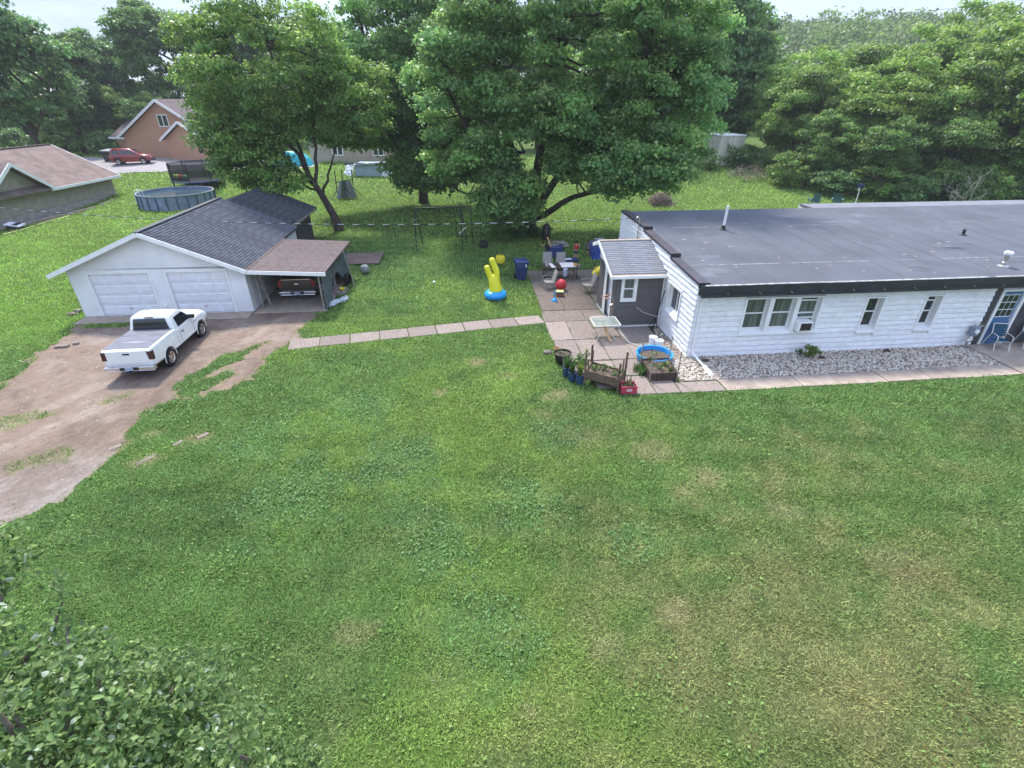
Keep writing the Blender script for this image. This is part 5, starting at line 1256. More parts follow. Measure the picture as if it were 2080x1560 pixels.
# darker maple further back between them
big_tree('maple_tree', 'dark bushy maple between the leaning tree and the big maple', (-8.6, 51.2, 0.26), 0.42,
    [(-8.6, 51.2, 0), (-8.55, 51.2, 2.5), (-8.4, 51.2, 5)],
    [limb(rs, (-8.5, 51.2, 4), (-10.5, 51, 8), (-12, 51, 12), ra=0.2, rb=0.05), limb(rs, (-8.5, 51.2, 4.5), (-7, 51, 9), (-5.5, 51, 13), ra=0.2, rb=0.05), limb(rs, (-8.5, 51.2, 5), (-8.6, 51, 10), (-8.6, 51, 16), ra=0.2, rb=0.05)],
    [(-9, 51, 11.5, 6.0, 5, 7.0, 170), (-8.0, 49.2, 3.4, 3.2, 2.2, 1.9, 50), (-4.8, 49.5, 5.8, 2.6, 2.4, 2.2, 40), (-11.0, 50.5, 6.8, 2.4, 2.4, 1.6, 22), (-13.2, 50, 9.0, 3.0, 3.0, 3.0, 50), (-12.6, 49.5, 5.9, 1.6, 1.6, 0.9, 12), (-15.2, 48.5, 7.0, 2.4, 2.0, 1.5, 28)],
    rs, 0.85, 1.5, 230, 0.27, PAL_MAPLE, hi_p=0.05)
# trees behind and right of the maple
big_tree('tall_tree', 'tall tree rising behind the right side of the big maple', (24.5, 80, 2.1), 0.55,
    [(24.5, 80, 1.8), (24.5, 80, 6), (24.6, 80, 10)], [limb(rs, (24.5, 80, 8), (21.5, 80, 14), (19, 80, 20), ra=0.24, rb=0.05), limb(rs, (24.5, 80, 8), (28, 80, 14), (31, 80, 19), ra=0.24, rb=0.05)],
    [(24.5, 80, 15.5, 8.4, 6, 8.6, 190), (30.5, 80, 11.0, 5.4, 4, 6.0, 75), (19, 80, 9.5, 6.2, 4, 5.0, 60), (23, 80, 23.0, 7.2, 5, 3.4, 50)], rs, 1.1, 2.0, 95, 0.46, PAL_MAPLE)

# ---- kinds for the belts of trees behind, each kind one crown and one trunk mesh, copied
def kind(seed, h, rx, rzr, pal, n, size, dens, hi_p=0.06, rmin=0.8, rmax=1.5, low=0.25, lobes=4, flat=0.7, aspect=0.42):
    rs = np.random.default_rng(seed); ells = [(0, 0, h * (low + (1 - low) * 0.5), rx, rx, h * (1 - low) * 0.5, int(n * 0.5))]
    for k in range(lobes):
        a = rs.uniform(0, 6.28); r = rx * rs.uniform(0.45, 0.8); ells.append((r * math.cos(a), r * math.sin(a), h * rs.uniform(low + 0.1, 0.9), rx * rs.uniform(0.35, 0.55), rx * rs.uniform(0.35, 0.55), h * rs.uniform(0.10, 0.2), int(n * 0.5 / lobes)))
    cl = fill_ellipsoids(ells, rs, rmin, rmax, flat=flat)
    lm = [limb(rs, (0, 0, h * low * 0.8), (rs.normal() * rx * 0.35, rs.normal() * rx * 0.35, h * 0.55), (rs.normal() * rx * 0.5, rs.normal() * rx * 0.5, h * 0.85), ra=0.018 * h, rb=0.04) for _ in range(4)]
    q = trunk_mesh([np.array((0, 0, -0.4)), np.array((0.1, 0, h * low * 0.5)), np.array((0, 0.1, h * low))], lm, cl, rs, 0.022 * h, 0.35, 6)
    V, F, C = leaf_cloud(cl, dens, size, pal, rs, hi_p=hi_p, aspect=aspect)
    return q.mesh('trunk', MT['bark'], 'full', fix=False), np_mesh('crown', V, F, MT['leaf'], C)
K = dict(
    oak=kind(101, 17, 6.5, 1, PAL_DARK, 170, 0.40, 130, rmin=1.0, rmax=1.9),
    oak2=kind(102, 19, 6.0, 1, [(0.114, 0.220, 0.062), (0.147, 0.260, 0.068), (0.094, 0.195, 0.062)], 170, 0.40, 130, rmin=1.0, rmax=1.8, low=0.2),
    box=kind(103, 12, 4.6, 1, PAL_MID, 150, 0.36, 190, hi_p=0.12, low=0.12, aspect=0.30),
    box2=kind(104, 13, 5.0, 1, [(0.208, 0.348, 0.062), (0.249, 0.388, 0.069), (0.169, 0.305, 0.062)], 150, 0.36, 190, hi_p=0.14, low=0.12, flat=0.5, aspect=0.26),
    box3=kind(105, 10, 4.2, 1, [(0.140, 0.272, 0.066), (0.176, 0.309, 0.069), (0.113, 0.229, 0.062)], 130, 0.28, 180, hi_p=0.08, low=0.08, flat=0.55, aspect=0.34),
    shrub=kind(106, 3.4, 2.3, 1, PAL_MID, 60, 0.20, 220, rmin=0.5, rmax=0.85, low=0.02, lobes=3),
    shrub2=kind(107, 2.6, 2.0, 1, PAL_DARK, 55, 0.20, 220, rmin=0.45, rmax=0.8, low=0.02, lobes=3),
)
def plant_tree(k, x, y, s, rot, label, group, name='tree', sz=None, cat='tree'):
    t = thing(name, label, cat, (x, y, tz(x, y)), rot, group); t.scale = (s, s, sz or s)
    tr, cr = K[k]; link('trunk', tr, t); link('crown', cr, t); return t
GL = 'dark trees behind the brick house'
for i, (k, x, y, s, l) in enumerate([
    ('oak', -56.5, 66, 0.92, 'dark tree cut by the left edge of the photo above the tan house'), ('oak2', -62, 80, 0.74, 'tall dark tree behind the brown roof of the tan house'),
    ('oak2', -55.0, 94, 1.02, 'tall dark tree right behind the brick house gable'), ('oak', -65, 97, 0.90, 'dark broad tree left of the brick house gable'),
    ('oak', -47, 98, 1.0, 'dark tree behind the right end of the brick house'), ('oak2', -38, 100, 0.95, 'dark tree half hidden by the leaning tree crown'),
    ('box', -60, 84, 0.72, 'small green tree in front of the dark trees left of the brick house'), ('box3', -53.5, 83, 0.80, 'green bushy tree just left of the brick gable'),
    ('oak', -78, 88, 0.80, 'large dark tree standing over the tan house roof'), ('box', -70, 104, 0.8, 'sunlit pale tree top between the dark left trees'),
    ('oak2', -28, 92, 0.9, 'dark tree behind the tan far house'), ('oak', -18, 96, 0.95, 'dark tree behind the gap between leaning tree and maple'),
    ('oak2', -8, 90, 0.9, 'dark tree filling the sky left of the big maple'), ('oak', 4, 88, 0.95, 'dark tree far behind the big maple')]):
    plant_tree(k, x, y, s, i * 1.7, l, GL)
GR = 'trees of the thicket on the right'
for i, (k, x, y, s, l) in enumerate([
    ('box', 33.0, 64, 0.85, 'leafy tree right behind the white storage box'), ('box3', 33.5, 58, 0.72, 'low leafy tree right of the white storage box'),
    ('box2', 39.5, 59, 0.92, 'bright green tree in the middle of the right thicket'), ('box', 45.5, 58, 0.95, 'green tree in the right thicket above the far end of the flat roof'),
    ('box2', 53.5, 59, 1.42, 'tallest bright tree at the right edge of the thicket'), ('box3', 37.0, 54.5, 0.72, 'drooping tree at the front of the right thicket'),
    ('box3', 43.0, 54.0, 0.78, 'dark-based tree at the front of the thicket over the roof'), ('box', 49.5, 54, 1.0, 'front tree near the right edge of the thicket'),
    ('box2', 35.5, 70, 0.95, 'pale green tree behind the utility pole'), ('box', 43, 72, 1.05, 'tree in the second row of the right thicket'),
    ('box2', 51.0, 72, 1.18, 'yellow-green tree top in the second row of the thicket'), ('box3', 58, 68, 1.65, 'tree in the second row at the right edge'),
    ('oak2', 32.5, 88, 0.85, 'dark tree behind the white storage box'), ('box', 33, 84, 1.0, 'tree behind the thicket under the overhead wire'),
    ('box2', 43, 90, 0.9, 'tree in the third row of the thicket left of the power lines'), ('box', 57, 92, 1.2, 'tree in the third row of the thicket under the power lines'), ('box2', 68, 88, 1.55, 'tree in the third row near the right edge'),
    ('oak', 14, 74, 0.95, 'dark tree far behind the maple on the right'), ('box', 17.5, 84, 1.1, 'green tree far behind the maple left of the storage box')]):
    plant_tree(k, x, y, s, i * 2.1 + 0.4, l, GR)
GS = 'undergrowth at the foot of the thicket'
for i, (k, x, y, s, l) in enumerate([
    ('shrub', 20.8, 64.5, 0.62, 'leafy bush under the left side of the white box'), ('shrub', 23.4, 63.8, 0.42, 'low bush in front of the white box'), ('shrub2', 18.5, 67, 0.9, 'dark bush at the back of the lawn under the maple'),
    ('shrub', 29.8, 57.6, 0.95, 'rounded bush right of the brush heap'), ('shrub2', 32.6, 54.2, 0.95, 'dark bush at the lawn corner of the thicket'), ('shrub', 35.6, 52.4, 0.9, 'bush behind the blue lawn chairs'),
    ('shrub2', 38.6, 51.6, 1.0, 'dark bush behind the satellite dish'), ('shrub2', 42.0, 51.4, 1.1, 'dark bush behind the middle of the flat roof'), ('shrub', 45.6, 50.9, 1.0, 'bush behind the right half of the flat roof'), ('shrub2', 49.6, 51.2, 1.15, 'dark bush behind the right end of the flat roof'),
    ('shrub2', 27.5, 66, 1.0, 'dark bush behind the white storage box'), ('shrub', 16.2, 70, 0.9, 'bush at the far end of the back lawn'), ('shrub2', 13.0, 72, 1.0, 'dark bush under the far trees behind the maple')]):
    plant_tree(k, x, y, s, i * 1.3, l, GS, 'bush', cat='bush')
for i, (k, x, y, s, l) in enumerate([('shrub2', -57, 79, 1.3, 'dark bush left of the brick house'), ('shrub', -63, 77.5, 1.2, 'bush behind the paved drive'), ('shrub2', -69, 78, 1.4, 'dark bush behind the tan house'), ('shrub2', -72, 88, 2.4, 'dark thicket in the gap behind the tan house roof'), ('shrub2', -64, 88, 2.3, 'dark thicket left of the brick house under the trees'), ('shrub', -80, 84, 2.4, 'leafy thicket at the far left edge'), ('shrub2', -57, 90, 2.2, 'dark thicket close behind the brick house wing'), ('shrub2', -45, 100, 2.6, 'dark thicket behind the brick house'), ('shrub2', 0.2, 38.2, 0.42, 'small bush at the foot of the big maple'), ('shrub', -0.9, 37.6, 0.36, 'pale shoots left of the maple trunk'), ('shrub2', 2.3, 38.4, 0.34, 'low shoots right of the maple trunk')]):
    plant_tree(k, x, y, s, i * 1.9, l, 'bushes among the trees', 'bush', cat='bush')
# ---- far wooded hill, one mass
rs = np.random.default_rng(77); cl = []
for i in range(1500):
    y = rs.uniform(118, 300); x = rs.uniform(20, 1.15 * y + 30); h = rs.uniform(7, 12) ; r = rs.uniform(2.2, 4.2); z = tz(x, y)
    cl.append((x, y, z + h - r * 0.7, r, r, r * 0.75)); cl.append((x + rs.normal() * 2, y + rs.normal() * 2, z + h * 0.5, r * 1.1, r * 1.1, r * 0.8))
V, F, C = leaf_cloud(cl, 4.6, 0.95, [(0.136, 0.229, 0.066), (0.169, 0.272, 0.073), (0.113, 0.201, 0.066), (0.203, 0.305, 0.076)], rs, shell=0.4)
o = link('far_wood', np_mesh('far_wood', V, F, MT['leaf'], C)); tag(o, 'hazy wooded hill on the skyline at the right', 'wood', kind='stuff')

# ---- apple tree right below the camera
rs = np.random.default_rng(9)
ells = [(-3.3, 1.45, 4.25, 1.75, 1.4, 1.5, 150), (-4.6, 1.7, 4.6, 1.3, 1.1, 1.3, 85), (-2.05, 1.55, 3.7, 0.62, 0.7, 0.8, 24), (-3.3, 0.6, 3.6, 2.0, 1.2, 1.4, 60), (-2.8, 1.6, 4.85, 0.8, 0.7, 0.55, 26), (-4.6, 2.85, 5.7, 0.34, 0.3, 0.4, 6)]
cl = fill_ellipsoids(ells, rs, 0.20, 0.38, inner=0.35, flat=0.8, spacing=0.8)
sh = []
for k in range(34):                                        # shoots standing out of the crown
    c0 = cl[rs.integers(0, len(cl))]; dd = unit(np.array([rs.normal() * 0.5, rs.normal() * 0.5, 0.8])); q0 = c0[:3] + dd * 0.3
    for u in (0.0, 0.16, 0.30): sh.append((*(q0 + dd * u), 0.11 - 0.1 * u, 0.11 - 0.1 * u, 0.12))
cl = np.concatenate([cl, np.array(sh)])
apple = thing('apple_tree', 'leafy apple tree close below the viewer at the lower left', 'tree', (-3.4, 1.3, 0))
b = np.array((-3.4, 1.3, 0))
lm = [limb(rs, (-3.4, 1.3, 1.6), e1_, e2_, ra=0.05, rb=0.012) for e1_, e2_ in (((-3.0, 1.5, 3.0), (-2.3, 1.9, 4.0)), ((-3.9, 1.5, 3.0), (-4.6, 2.0, 4.4)), ((-3.3, 1.2, 3.0), (-3.2, 1.6, 4.3)), ((-3.6, 0.9, 2.8), (-4.0, 0.5, 3.8)), ((-3.0, 1.2, 2.8), (-1.9, 1.7, 3.9)), ((-2.9, 0.9, 2.8), (-2.2, 0.5, 3.9)))]
q = trunk_mesh([np.array((-3.4, 1.3, 0)), np.array((-3.38, 1.32, 0.9)), np.array((-3.4, 1.3, 1.7))], lm, cl, rs, 0.12, 0.5)
q.v = [tuple(np.array(v) - b) for v in q.v]; link('trunk', q.mesh('trunk', mat('apple_bark', (0.19, 0.155, 0.13), 0.9, var=0.3, scale=9, bump=0.4, bscale=30), 'full', fix=False), apple)
# leaves with rounded outline and a midrib fold, pale undersides showing on some
cnt = np.where(cl[:, 3] < 0.13, 20, 175); ci = np.repeat(np.arange(len(cl)), cnt); n = len(ci)
d = unit(rs.normal(size=(n, 3))); d[:, 2] = np.where(d[:, 2] < -0.2, -d[:, 2], d[:, 2])
p = cl[ci, :3] + d * cl[ci, 3:6] * (1 - 0.55 * rs.random(n) ** 1.3)[:, None]
nr = unit(d * 0.4 + np.array([0, 0, 0.4]) + rs.normal(size=(n, 3)) * 0.85); t = unit(np.cross(nr, rs.normal(size=(n, 3)))); t[:, 2] -= 0.2; t = unit(t); s = unit(np.cross(nr, t))
L = rs.uniform(0.035, 0.078, n); Wd = L * rs.uniform(0.26, 0.36, n)
pr = [(0, 0, 0), (0.3, 0.85, 0.12), (0.65, 0.85, 0.10), (1.0, 0, -0.12), (0.65, -0.85, 0.10), (0.3, -0.85, 0.12)]
V = np.stack([p + t * (L * a)[:, None] + s * (Wd * b_)[:, None] + nr * (L * c)[:, None] for a, b_, c in pr], 1)
F = np.concatenate([np.stack([np.arange(n) * 6 + k for k in (0, 1, 2, 3)], 1), np.stack([np.arange(n) * 6 + k for k in (0, 3, 4, 5)], 1)])
pal = np.array([(0.175, 0.275, 0.095), (0.23, 0.335, 0.12), (0.13, 0.225, 0.08), (0.29, 0.39, 0.15), (0.19, 0.29, 0.12)])
c = pal[rs.integers(0, 5, n)] * rs.uniform(0.6, 1.35, n)[:, None]
under = rs.random(n) < 0.035; c[under] = np.array([0.55, 0.62, 0.50]) * rs.uniform(0.8, 1.2, (under.sum(), 1))
V = V.reshape(-1, 3) - b
link('crown', np_mesh('crown', V, F, mat('apple_leaf', W1, 0.6, var=0, attr=True, transl=0.5, spec=0.25), np.repeat(c, 6, 0)), apple)
q = MB()
for k in range(60):
    c_ = cl[rs.integers(0, len(cl))]; dd = unit(rs.normal(size=3)); q.sphere(tuple(c_[:3] + dd * c_[3:6] * 0.9 - b), 0.017, 6, 5)
q.build('young_apples', mat('young_apple', (0.30, 0.33, 0.09), 0.5), apple, True)
# ------------------------------------------------------------------ things in the yard
def herb(name, label, loc, r, h, n, pal, group=None, blade=False, size=0.06, seed=1, cat='plant'):
    """a small leafy plant or a tuft of upright blades, with stems"""
    rs = np.random.default_rng(seed); t = thing(name, label, cat, loc, group=group)
    if blade:
        V = []; F = []; C = []
        for k in range(n):
            a = rs.uniform(0, 6.28); rr = r * math.sqrt(rs.random()) * 0.6; bx, by = rr * math.cos(a), rr * math.sin(a); hh = h * rs.uniform(0.6, 1.15); le = rs.uniform(0.05, 0.3) * hh; w = rs.uniform(0.012, 0.022)
            tx, ty = -math.sin(a) * w, math.cos(a) * w; i = len(V); c = np.array(pal[k % len(pal)]) * rs.uniform(0.75, 1.25)
            V += [(bx - tx, by - ty, 0), (bx + tx, by + ty, 0), (bx + tx + math.cos(a) * le * 0.3, by + ty + math.sin(a) * le * 0.3, hh * 0.6), (bx - tx + math.cos(a) * le * 0.3, by - ty + math.sin(a) * le * 0.3, hh * 0.6), (bx + math.cos(a) * le, by + math.sin(a) * le, hh)]
            F += [(i, i + 1, i + 2, i + 3), (i + 3, i + 2, i + 4, i + 4)]; C += [c] * 5
        me = bpy.data.meshes.new('blades'); me.from_pydata(V, [], [f if f[2] != f[3] else f[:3] for f in F]); me.materials.append(MT['leaf'])
        at = me.attributes.new('Col', 'FLOAT_COLOR', 'POINT'); at.data.foreach_set('color', np.concatenate([np.array(C), np.ones((len(C), 1))], 1).astype(np.float32).ravel())
        link('blades', me, t)
    else:
        cl = [(rs.normal() * r * 0.5, rs.normal() * r * 0.5, h * rs.uniform(0.3, 0.85), r * 0.42, r * 0.42, h * 0.22) for _ in range(max(3, n // 14))]
        V, F, C = leaf_cloud(cl, 14 * n / (len(cl) * 14 * (r * 0.4) ** 2) if False else n / len(cl) / (r * 0.36) ** 2, size, pal, rs, hi_p=0.1)
        link('leaves', np_mesh('leaves', V, F, MT['leaf'], C), t)
        q = MB()
        for c in cl: q.tube([(0, 0, 0), (c[0] * 0.5, c[1] * 0.5, c[2] * 0.6), c[:3]], [0.012, 0.009, 0.005], 5)
        q.build('stems', mat('stem', (0.07, 0.10, 0.035), 0.7) if 'stem' not in bpy.data.materials else bpy.data.materials['stem'], t)
    return t
GREEN = [(0.06, 0.14, 0.03), (0.08, 0.17, 0.04), (0.05, 0.11, 0.03)]; LIME = [(0.16, 0.24, 0.04), (0.20, 0.26, 0.05), (0.10, 0.18, 0.04)]

def pot(name, label, loc, r0, r1, h, mt, group=None, rim=0.012, soil=True, cat='pot', n=20):
    t = thing(name, label, cat, loc, group=group)
    q = MB(); q.lathe([(r0 * 0.98, 0), (r0, 0.01), (r1, h * 0.92), (r1 + rim, h * 0.93), (r1 + rim, h), (r1 - 0.008, h), (r1 - 0.015, h * 0.8), (r0 * 0.9, 0.02)], n); q.build('shell', mt, t, True)
    if soil: q = MB(); q.lathe([(0.001, h * 0.84), (r1 * 0.6, h * 0.86), (r1 - 0.012, h * 0.83)], n, cap=False); q.build('soil', MT['soil'], t)
    return t

# inflatable toy
inf = thing('inflatable_toy', 'yellow inflatable figure with two raised arms on a round blue base', 'inflatable toy', (-0.86, 25.05, 0), R(-8))
q = MB(); 
q.lathe([(0.40, 0.04), (0.50, 0.06), (0.57, 0.16), (0.58, 0.26), (0.53, 0.36), (0.42, 0.43), (0.20, 0.46)], 28); bs_ = q.build('base_ring', MT['skyblue'], inf, 'full')
for a in (-2.35, -0.85, 0.6, 2.2):
    q = MB(); q.lathe([(0.08, 0), (0.06, 0.03), (0.035, 0.14), (0.05, 0.22)], 10, c=(0.46 * math.cos(a), 0.46 * math.sin(a), 0)); q.build('foot', MT['skyblue'], inf, True)
def skin_mesh(name, mt, parent, verts, edges, radii, sub=2, root=0):
    me = bpy.data.meshes.new(name); me.from_pydata(verts, edges, []); o = link(name, me, parent)
    m = o.modifiers.new('skin', 'SKIN'); m.use_smooth_shade = True
    for i, rr in enumerate(radii):
        v = me.skin_vertices[0].data[i]; v.radius = rr if hasattr(rr, '__len__') else (rr, rr); v.use_root = (i == root)
    s_ = o.modifiers.new('sub', 'SUBSURF'); s_.levels = sub; s_.render_levels = sub
    me.materials.append(mt); return o
sv = [(0.02, 0, 0.28), (0.01, 0, 0.55), (-0.03, 0, 0.82), (-0.06, 0, 1.0), (-0.23, 0, 1.12), (-0.33, 0, 1.36), (-0.45, 0.0, 1.76), (0.06, 0.0, 1.16), (0.10, 0, 1.40), (-0.04, 0, 1.72), (-0.20, 0, 2.16)]
skin_mesh('figure', MT['lime'], inf, sv, [(0, 1), (1, 2), (2, 3), (3, 4), (4, 5), (5, 6), (3, 7), (7, 8), (8, 9), (9, 10)], [0.40, 0.38, 0.30, 0.25, 0.165, 0.165, 0.165, 0.175, 0.17, 0.165, 0.16], 2)

# wheeled bins
def cart(name, label, loc, rot, group='blue wheeled bins'):
    t = thing(name, label, 'wheeled bin', loc, group=group, rot=rot)
    q = MB(); q.loft([[(-0.24, -0.28, 0.06), (0.24, -0.28, 0.06), (0.24, 0.26, 0.06), (-0.24, 0.26, 0.06)], [(-0.30, -0.36, 0.85), (0.30, -0.36, 0.85), (0.30, 0.33, 0.85), (-0.30, 0.33, 0.85)], [(-0.34, -0.41, 0.90), (0.34, -0.41, 0.90), (0.34, 0.38, 0.90), (-0.34, 0.38, 0.90)], [(-0.35, -0.42, 1.06), (0.35, -0.42, 1.06), (0.35, 0.40, 1.06), (-0.35, 0.40, 1.06)]]); q.build('body', MT['cartblue'], t, bevel=0.03)
    q = MB(); q.loft([[(-0.37, -0.45, 1.065), (0.37, -0.45, 1.065), (0.37, 0.42, 1.065), (-0.37, 0.42, 1.065)], [(-0.36, -0.43, 1.11), (0.36, -0.43, 1.11), (0.36, 0.40, 1.13), (-0.36, 0.40, 1.13)], [(-0.26, -0.30, 1.15), (0.26, -0.30, 1.15), (0.26, 0.28, 1.17), (-0.26, 0.28, 1.17)]]); q.build('lid', MT['cartblue'], t, bevel=0.02)
    for s in (-1, 1): q = MB(); q.lathe([(0.05, -0.03), (0.13, -0.03), (0.14, 0), (0.13, 0.03), (0.05, 0.03)], 18); q.build('wheel', MT['tire'], t, True, loc=(s * 0.30, 0.30, 0.14), rot=(0, R(90), 0))
    q = MB(); q.tube([(-0.30, 0.40, 1.0), (-0.30, 0.48, 1.02), (0.30, 0.48, 1.02), (0.30, 0.40, 1.0)], 0.022, 8); q.build('handle', MT['cartblue'], t)
    q = MB(); q.box(-0.33, -0.44, 0.80, -0.02, -0.425, 1.02); q.build('front_label', mat('bin_label', (0.03, 0.06, 0.16), 0.5) if 'bin_label' not in bpy.data.materials else bpy.data.materials['bin_label'], t)
    return t
c1 = cart('wheeled_bin', 'upright blue wheeled bin with a white 9 on its front beside the patio', (0.52, 28.25, 0), (0, 0, R(14)))
cu = bpy.data.curves.new('digit', 'FONT'); cu.body = '9'; cu.size = 0.26; cu.extrude = 0.004; cu.align_x = 'CENTER'
to = bpy.data.objects.new('digit', cu); COL.objects.link(to); bpy.context.view_layer.update()
me = bpy.data.meshes.new_from_object(to.evaluated_get(bpy.context.evaluated_depsgraph_get())); bpy.data.objects.remove(to)
me.materials.append(MT['trim']); link('digit', me, c1, (0.17, -0.445, 0.80), (R(88), 0, 0))
c2 = cart('wheeled_bin', 'blue wheeled bin lying on its side behind the patio chairs', (2.15, 32.75, 0.40), (R(92), R(4), R(96)))

# patio furniture
def sling_chair(label, loc, rz, group='beige patio chairs'):
    t = thing('patio_chair', label, 'chair', loc, rz, group)
    q = MB(); q.hexa([(-0.25, -0.25, 0.41), (0.25, -0.25, 0.41), (0.25, 0.22, 0.37), (-0.25, 0.22, 0.37)], [(-0.25, -0.25, 0.43), (0.25, -0.25, 0.43), (0.25, 0.22, 0.39), (-0.25, 0.22, 0.39)]); q.build('seat', MT['sling'], t)
    q = MB(); q.hexa([(-0.25, 0.22, 0.39), (0.25, 0.22, 0.39), (0.25, 0.40, 0.98), (-0.25, 0.40, 0.98)], [(-0.25, 0.245, 0.39), (0.25, 0.245, 0.39), (0.25, 0.425, 0.98), (-0.25, 0.425, 0.98)]); q.build('backrest', MT['sling'], t)
    for s in (-1, 1):
        x = 0.28 * s
        q = MB(); q.tube([(x, -0.28, 0), (x, -0.30, 0.45), (x, -0.26, 0.62), (x, -0.05, 0.66), (x, 0.20, 0.62), (x, 0.30, 0.58)], 0.014, 6); q.build('front_leg', MT['frame'], t)
        q = MB(); q.tube([(x, 0.34, 0), (x, 0.26, 0.4), (x, 0.44, 0.99)], 0.014, 6); q.build('rear_leg', MT['frame'], t)
    return t
sling_chair('beige patio chair behind the table, next to the fallen bin', (2.16, 30.0, 0.03), R(2)); sling_chair('beige patio chair behind the table, nearest the boy', (2.95, 29.95, 0.03), R(-4))
sling_chair('beige patio chair in front of the table beside the red ball', (2.0, 26.55, 0.03), R(-78)); sling_chair('beige patio chair in front of the yellow toy near the porch', (4.05, 26.0, 0.03), R(-80))
tb = thing('patio_table', 'dark rectangular patio table strewn with papers', 'table', (2.78, 28.45, 0.03), R(3))
q = MB(); q.box(-0.98, -0.52, 0.70, 0.98, 0.52, 0.735); q.build('tabletop', MT['tabletop'], tb, bevel=0.01)
for sx_ in (-1, 1):
    for sy_ in (-1, 1): q = MB(); q.tube([(sx_ * 0.9, sy_ * 0.46, 0), (sx_ * 0.9, sy_ * 0.46, 0.71)], 0.022, 6); q.build('leg', MT['dkplas'], tb)
q = MB()
for sy_ in (-1, 1): q.beam((-0.9, sy_ * 0.46, 0.55), (0.9, sy_ * 0.46, 0.55), 0.02, 0.02)
q.build('rail', MT['dkplas'], tb)
q = MB(); q.M = Matrix.Translation((2.78, 28.45, 0.772)) @ Matrix.Rotation(R(6), 4, 'Z'); q.box(0.0, -0.46, 0, 0.82, 0.48, 0.006); o = q.build('paper_sheet', MT['paper']); tag(o, 'large white paper sheet on the dark patio table', 'paper')
q = MB(); q.M = Matrix.Translation((2.28, 28.42, 0.772)) @ Matrix.Rotation(R(12), 4, 'Z'); q.box(-0.12, -0.48, 0, 0.12, 0.40, 0.006); o = q.build('paper_strip', MT['paper']); tag(o, 'long cream paper strip on the left of the patio table', 'paper')
for k, (u, v, w) in enumerate(((1.98, 28.75, 'far'), (1.95, 28.45, 'middle'), (2.0, 28.2, 'near'))):
    q = MB(); q.lathe([(0.03, 0), (0.035, 0.06), (0.02, 0.10), (0.018, 0.12)], 8, c=(u, v, 0.772)); o = q.build('small_bottle', MT['paper'], None, True); tag(o, f'small pale bottle at the {w} left corner of the patio table', 'bottle', 'small bottles on the patio table')
bk = thing('toy_basket', 'orange and grey toy basket hanging at the right end of the patio table', 'basket', (3.72, 28.35, 0.62))
q = MB(); q.lathe([(0.14, 0), (0.17, 0.02), (0.21, 0.20), (0.19, 0.20), (0.15, 0.03)], 16); q.build('bowl', MT['frame'], bk, True)
q = MB(); q.sphere((-0.08, 0.03, 0.20), (0.13, 0.10, 0.08), 10, 6); q.build('toys', mat('orange_toy', (0.62, 0.28, 0.06), 0.5), bk, True)
q = MB()
V = [(-0.12 + 0.24 * i / 6 + 0.02 * math.sin(j * 2), -0.03 * math.sin(i * 1.7 + j * 0.4), -0.5 * j / 6) for i in range(7) for j in range(7)]
q._add(V, [(i * 7 + j, i * 7 + j + 1, (i + 1) * 7 + j + 1, (i + 1) * 7 + j) for i in range(6) for j in range(6)]); o = q.build('hanging_cloth', MT['cloth'], None, 'full', loc=(3.02, 27.9, 0.76)); tag(o, 'pale lilac cloth hanging off the front of the patio table', 'cloth'); o.modifiers.new('s', 'SOLIDIFY').thickness = 0.006
rb = thing('exercise_ball', 'red exercise ball on the patio in front of the table', 'ball', (2.66, 26.3, 0.03)); q = MB(); q.sphere((0, 0, 0.30), 0.30, 24, 16); q.build('ball', MT['red'], rb, 'full'); q = MB(); q.lathe([(0.02, 0.29), (0.02, 0.306), (0.001, 0.308)], 8); q.build('plug', MT['trim'], rb, loc=(0, 0, 0.3 - 0.006))
st = thing('step_stool', 'pale yellow step stool with dark green base on the patio', 'stool', (2.52, 25.35, 0.03), R(-6))
q = MB(); q.box(-0.20, -0.16, 0.24, 0.20, 0.16, 0.28); q.build('top', MT['paleyellow'], st, bevel=0.02)
q = MB(); q.loft([[(-0.22, -0.18, 0), (0.22, -0.18, 0), (0.22, 0.18, 0), (-0.22, 0.18, 0)], [(-0.18, -0.14, 0.24), (0.18, -0.14, 0.24), (0.18, 0.14, 0.24), (-0.18, 0.14, 0.24)]]); q.build('base', MT['dkgreen'], st)
q = MB(); q.box(-0.215, -0.19, 0.07, 0.215, -0.165, 0.11); q.build('red_band', MT['red'], st)
tp = thing('toy_pump', 'small bright blue toy with a tall handle on the patio', 'toy', (2.18, 24.6, 0.03))
q = MB(); q.lathe([(0.15, 0), (0.16, 0.05), (0.10, 0.12), (0.04, 0.15)], 14); q.build('base', MT['skyblue'], tp, True)
q = MB(); q.tube([(0, 0, 0.1), (-0.01, 0, 0.55)], 0.035, 8); q.build('post', MT['skyblue'], tp); q = MB(); q.lathe([(0.06, 0.52), (0.07, 0.56), (0.03, 0.58)], 10); q.build('knob', MT['bucket'], tp)
q = MB(); q.sphere((-0.10, 0.05, 0.16), 0.05, 8, 6); q.sphere((0.11, 0.05, 0.15), 0.05, 8, 6); q.build('orange_balls', MT['terracotta'], tp, True)
yt = thing('yellow_ride_on_toy', 'bright yellow plastic toy on a dark stand beside the porch wall', 'toy', (4.62, 26.6, 0.03), R(20))
q = MB(); q.beam((-0.15, 0, 0), (-0.1, 0, 0.75), 0.06, 0.06); q.beam((0.15, 0, 0), (0.1, 0, 0.75), 0.06, 0.06); q.beam((0, 0.3, 0), (0, 0.05, 0.75), 0.06, 0.06); q.build('stand', MT['dkplas'], yt)
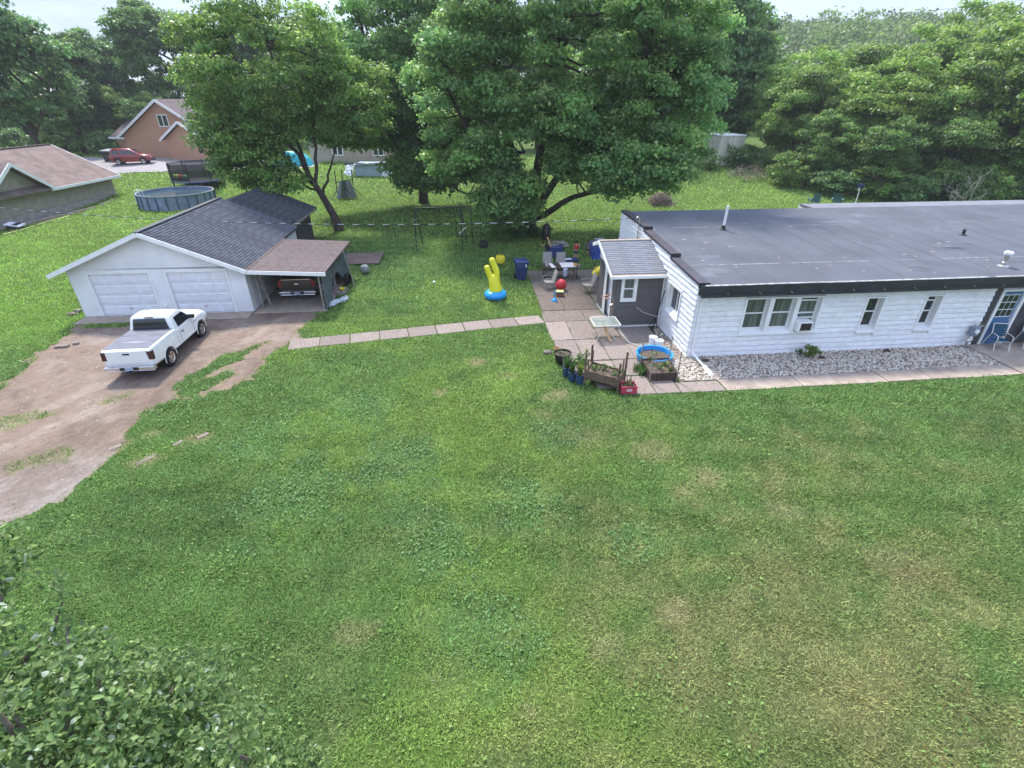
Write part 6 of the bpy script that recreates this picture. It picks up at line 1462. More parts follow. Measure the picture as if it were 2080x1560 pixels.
skin_mesh('shell', MT['yellow'], yt, [(-0.32, 0, 0.80), (-0.05, 0, 0.92), (0.20, 0.02, 1.10), (0.30, 0, 1.22), (0.1, -0.05, 0.66)], [(0, 1), (1, 2), (2, 3), (1, 4)], [(0.14, 0.10), (0.24, 0.12), (0.22, 0.12), (0.12, 0.08), (0.10, 0.06)], 2)
q = MB(); q.beam((-0.2, 0.02, 1.05), (-0.06, 0.02, 1.22), 0.05, 0.05); q.build('handle', MT['lwood'], yt)
mt_ = thing('door_mat', 'pale grey concrete step at the porch door', 'step', hl(-2.58, 4.2, 0.03), TH); q = MB(); q.box(-0.33, -0.28, 0, 0.30, 0.34, 0.05); q.build('tread', MT['conc'], mt_, bevel=0.01); q = MB(); q.box(-0.30, -0.25, 0.05, 0.27, 0.31, 0.056); q.build('top_face', MT['conc'], mt_)

# glass patio table near the porch
gt_ = thing('glass_table', 'square white-framed glass table on the patio in front of the porch', 'table', (4.02, 20.15, 0.03), R(6))
q = MB(); q.tube([(-0.52, -0.50, 0.71), (0.52, -0.50, 0.71), (0.56, -0.46, 0.71), (0.56, 0.46, 0.71), (0.52, 0.50, 0.71), (-0.52, 0.50, 0.71), (-0.56, 0.46, 0.71), (-0.56, -0.46, 0.71)], 0.016, 8, closed=True); q.build('rim', MT['cream'], gt_)
gmat = bpy.data.materials.new('frosted_glass'); gmat.use_nodes = True; gb2_ = gmat.node_tree.nodes['Principled BSDF']; gb2_.inputs['Base Color'].default_value = (0.26, 0.31, 0.28, 1); gb2_.inputs['Roughness'].default_value = 0.3; gb2_.inputs['Alpha'].default_value = 0.45
q = MB(); q.box(-0.545, -0.485, 0.704, 0.545, 0.485, 0.711); q.build('glass_top', gmat, gt_)
for sx_ in (-1, 1):
    for sy_ in (-1, 1):
        q = MB(); q.tube([(sx_ * 0.10, sy_ * 0.10, 0.66), (sx_ * 0.54, sy_ * 0.48, 0.70)], 0.011, 6); q.build('brace', MT['cream'], gt_)
        q = MB(); q.tube([(sx_ * 0.50, sy_ * 0.46, 0.70), (sx_ * 0.30, sy_ * 0.30, 0.52), (sx_ * 0.20, sy_ * 0.22, 0.32), (sx_ * 0.34, sy_ * 0.34, 0.10), (sx_ * 0.44, sy_ * 0.42, 0.0)], 0.014, 6); q.build('leg', MT['cream'], gt_)
q = MB(); q.beam((3.92, 20.25, 0.69), (4.22, 19.5, 0.06), 0.11, 0.03); o = q.build('wooden_plank', MT['lwood']); tag(o, 'pale wooden plank leaning under the glass table', 'plank')
hs = MB(); hp = [(4.55, 20.3, 0.6), (4.75, 19.95, 0.25), (5.0, 19.45, 0.06), (5.35, 19.15, 0.045), (5.7, 19.15, 0.045), (5.95, 19.45, 0.045), (6.05, 19.75, 0.06)]
hs.tube(hp, 0.014, 6); o = hs.build('garden_hose', MT['cream'], None, True); tag(o, 'cream hose curving over the patio from the glass table to the buckets', 'hose')

# garden beds and pots
def raised_bed(label, cs, z0, z1, post_h, mt, legs, loc):
    t = thing('raised_garden_bed', label, 'garden bed', loc, group='raised garden beds'); C_ = [Vector(c) - Vector(loc[:2]) for c in cs]
    for i in range(4):
        a, b = C_[i], C_[(i + 1) % 4]
        nb = 2 if legs else 1; hh = (z1 - z0) / nb
        for k in range(nb):
            q = MB(); q.beam((a.x, a.y, z0 + hh * (k + 0.5)), (b.x, b.y, z0 + hh * (k + 0.5)), 0.035, hh - 0.008); q.build('side_board', mt, t)
    q = MB(); q.v = [(c.x * 0.97, c.y * 0.97, z1 - 0.07) for c in C_] + [(c.x * 0.97, c.y * 0.97, z0 + 0.01) for c in C_]; q.f = [(0, 1, 2, 3), (7, 6, 5, 4), (0, 4, 5, 1), (1, 5, 6, 2), (2, 6, 7, 3), (3, 7, 4, 0)]; q.build('soil', MT['soil'], t)
    for i, c in enumerate(C_):
        n_ = c.normalized() * 0.03; ph = post_h[i]
        q = MB(); q.beam((c.x + n_.x, c.y + n_.y, 0), (c.x + n_.x * 1.3, c.y + n_.y, ph), 0.07 if legs else 0.035, 0.05 if legs else 0.035, up=(0, 1, 0)); q.build('post', mt if legs else MT['gwood'], t)
        if legs:
            q = MB(); q.beam((c.x - n_.x * 2.2, c.y + n_.y * 1.5, z1 - 0.3), (c.x - n_.x * 2, c.y + n_.y * 1.5, ph * 0.8), 0.05, 0.035, up=(0, 1, 0)); q.build('post', mt, t)
    return t
raised_bed('raised wooden garden bed on tall posts beside the blue buckets', [(2.68, 15.98), (3.72, 15.36), (4.06, 15.98), (2.98, 16.68)], 0.24, 0.58, (1.28, 1.18, 1.30, 1.25), MT['wood'], True, (3.36, 16.0, 0.0))
raised_bed('low dark wooden garden bed with four stakes beside the gravel', [(5.09, 16.16), (6.06, 16.22), (6.08, 17.42), (5.02, 17.34)], 0.02, 0.36, (1.22, 1.22, 1.25, 1.15), MT['dwood'], False, (5.56, 16.8, 0.0))
for i, (x, y, z, r, h, l) in enumerate(((3.05, 16.2, .5, .22, .22, 'low green seedlings at the left of the raised bed'), (3.30, 16.05, .5, .20, .25, 'bushy green herb in the middle of the raised bed'), (3.72, 15.75, .5, .22, .26, 'leafy green plant at the right of the raised bed'), (5.5, 16.55, .28, .2, .24, 'pale green seedling in the front of the low dark bed'), (5.8, 16.9, .28, .14, .18, 'small seedling at the right of the low dark bed'), (5.25, 17.15, .28, .26, .5, 'tall leafy plant at the back left of the low dark bed'), (5.85, 16.45, .28, .12, .16, 'tiny seedling near the front corner of the low dark bed'))):
    herb('herb', l, (x, y, z), r, h, 90, GREEN, 'plants in the garden beds', seed=20 + i)
for i, (x, y, l) in enumerate(((2.05, 16.62, 'left of the three blue bucket planters'), (2.22, 16.24, 'middle one of the three blue bucket planters'), (2.48, 16.05, 'right one of the three blue bucket planters next to the raised bed'))):
    pot('bucket_planter', l, (x, y, 0.0), 0.13, 0.155, 0.37, MT['bucket'], 'blue bucket planters', cat='bucket')
    herb('upright_plant', 'upright green blades in the ' + l.replace('blue bucket planters', 'blue buckets').replace(' next to the raised bed', ''), (x, y, 0.3), 0.14, 0.55 + 0.1 * (i == 2), 46, LIME if i == 2 else GREEN, 'plants in the blue buckets', blade=True, seed=40 + i)
pot('round_planter', 'large round black planter behind the blue buckets', (2.0, 17.75, 0.0), 0.26, 0.34, 0.42, MT['dkplas'], cat='planter', n=24)
herb('sparse_plant', 'sparse young plant in the round black planter', (1.95, 17.75, 0.34), 0.2, 0.25, 50, GREEN, seed=51)
herb('grey_leaved_plant', 'grey-leaved spiky plant between black planter and buckets', (2.12, 17.1, 0.0), 0.25, 0.62, 60, [(0.16, 0.19, 0.13), (0.2, 0.22, 0.16)], blade=True, seed=52)
herb('tomato_plant', 'tall leafy plant between the buckets and the raised bed', (2.62, 16.85, 0.0), 0.3, 0.85, 200, GREEN, seed=53, size=0.09)
pot('terracotta_pot', 'small orange clay pot at the patio edge behind the black planter', (1.84, 18.62, 0.0), 0.08, 0.12, 0.2, MT['terracotta'])
q = MB(); q.sphere((1.45, 18.5, 0.06), (0.2, 0.14, 0.1), 9, 6); o = q.build('garden_rock', MT['slab'], None, True); tag(o, 'tan rock on the grass left of the orange pot', 'rock')
rc = thing('red_crate_planter', 'red plastic crate used as planter at the sidewalk corner', 'crate', (4.12, 15.42, 0.03), R(3))
q = MB(); 
for (x0, y0, x1, y1) in ((-0.27, -0.2, 0.27, -0.18), (-0.27, 0.18, 0.27, 0.2), (-0.27, -0.18, -0.25, 0.18), (0.25, -0.18, 0.27, 0.18)): q.box(x0, y0, 0.0, x1, y1, 0.28)
q.build('shell', MT['crate'], rc); q = MB(); q.box(-0.25, -0.18, 0.01, 0.25, 0.18, 0.22); q.build('soil', MT['soil'], rc)
q = MB()
for (x0, y0, x1, y1) in ((-0.29, -0.22, 0.29, -0.201), (-0.29, 0.201, 0.29, 0.22)): q.box(x0, y0, 0.25, x1, y1, 0.29)
q.build('rim', MT['crate'], rc)
for k in range(3): q = MB(); q.box(-0.10, -0.212, 0.11 + 0.035 * k, 0.10, -0.2005, 0.122 + 0.035 * k); q.build('white_print_line', MT['trim'], rc)
herb('crate_plant', 'withered grey-green stems in the red crate', (4.12, 15.42, 0.24), 0.24, 0.34, 40, [(0.2, 0.19, 0.11), (0.14, 0.15, 0.08)], blade=True, seed=60)
kp = thing('kiddie_pool', 'shallow bright blue wading pool behind the low dark garden bed', 'wading pool', (5.68, 17.98, 0.03))
q = MB(); q.lathe([(0.62, 0), (0.66, 0.02), (0.70, 0.24), (0.73, 0.25), (0.72, 0.28), (0.66, 0.27), (0.61, 0.05), (0.001, 0.04)], 36, cap=False); q.build('wall', MT['poolblue'], kp, True)
q = MB(); q.lathe([(0.001, 0.10), (0.61, 0.10)], 36, cap=False); q.build('contents', MT['soil'], kp)
for x, y, h, l in ((5.92, 19.25, 0.40, 'taller white bucket standing behind'), (6.12, 18.98, 0.36, 'white bucket with dark inside beside the blue wading pool')):
    b_ = pot('white_bucket', l, (x, y, 0.03), 0.14, 0.165, h, MT['trim'], 'white buckets by the house', soil=False, cat='bucket'); q = MB(); q.lathe([(0.001, 0.05), (0.13, 0.05)], 16, cap=False); q.build('inside', MT['dkplas'] if y < 19 else MT['trim'], b_)
herb('grass_weeds', 'weedy grass strip along the left side of the low dark bed', (4.9, 16.85, 0.0), 0.5, 0.34, 120, GREEN, blade=True, seed=61)
herb('fern', 'green leafy fern in the gravel under the windows', (11.95, 18.15, 0.02), 0.34, 0.5, 190, LIME, seed=62, size=0.12)
pole = thing('leaning_pole_stand', 'rusty metal pole stand leaning in the corner of porch and house', 'stand', hl(-0.45, 2.75, 0.0), TH)
q = MB(); q.tube([(0.0, 0.15, 0.0), (0.14, 0.2, 0.7), (0.40, 0.32, 1.75)], 0.02, 6); q.build('pole', MT['dkplas'], pole)
for a in (0.3, 2.3, 4.4): q = MB(); q.tube([(0.05, 0.18, 0.5), (0.05 + 0.25 * math.cos(a), 0.18 + 0.25 * math.sin(a), 0.0)], 0.014, 6); q.build('foot', MT['dkplas'], pole)
q = MB(); q.tube([tuple(hl(-1.2, 3.2, 0.95)), tuple(hl(-0.9, 3.05, 0.75)), tuple(hl(-0.4, 2.9, 0.62)), tuple(hl(-0.15, 2.4, 0.72)), tuple(hl(-0.06, 2.0, 0.95))], 0.010, 5); o = q.build('slack_line', MT['cream'], None, True); tag(o, 'thin pale cord sagging between porch wall and house window', 'cord')
rd = random.Random(8)
for k, (a, b, l) in enumerate(((0.55, -0.5, 'dark dried clump in the gravel near the downspout'), (8.35, -0.35, 'brown stone near the wall under the narrow windows'), (5.3, -0.7, 'dark tuft in the gravel right of the fern'))):
    q = MB(); q.sphere(tuple(hl(a, b, 0.05)), (0.14, 0.10, 0.09), 8, 5); q.v = [(x + rd.uniform(-.02, .02), y + rd.uniform(-.02, .02), z + rd.uniform(-.02, .02)) for x, y, z in q.v]; o = q.build('dark_clump', MT['dwood'], None, True); tag(o, l, 'debris')

# webbed lawn chairs by the blue door
def lawn_chair(label, loc, rz):
    t = thing('lawn_chair', label, 'chair', loc, rz, 'webbed lawn chairs by the blue door')
    for s in (-1, 1):
        x = 0.28 * s
        q = MB(); q.tube([(x, -0.30, 0), (x, -0.20, 0.30), (x, -0.24, 0.44), (x, -0.20, 0.60), (x, 0.0, 0.62), (x, 0.24, 0.62)], 0.017, 6); q.build('front_leg', MT['cream'], t)
        q = MB(); q.tube([(x, 0.42, 0), (x, 0.18, 0.62), (x, 0.30, 0.98)], 0.017, 6); q.build('rear_leg', MT['cream'], t)
    q = MB(); q.tube([(-0.28, 0.30, 0.98), (0.28, 0.30, 0.98)], 0.017, 6); q.tube([(-0.28, -0.2, 0.37), (0.28, -0.2, 0.37)], 0.017, 6); q.build('cross_bar', MT['cream'], t)
    for k in range(5): q = MB(); q.box(-0.27, -0.22 + k * 0.085, 0.37, 0.27, -0.15 + k * 0.085, 0.38); q.build('seat_strap', MT['webbing'], t)
    for k in range(5): q = MB(); q.hexa([(-0.27, 0.19 + k * 0.026, 0.48 + k * 0.095), (0.27, 0.19 + k * 0.026, 0.48 + k * 0.095), (0.27, 0.205 + k * 0.026, 0.48 + k * 0.095), (-0.27, 0.205 + k * 0.026, 0.48 + k * 0.095)], [(-0.27, 0.21 + k * 0.026, 0.56 + k * 0.095), (0.27, 0.21 + k * 0.026, 0.56 + k * 0.095), (0.27, 0.225 + k * 0.026, 0.56 + k * 0.095), (-0.27, 0.225 + k * 0.026, 0.56 + k * 0.095)]); q.build('back_strap', MT['webbing'], t)
    return t
lawn_chair('white-framed blue webbed lawn chair in front of the blue door', (20.15, 18.9, 0.06), R(-8)); lawn_chair('white-framed blue webbed lawn chair cut by the right edge', (21.55, 19.05, 0.06), R(-14))

# carport clutter
q = MB(); pts = [(-9.15, 27.1, 2.02), (-8.98, 26.95, 1.45), (-8.80, 26.8, 0.8), (-8.62, 26.6, 0.02)]
for a, b in zip(pts[:-1], pts[1:]): q.beam(a, b, 0.17, 0.04, up=(1, 0.3, 0.1))
o = q.build('leaning_board', MT['gwood']); tag(o, 'weathered grey board leaning against the carport roof edge', 'board')
tt = thing('spare_tyre', 'black tyre standing under the torn carport tarp', 'tyre', (-9.18, 27.25, 0.33), rot=(R(90), 0, R(80))); q = MB(); q.lathe([(0.20, -0.09), (0.30, -0.10), (0.34, -0.05), (0.34, 0.05), (0.30, 0.10), (0.20, 0.09)], 24, cap=False); q.build('tread', MT['tire'], tt, True); q = MB(); q.lathe([(0.001, 0), (0.20, 0.0)], 20, cap=False); q.build('hub', MT['dkplas'], tt)
pot('yellow_bowl', 'small yellow bowl under the carport tarp', (-9.05, 25.75, 0.22), 0.09, 0.15, 0.10, MT['yellow'], soil=False, cat='bowl')
q = MB(); q.box(-9.35, 25.5, 0.0, -8.9, 26.2, 0.21); o = q.build('low_crate', MT['gwood'], None, bevel=0.01); tag(o, 'low wooden crate under the yellow bowl at the carport', 'crate')
rsb = np.random.default_rng(3); q = MB(); 
for k in range(7): q.sphere((-9.1 + 0.10 * k - 0.02 * k, 23.85 + 0.16 * k, 0.10 + 0.03 * math.sin(k)), (0.19, 0.16, 0.13), 10, 6)
q.v = [(x + rsb.normal() * 0.02, y + rsb.normal() * 0.02, max(0.005, z + rsb.normal() * 0.02)) for x, y, z in q.v]; o = q.build('plastic_bundle', MT['clear'], None, True); tag(o, 'crumpled grey plastic sheeting at the foot of the carport post', 'plastic sheet')
q = MB(); q.sphere((-8.75, 29.3, 0.28), (0.26, 0.24, 0.28), 12, 8); q.v = [(x + rsb.normal() * 0.02, y + rsb.normal() * 0.02, z) for x, y, z in q.v]; o = q.build('grey_sack', MT['greynet'], None, True); tag(o, 'round grey sack beside the carport rear corner', 'sack')
pf_ = thing('wooden_platform', 'low weathered wooden platform behind the carport', 'platform', tuple(gl(11.2, 8.8, 0.0)), TH)
for k in range(9): q = MB(); q.box(-2.9, -1.3 + 0.29 * k, 0.10, 1.55, -1.04 + 0.29 * k, 0.14); q.build('plank', MT['roofbrown'], pf_)
q = MB(); q.box(-2.8, -1.25, 0, -2.7, 1.25, 0.10); q.box(1.4, -1.25, 0, 1.5, 1.25, 0.10); q.build('bearer', MT['dwood'], pf_)
q = MB(); q.sphere(tuple(gl(8.3, 9.6, 0.25)), (0.35, 0.25, 0.25), 10, 6); o = q.build('blue_bundle', MT['cartblue'], None, True); tag(o, 'blue bundle on the ground behind the garage wing', 'bundle')
q = MB(); q.lathe([(0.11, 0), (0.115, 0.02), (0.1, 0.2)], 10); wb_ = thing('white_lawn_ball', 'small white ball lying on the lawn', 'ball', (-4.4, 27.5, 0.0)); q = MB(); q.sphere((0, 0, 0.075), 0.075, 14, 10); q.build('ball', MT['trim'], wb_, 'full')
q = MB()
for k in range(9): q.box(-21.25 + rd.uniform(-.25, .25), 22.6 + 0.1 * k, 0.0, -21.0 + rd.uniform(-.2, .2), 22.68 + 0.1 * k, rd.uniform(0.05, 0.16))
o = q.build('brick_rubble', MT['slab']); tag(o, 'small heap of pale rubble at the left garage corner', 'rubble')
for k, (x, y, w, h, a, l) in enumerate(((-10.6, 11.55, 0.55, 0.2, 60, 'flat grey stepping stone in the grass near the driveway edge'), (-10.15, 12.35, 0.3, 0.15, 60, 'small flat stone further up the driveway edge'), (-9.6, 12.75, 0.35, 0.16, 58, 'pale flat stone in the lawn right of the driveway'), (-11.9, 12.15, 0.35, 0.16, 55, 'half buried slab at the driveway edge'), (-18.9, 19.1, 0.5, 0.2, 10, 'brick-sized block on the dirt left of the truck'), (-18.55, 19.4, 0.22, 0.16, 30, 'small block beside the larger block on the dirt'))):
    q = MB(); q.box(-w / 2, -h / 2, -0.05, w / 2, h / 2, 0.022 if k < 4 else 0.10); o = q.build('stone', MT['slab'], None, bevel=0.02, loc=(x, y, 0), rot=(0, 0, R(a))); tag(o, l, 'stone')

# swing set
sg = thing('swing_set', 'old dark metal swing frame under the maple', 'swing set', (-4.9, 34.9, 0), R(2))
q = MB(); q.tube([(-1.75, 0.6, 2.62), (1.55, 0.6, 2.70), (2.15, 0.6, 2.72)], 0.045, 8); q.build('top_bar', MT['dkmetal'], sg)
for x in (-1.7, 1.45):
    q = MB(); q.tube([(x, 0.6, 2.65), (x + 0.05, -0.5, 0)], 0.035, 6); q.build('leg', MT['dkmetal'], sg); q = MB(); q.tube([(x, 0.6, 2.65), (x + 0.25, 1.6, 0)], 0.035, 6); q.build('leg', MT['dkmetal'], sg)
    q = MB(); q.tube([(x + 0.02, 0.25, 1.9), (x + (0.28 if x < 0 else -0.28), 0.6, 2.63)], 0.022, 6); q.build('brace', MT['dkmetal'], sg)
q = MB(); q.tube([(2.1, 0.6, 2.7), (2.2, 0.6, 0.0)], 0.03, 6); q.build('leg', MT['dkmetal'], sg)
q = MB(); q.tube([(1.0, 0.6, 2.66), (1.1, 0.5, 0.75)], 0.018, 6); q.tube([(1.1, 0.5, 0.75), (1.6, 0.5, 0.75)], 0.025, 6); q.build('swing_hanger', MT['dkmetal'], sg)
q = MB(); q.beam((1.25, 0.5, 0.95), (1.7, 0.55, 1.35), 0.16, 0.03); q.build('swing_seat', MT['trim'], sg)
q = MB(); q.beam((-1.95, 0.3, 1.75), (-1.5, 0.3, 2.05), 0.08, 0.04); q.build('broken_bar', MT['gwood'], sg)
# swings hanging from the maple
for x, y, z, mt, l in ((-1.85, 32.9, 0.85, 'dkplas', 'black rubber swing hanging from the maple'), (-0.72, 30.75, 0.50, 'yellow', 'yellow toddler swing hanging from the maple')):
    t = thing('tree_swing', l, 'swing', (x, y, 0), group='swings under the maple')
    q = MB(); q.lathe([(0.10, -0.25), (0.27, -0.22), (0.30, 0.0), (0.26, 0.18), (0.20, 0.20), (0.22, 0.0), (0.10, -0.2)], 6 if mt == 'dkplas' else 14, c=(0, 0, z)); q.build('seat', MT[mt], t)
    for s in (-1, 1): q = MB(); q.tube([(s * 0.22, 0, z + 0.18), (s * 0.16, 0.8, 3.6), (s * 0.12, 2.2, 6.5)], 0.012, 5); q.build('rope', MT['dkmetal'], t)
# grill and firewood by the maple
gl_ = thing('kettle_smoker', 'tall black smoker grill at the foot of the maple', 'grill', (2.45, 36.4, 0))
q = MB(); q.lathe([(0.22, 0.3), (0.27, 0.35), (0.27, 1.1), (0.24, 1.3), (0.12, 1.42), (0.02, 1.45)], 16); q.build('barrel', MT['dkplas'], gl_, True); q = MB(); q.tube([(0.0, -0.28, 0.7), (0.0, -0.33, 0.75), (0, -0.33, 1.0), (0, -0.28, 1.05)], 0.02, 6); q.build('handle', MT['alloy'], gl_)
for a in (0.5, 2.6, 4.7): q = MB(); q.tube([(0.2 * math.cos(a), 0.2 * math.sin(a), 0.4), (0.26 * math.cos(a), 0.26 * math.sin(a), 0)], 0.02, 6); q.build('leg', MT['dkplas'], gl_)
for k in range(14):
    x, y, a = 3.0 + rd.uniform(-.7, .9), 35.2 + rd.uniform(-.4, .5), rd.uniform(-.5, .5); q = MB(); q.tube([(-0.35, 0, 0), (0.35, 0, 0)], rd.uniform(0.05, 0.1), 7); o = q.build('firewood_log', MT['lwood'] if k % 3 == 0 else MT['gwood'], None, loc=(x, y, 0.09 + 0.12 * (k % 3)), rot=(0, rd.uniform(-.15, .15), a)); tag(o, 'cut firewood log in the pile behind the fallen blue bin', 'log', 'firewood pile by the maple')
q = MB(); q.beam((2.45, 35.2, 0.75), (2.75, 34.5, 0.1), 0.12, 0.04); o = q.build('pale_plank', MT['lwood']); tag(o, 'pale plank leaning on the firewood behind the fallen bin', 'plank')
# blue tarps beside the house
def tarp_heap(name, label, c, r, h, mt, seed):
    rs = np.random.default_rng(seed); V = []; n = 18
    for i in range(n):
        for j in range(n):
            u, v = (i / (n - 1) * 2 - 1), (j / (n - 1) * 2 - 1); d = max(0, 1 - (abs(u) ** 2.6 + abs(v) ** 2.6) * 0.6)
            V.append((c[0] + u * r[0], c[1] + v * r[1], c[2] + max(0.01, h * d * (0.75 + 0.5 * float(fbm(np.array([u * 2 + 5.]), np.array([v * 2 + seed]), seed)[0])) * (1 if abs(u) < 0.98 and abs(v) < 0.98 else 0.02))))
    q = MB(); q._add(V, [(i * n + j, (i + 1) * n + j, (i + 1) * n + j + 1, i * n + j + 1) for i in range(n - 1) for j in range(n - 1)]); o = q.build(name, mt, None, 'full'); tag(o, label, 'tarp'); return o
tarp_heap('tarp_covered_pile', 'pile under a dark blue tarp against the far end of the house wall', (6.15, 34.2, 0), (0.95, 2.1, 0), 0.62, MT['bluetarp'], 4)
q = MB(); q.M = Matrix.Translation((6.0, 35.0, 0.68)) @ Matrix.Rotation(R(15), 4, 'Z'); q.box(-0.3, -0.12, 0, 0.3, 0.12, 0.03); o = q.build('pale_board', MT['cloth']); tag(o, 'pale board lying on the blue tarp pile', 'board')
q = MB(); q.M = Matrix.Translation((3.75, 32.0, 0.0)) @ Matrix.Rotation(R(10), 4, 'Z'); q.box(-0.45, -0.3, 0, 0.45, 0.3, 0.16); o = q.build('blue_box_lid', MT['cartblue'], None, bevel=0.02); tag(o, 'flat dark blue tub on the grass beside the boy', 'tub')
q = MB(); q.M = Matrix.Translation((3.55, 31.85, 0.165)) @ Matrix.Rotation(R(10), 4, 'Z'); q.box(-0.25, -0.12, 0, 0.25, 0.12, 0.02); o = q.build('white_sheet', MT['trim']); tag(o, 'white sheet lying on the flat blue tub', 'sheet')

# ------------------------------------------------------------------ people
def person(label, loc, rz, h, shirt, shorts, hairm, arms='down', long_hair=False):
    t = thing('person', label, 'person', loc, rz, group='children playing behind the patio' if h < 1.45 else None); s = h / 1.25
    P = [(0, 0, 0.60), (0, 0, 0.74), (0, 0.0, 0.90), (0, 0, 0.985), (0, -0.01, 1.03), (0, -0.015, 1.10), (0, -0.01, 1.18)]
    Ed = [(0, 1), (1, 2), (2, 3), (3, 4), (4, 5), (5, 6)]; Rd = [0.085, 0.08, 0.088, 0.04, 0.055, 0.082, 0.055]
    for sx in (-1, 1):
        b = len(P)
        if arms == 'forward': ar = [(0.115 * sx, 0, 0.93), (0.15 * sx, -0.08, 0.78), (0.13 * sx, -0.28, 0.74), (0.12 * sx, -0.34, 0.745)]
        elif arms == 'up' and sx < 0: ar = [(0.115 * sx, 0, 0.93), (0.20 * sx, -0.02, 0.80), (0.19 * sx, -0.10, 0.95), (0.17 * sx, -0.12, 1.02)]
        else: ar = [(0.115 * sx, 0, 0.93), (0.155 * sx, 0.01, 0.77), (0.15 * sx, -0.04, 0.62), (0.145 * sx, -0.05, 0.57)]
        P += ar; Ed += [(2, b), (b, b + 1), (b + 1, b + 2), (b + 2, b + 3)]; Rd += [0.042, 0.033, 0.024, 0.024]
        hb = len(P)                                              # five fingers
        for k in range(5):
            hx, hy, hz = ar[3]; fx = (k - 1.5) * 0.011; thumb = k == 4
            e = (hx + fx * sx if not thumb else hx - 0.02 * sx, hy - (0.045 if not thumb else 0.02), hz - (0.02 + 0.006 * (k % 2)) if arms != 'up' else hz + 0.03)
            P.append(e); Ed.append((b + 3, len(P) - 1)); Rd.append(0.007)
        b = len(P); st_ = 0.05 if sx > 0 else -0.03
        P += [(0.055 * sx, 0, 0.56), (0.065 * sx, -0.01 - st_ * 0.4, 0.32), (0.065 * sx, 0.01 + st_, 0.06), (0.07 * sx, -0.085 + st_, 0.025)]
        Ed += [(0, b), (b, b + 1), (b + 1, b + 2), (b + 2, b + 3)]; Rd += [0.068, 0.05, 0.034, 0.03]
    P = [(x * s, y * s, z * s) for x, y, z in P]; Rd = [r * s for r in Rd]
    body = skin_mesh('body', MT['skin'], t, P, Ed, Rd, 2)
    q = MB(); q.sphere((0, -0.085 * s, 1.095 * s), (0.014 * s, 0.02 * s, 0.02 * s), 6, 5); q.sphere((-0.082 * s, 0, 1.10 * s), (0.012 * s, 0.02 * s, 0.026 * s), 6, 5); q.sphere((0.082 * s, 0, 1.10 * s), (0.012 * s, 0.02 * s, 0.026 * s), 6, 5); q.build('nose_and_ears', MT['skin'], t, True)
    q = MB(); q.sphere((-0.03 * s, -0.078 * s, 1.115 * s), 0.011 * s, 6, 5); q.sphere((0.03 * s, -0.078 * s, 1.115 * s), 0.011 * s, 6, 5); q.build('eyes', MT['hair'], t); q = MB(); q.sphere((0, -0.078 * s, 1.058 * s), (0.022 * s, 0.008 * s, 0.006 * s), 6, 4); q.build('mouth', MT['redshirt'], t)
    q = MB(); q.sphere((0, 0.012 * s, 1.135 * s), (0.094 * s, 0.096 * s, 0.088 * s), 14, 9)
    if long_hair: q.sphere((0, 0.06 * s, 1.0 * s), (0.085 * s, 0.05 * s, 0.17 * s), 10, 8)
    q.build('hair', MT['hair'], t, 'full')
    sv = [(0, 0, 0.60), (0, 0, 0.76), (0, 0, 0.92), (-0.115, 0, 0.93), (0.115, 0, 0.93), (-0.148, 0, 0.82), (0.148, 0, 0.82)]
    skin_mesh('shirt', MT[shirt], t, [(x * s, y * s, z * s) for x, y, z in sv], [(0, 1), (1, 2), (2, 3), (2, 4), (3, 5), (4, 6)], [r * s for r in (0.115, 0.105, 0.108, 0.06, 0.06, 0.055, 0.055)], 2)
    lv = [(0, 0, 0.585), (-0.06, 0, 0.53), (0.06, 0, 0.53), (-0.07, -0.01, 0.38), (0.07, -0.02, 0.38)]
    skin_mesh('shorts', MT[shorts], t, [(x * s, y * s, z * s) for x, y, z in lv], [(0, 1), (0, 2), (1, 3), (2, 4)], [r * s for r in (0.105, 0.088, 0.088, 0.075, 0.075)], 2)
    return t
person('child in a red shirt and navy shorts standing on the grass, seen from behind', (4.12, 32.3, 0), R(165), 1.26, 'redshirt', 'navy', 'hair', 'up')
person('small child in dark clothes with long dark hair near the blue tarp', (5.05, 33.3, 0), R(70), 1.02, 'greycloth', 'navy', 'hair', 'down', True)
pp = person('person with dark hair standing in the porch doorway reaching out one arm', tuple(hl(-2.02, 4.25, 0.13)), R(-85), 1.6, 'cloth', 'cloth', 'hair', 'forward')

# ------------------------------------------------------------------ cables and poles
def cable(name, label, a, b, sag, r, mt, n=60, stripes=False):
    a, b = Vector(a), Vector(b); pts = []
    for i in range(n + 1):
        t = i / n; p = a.lerp(b, t); p.z -= sag * 4 * t * (1 - t); pts.append(p)
    if not stripes:
        q = MB(); q.tube(pts, r, 5); o = q.build(name, MT[mt]); tag(o, label, 'cable'); return o
    t = thing(name, label, 'cable', a)
    q = MB(); q.tube([p - a for p in pts], r, 5); q.build('strand', MT['cable'], t)
    q = MB()
    for i in range(0, n, 2): q.tube([pts[i] - a + Vector((0, 0, r * 0.9)), pts[i].lerp(pts[i + 1], 0.85) - a + Vector((0, 0, r * 0.9))], r * 0.75, 5)
    q.build('pale_wrap', MT['cablew'], t); return t
A_ = hl(-0.3, 7.3, 4.0)
cable('service_cable', 'twisted black and white overhead cable crossing the yard to the house', (-38.0, 30.0, 4.6), A_, 0.95, 0.015, 'cable', n=110, stripes=True)
cable('power_line', 'thin wire crossing the sky at the upper right', (24, 66, 15.5), (58, 28, 16.6), 0.3, 0.012, 'cable')
for k, (z0, z1) in enumerate(((12.2, 15.2), (11.3, 14.4))):
    cable('power_line', 'upper of two distant wires above the right thicket' if k == 0 else 'lower of two distant wires above the right thicket', (36 + k * 3, 76, z0), (88, 86, z1 + 2), 0.8, 0.02, 'cablew')
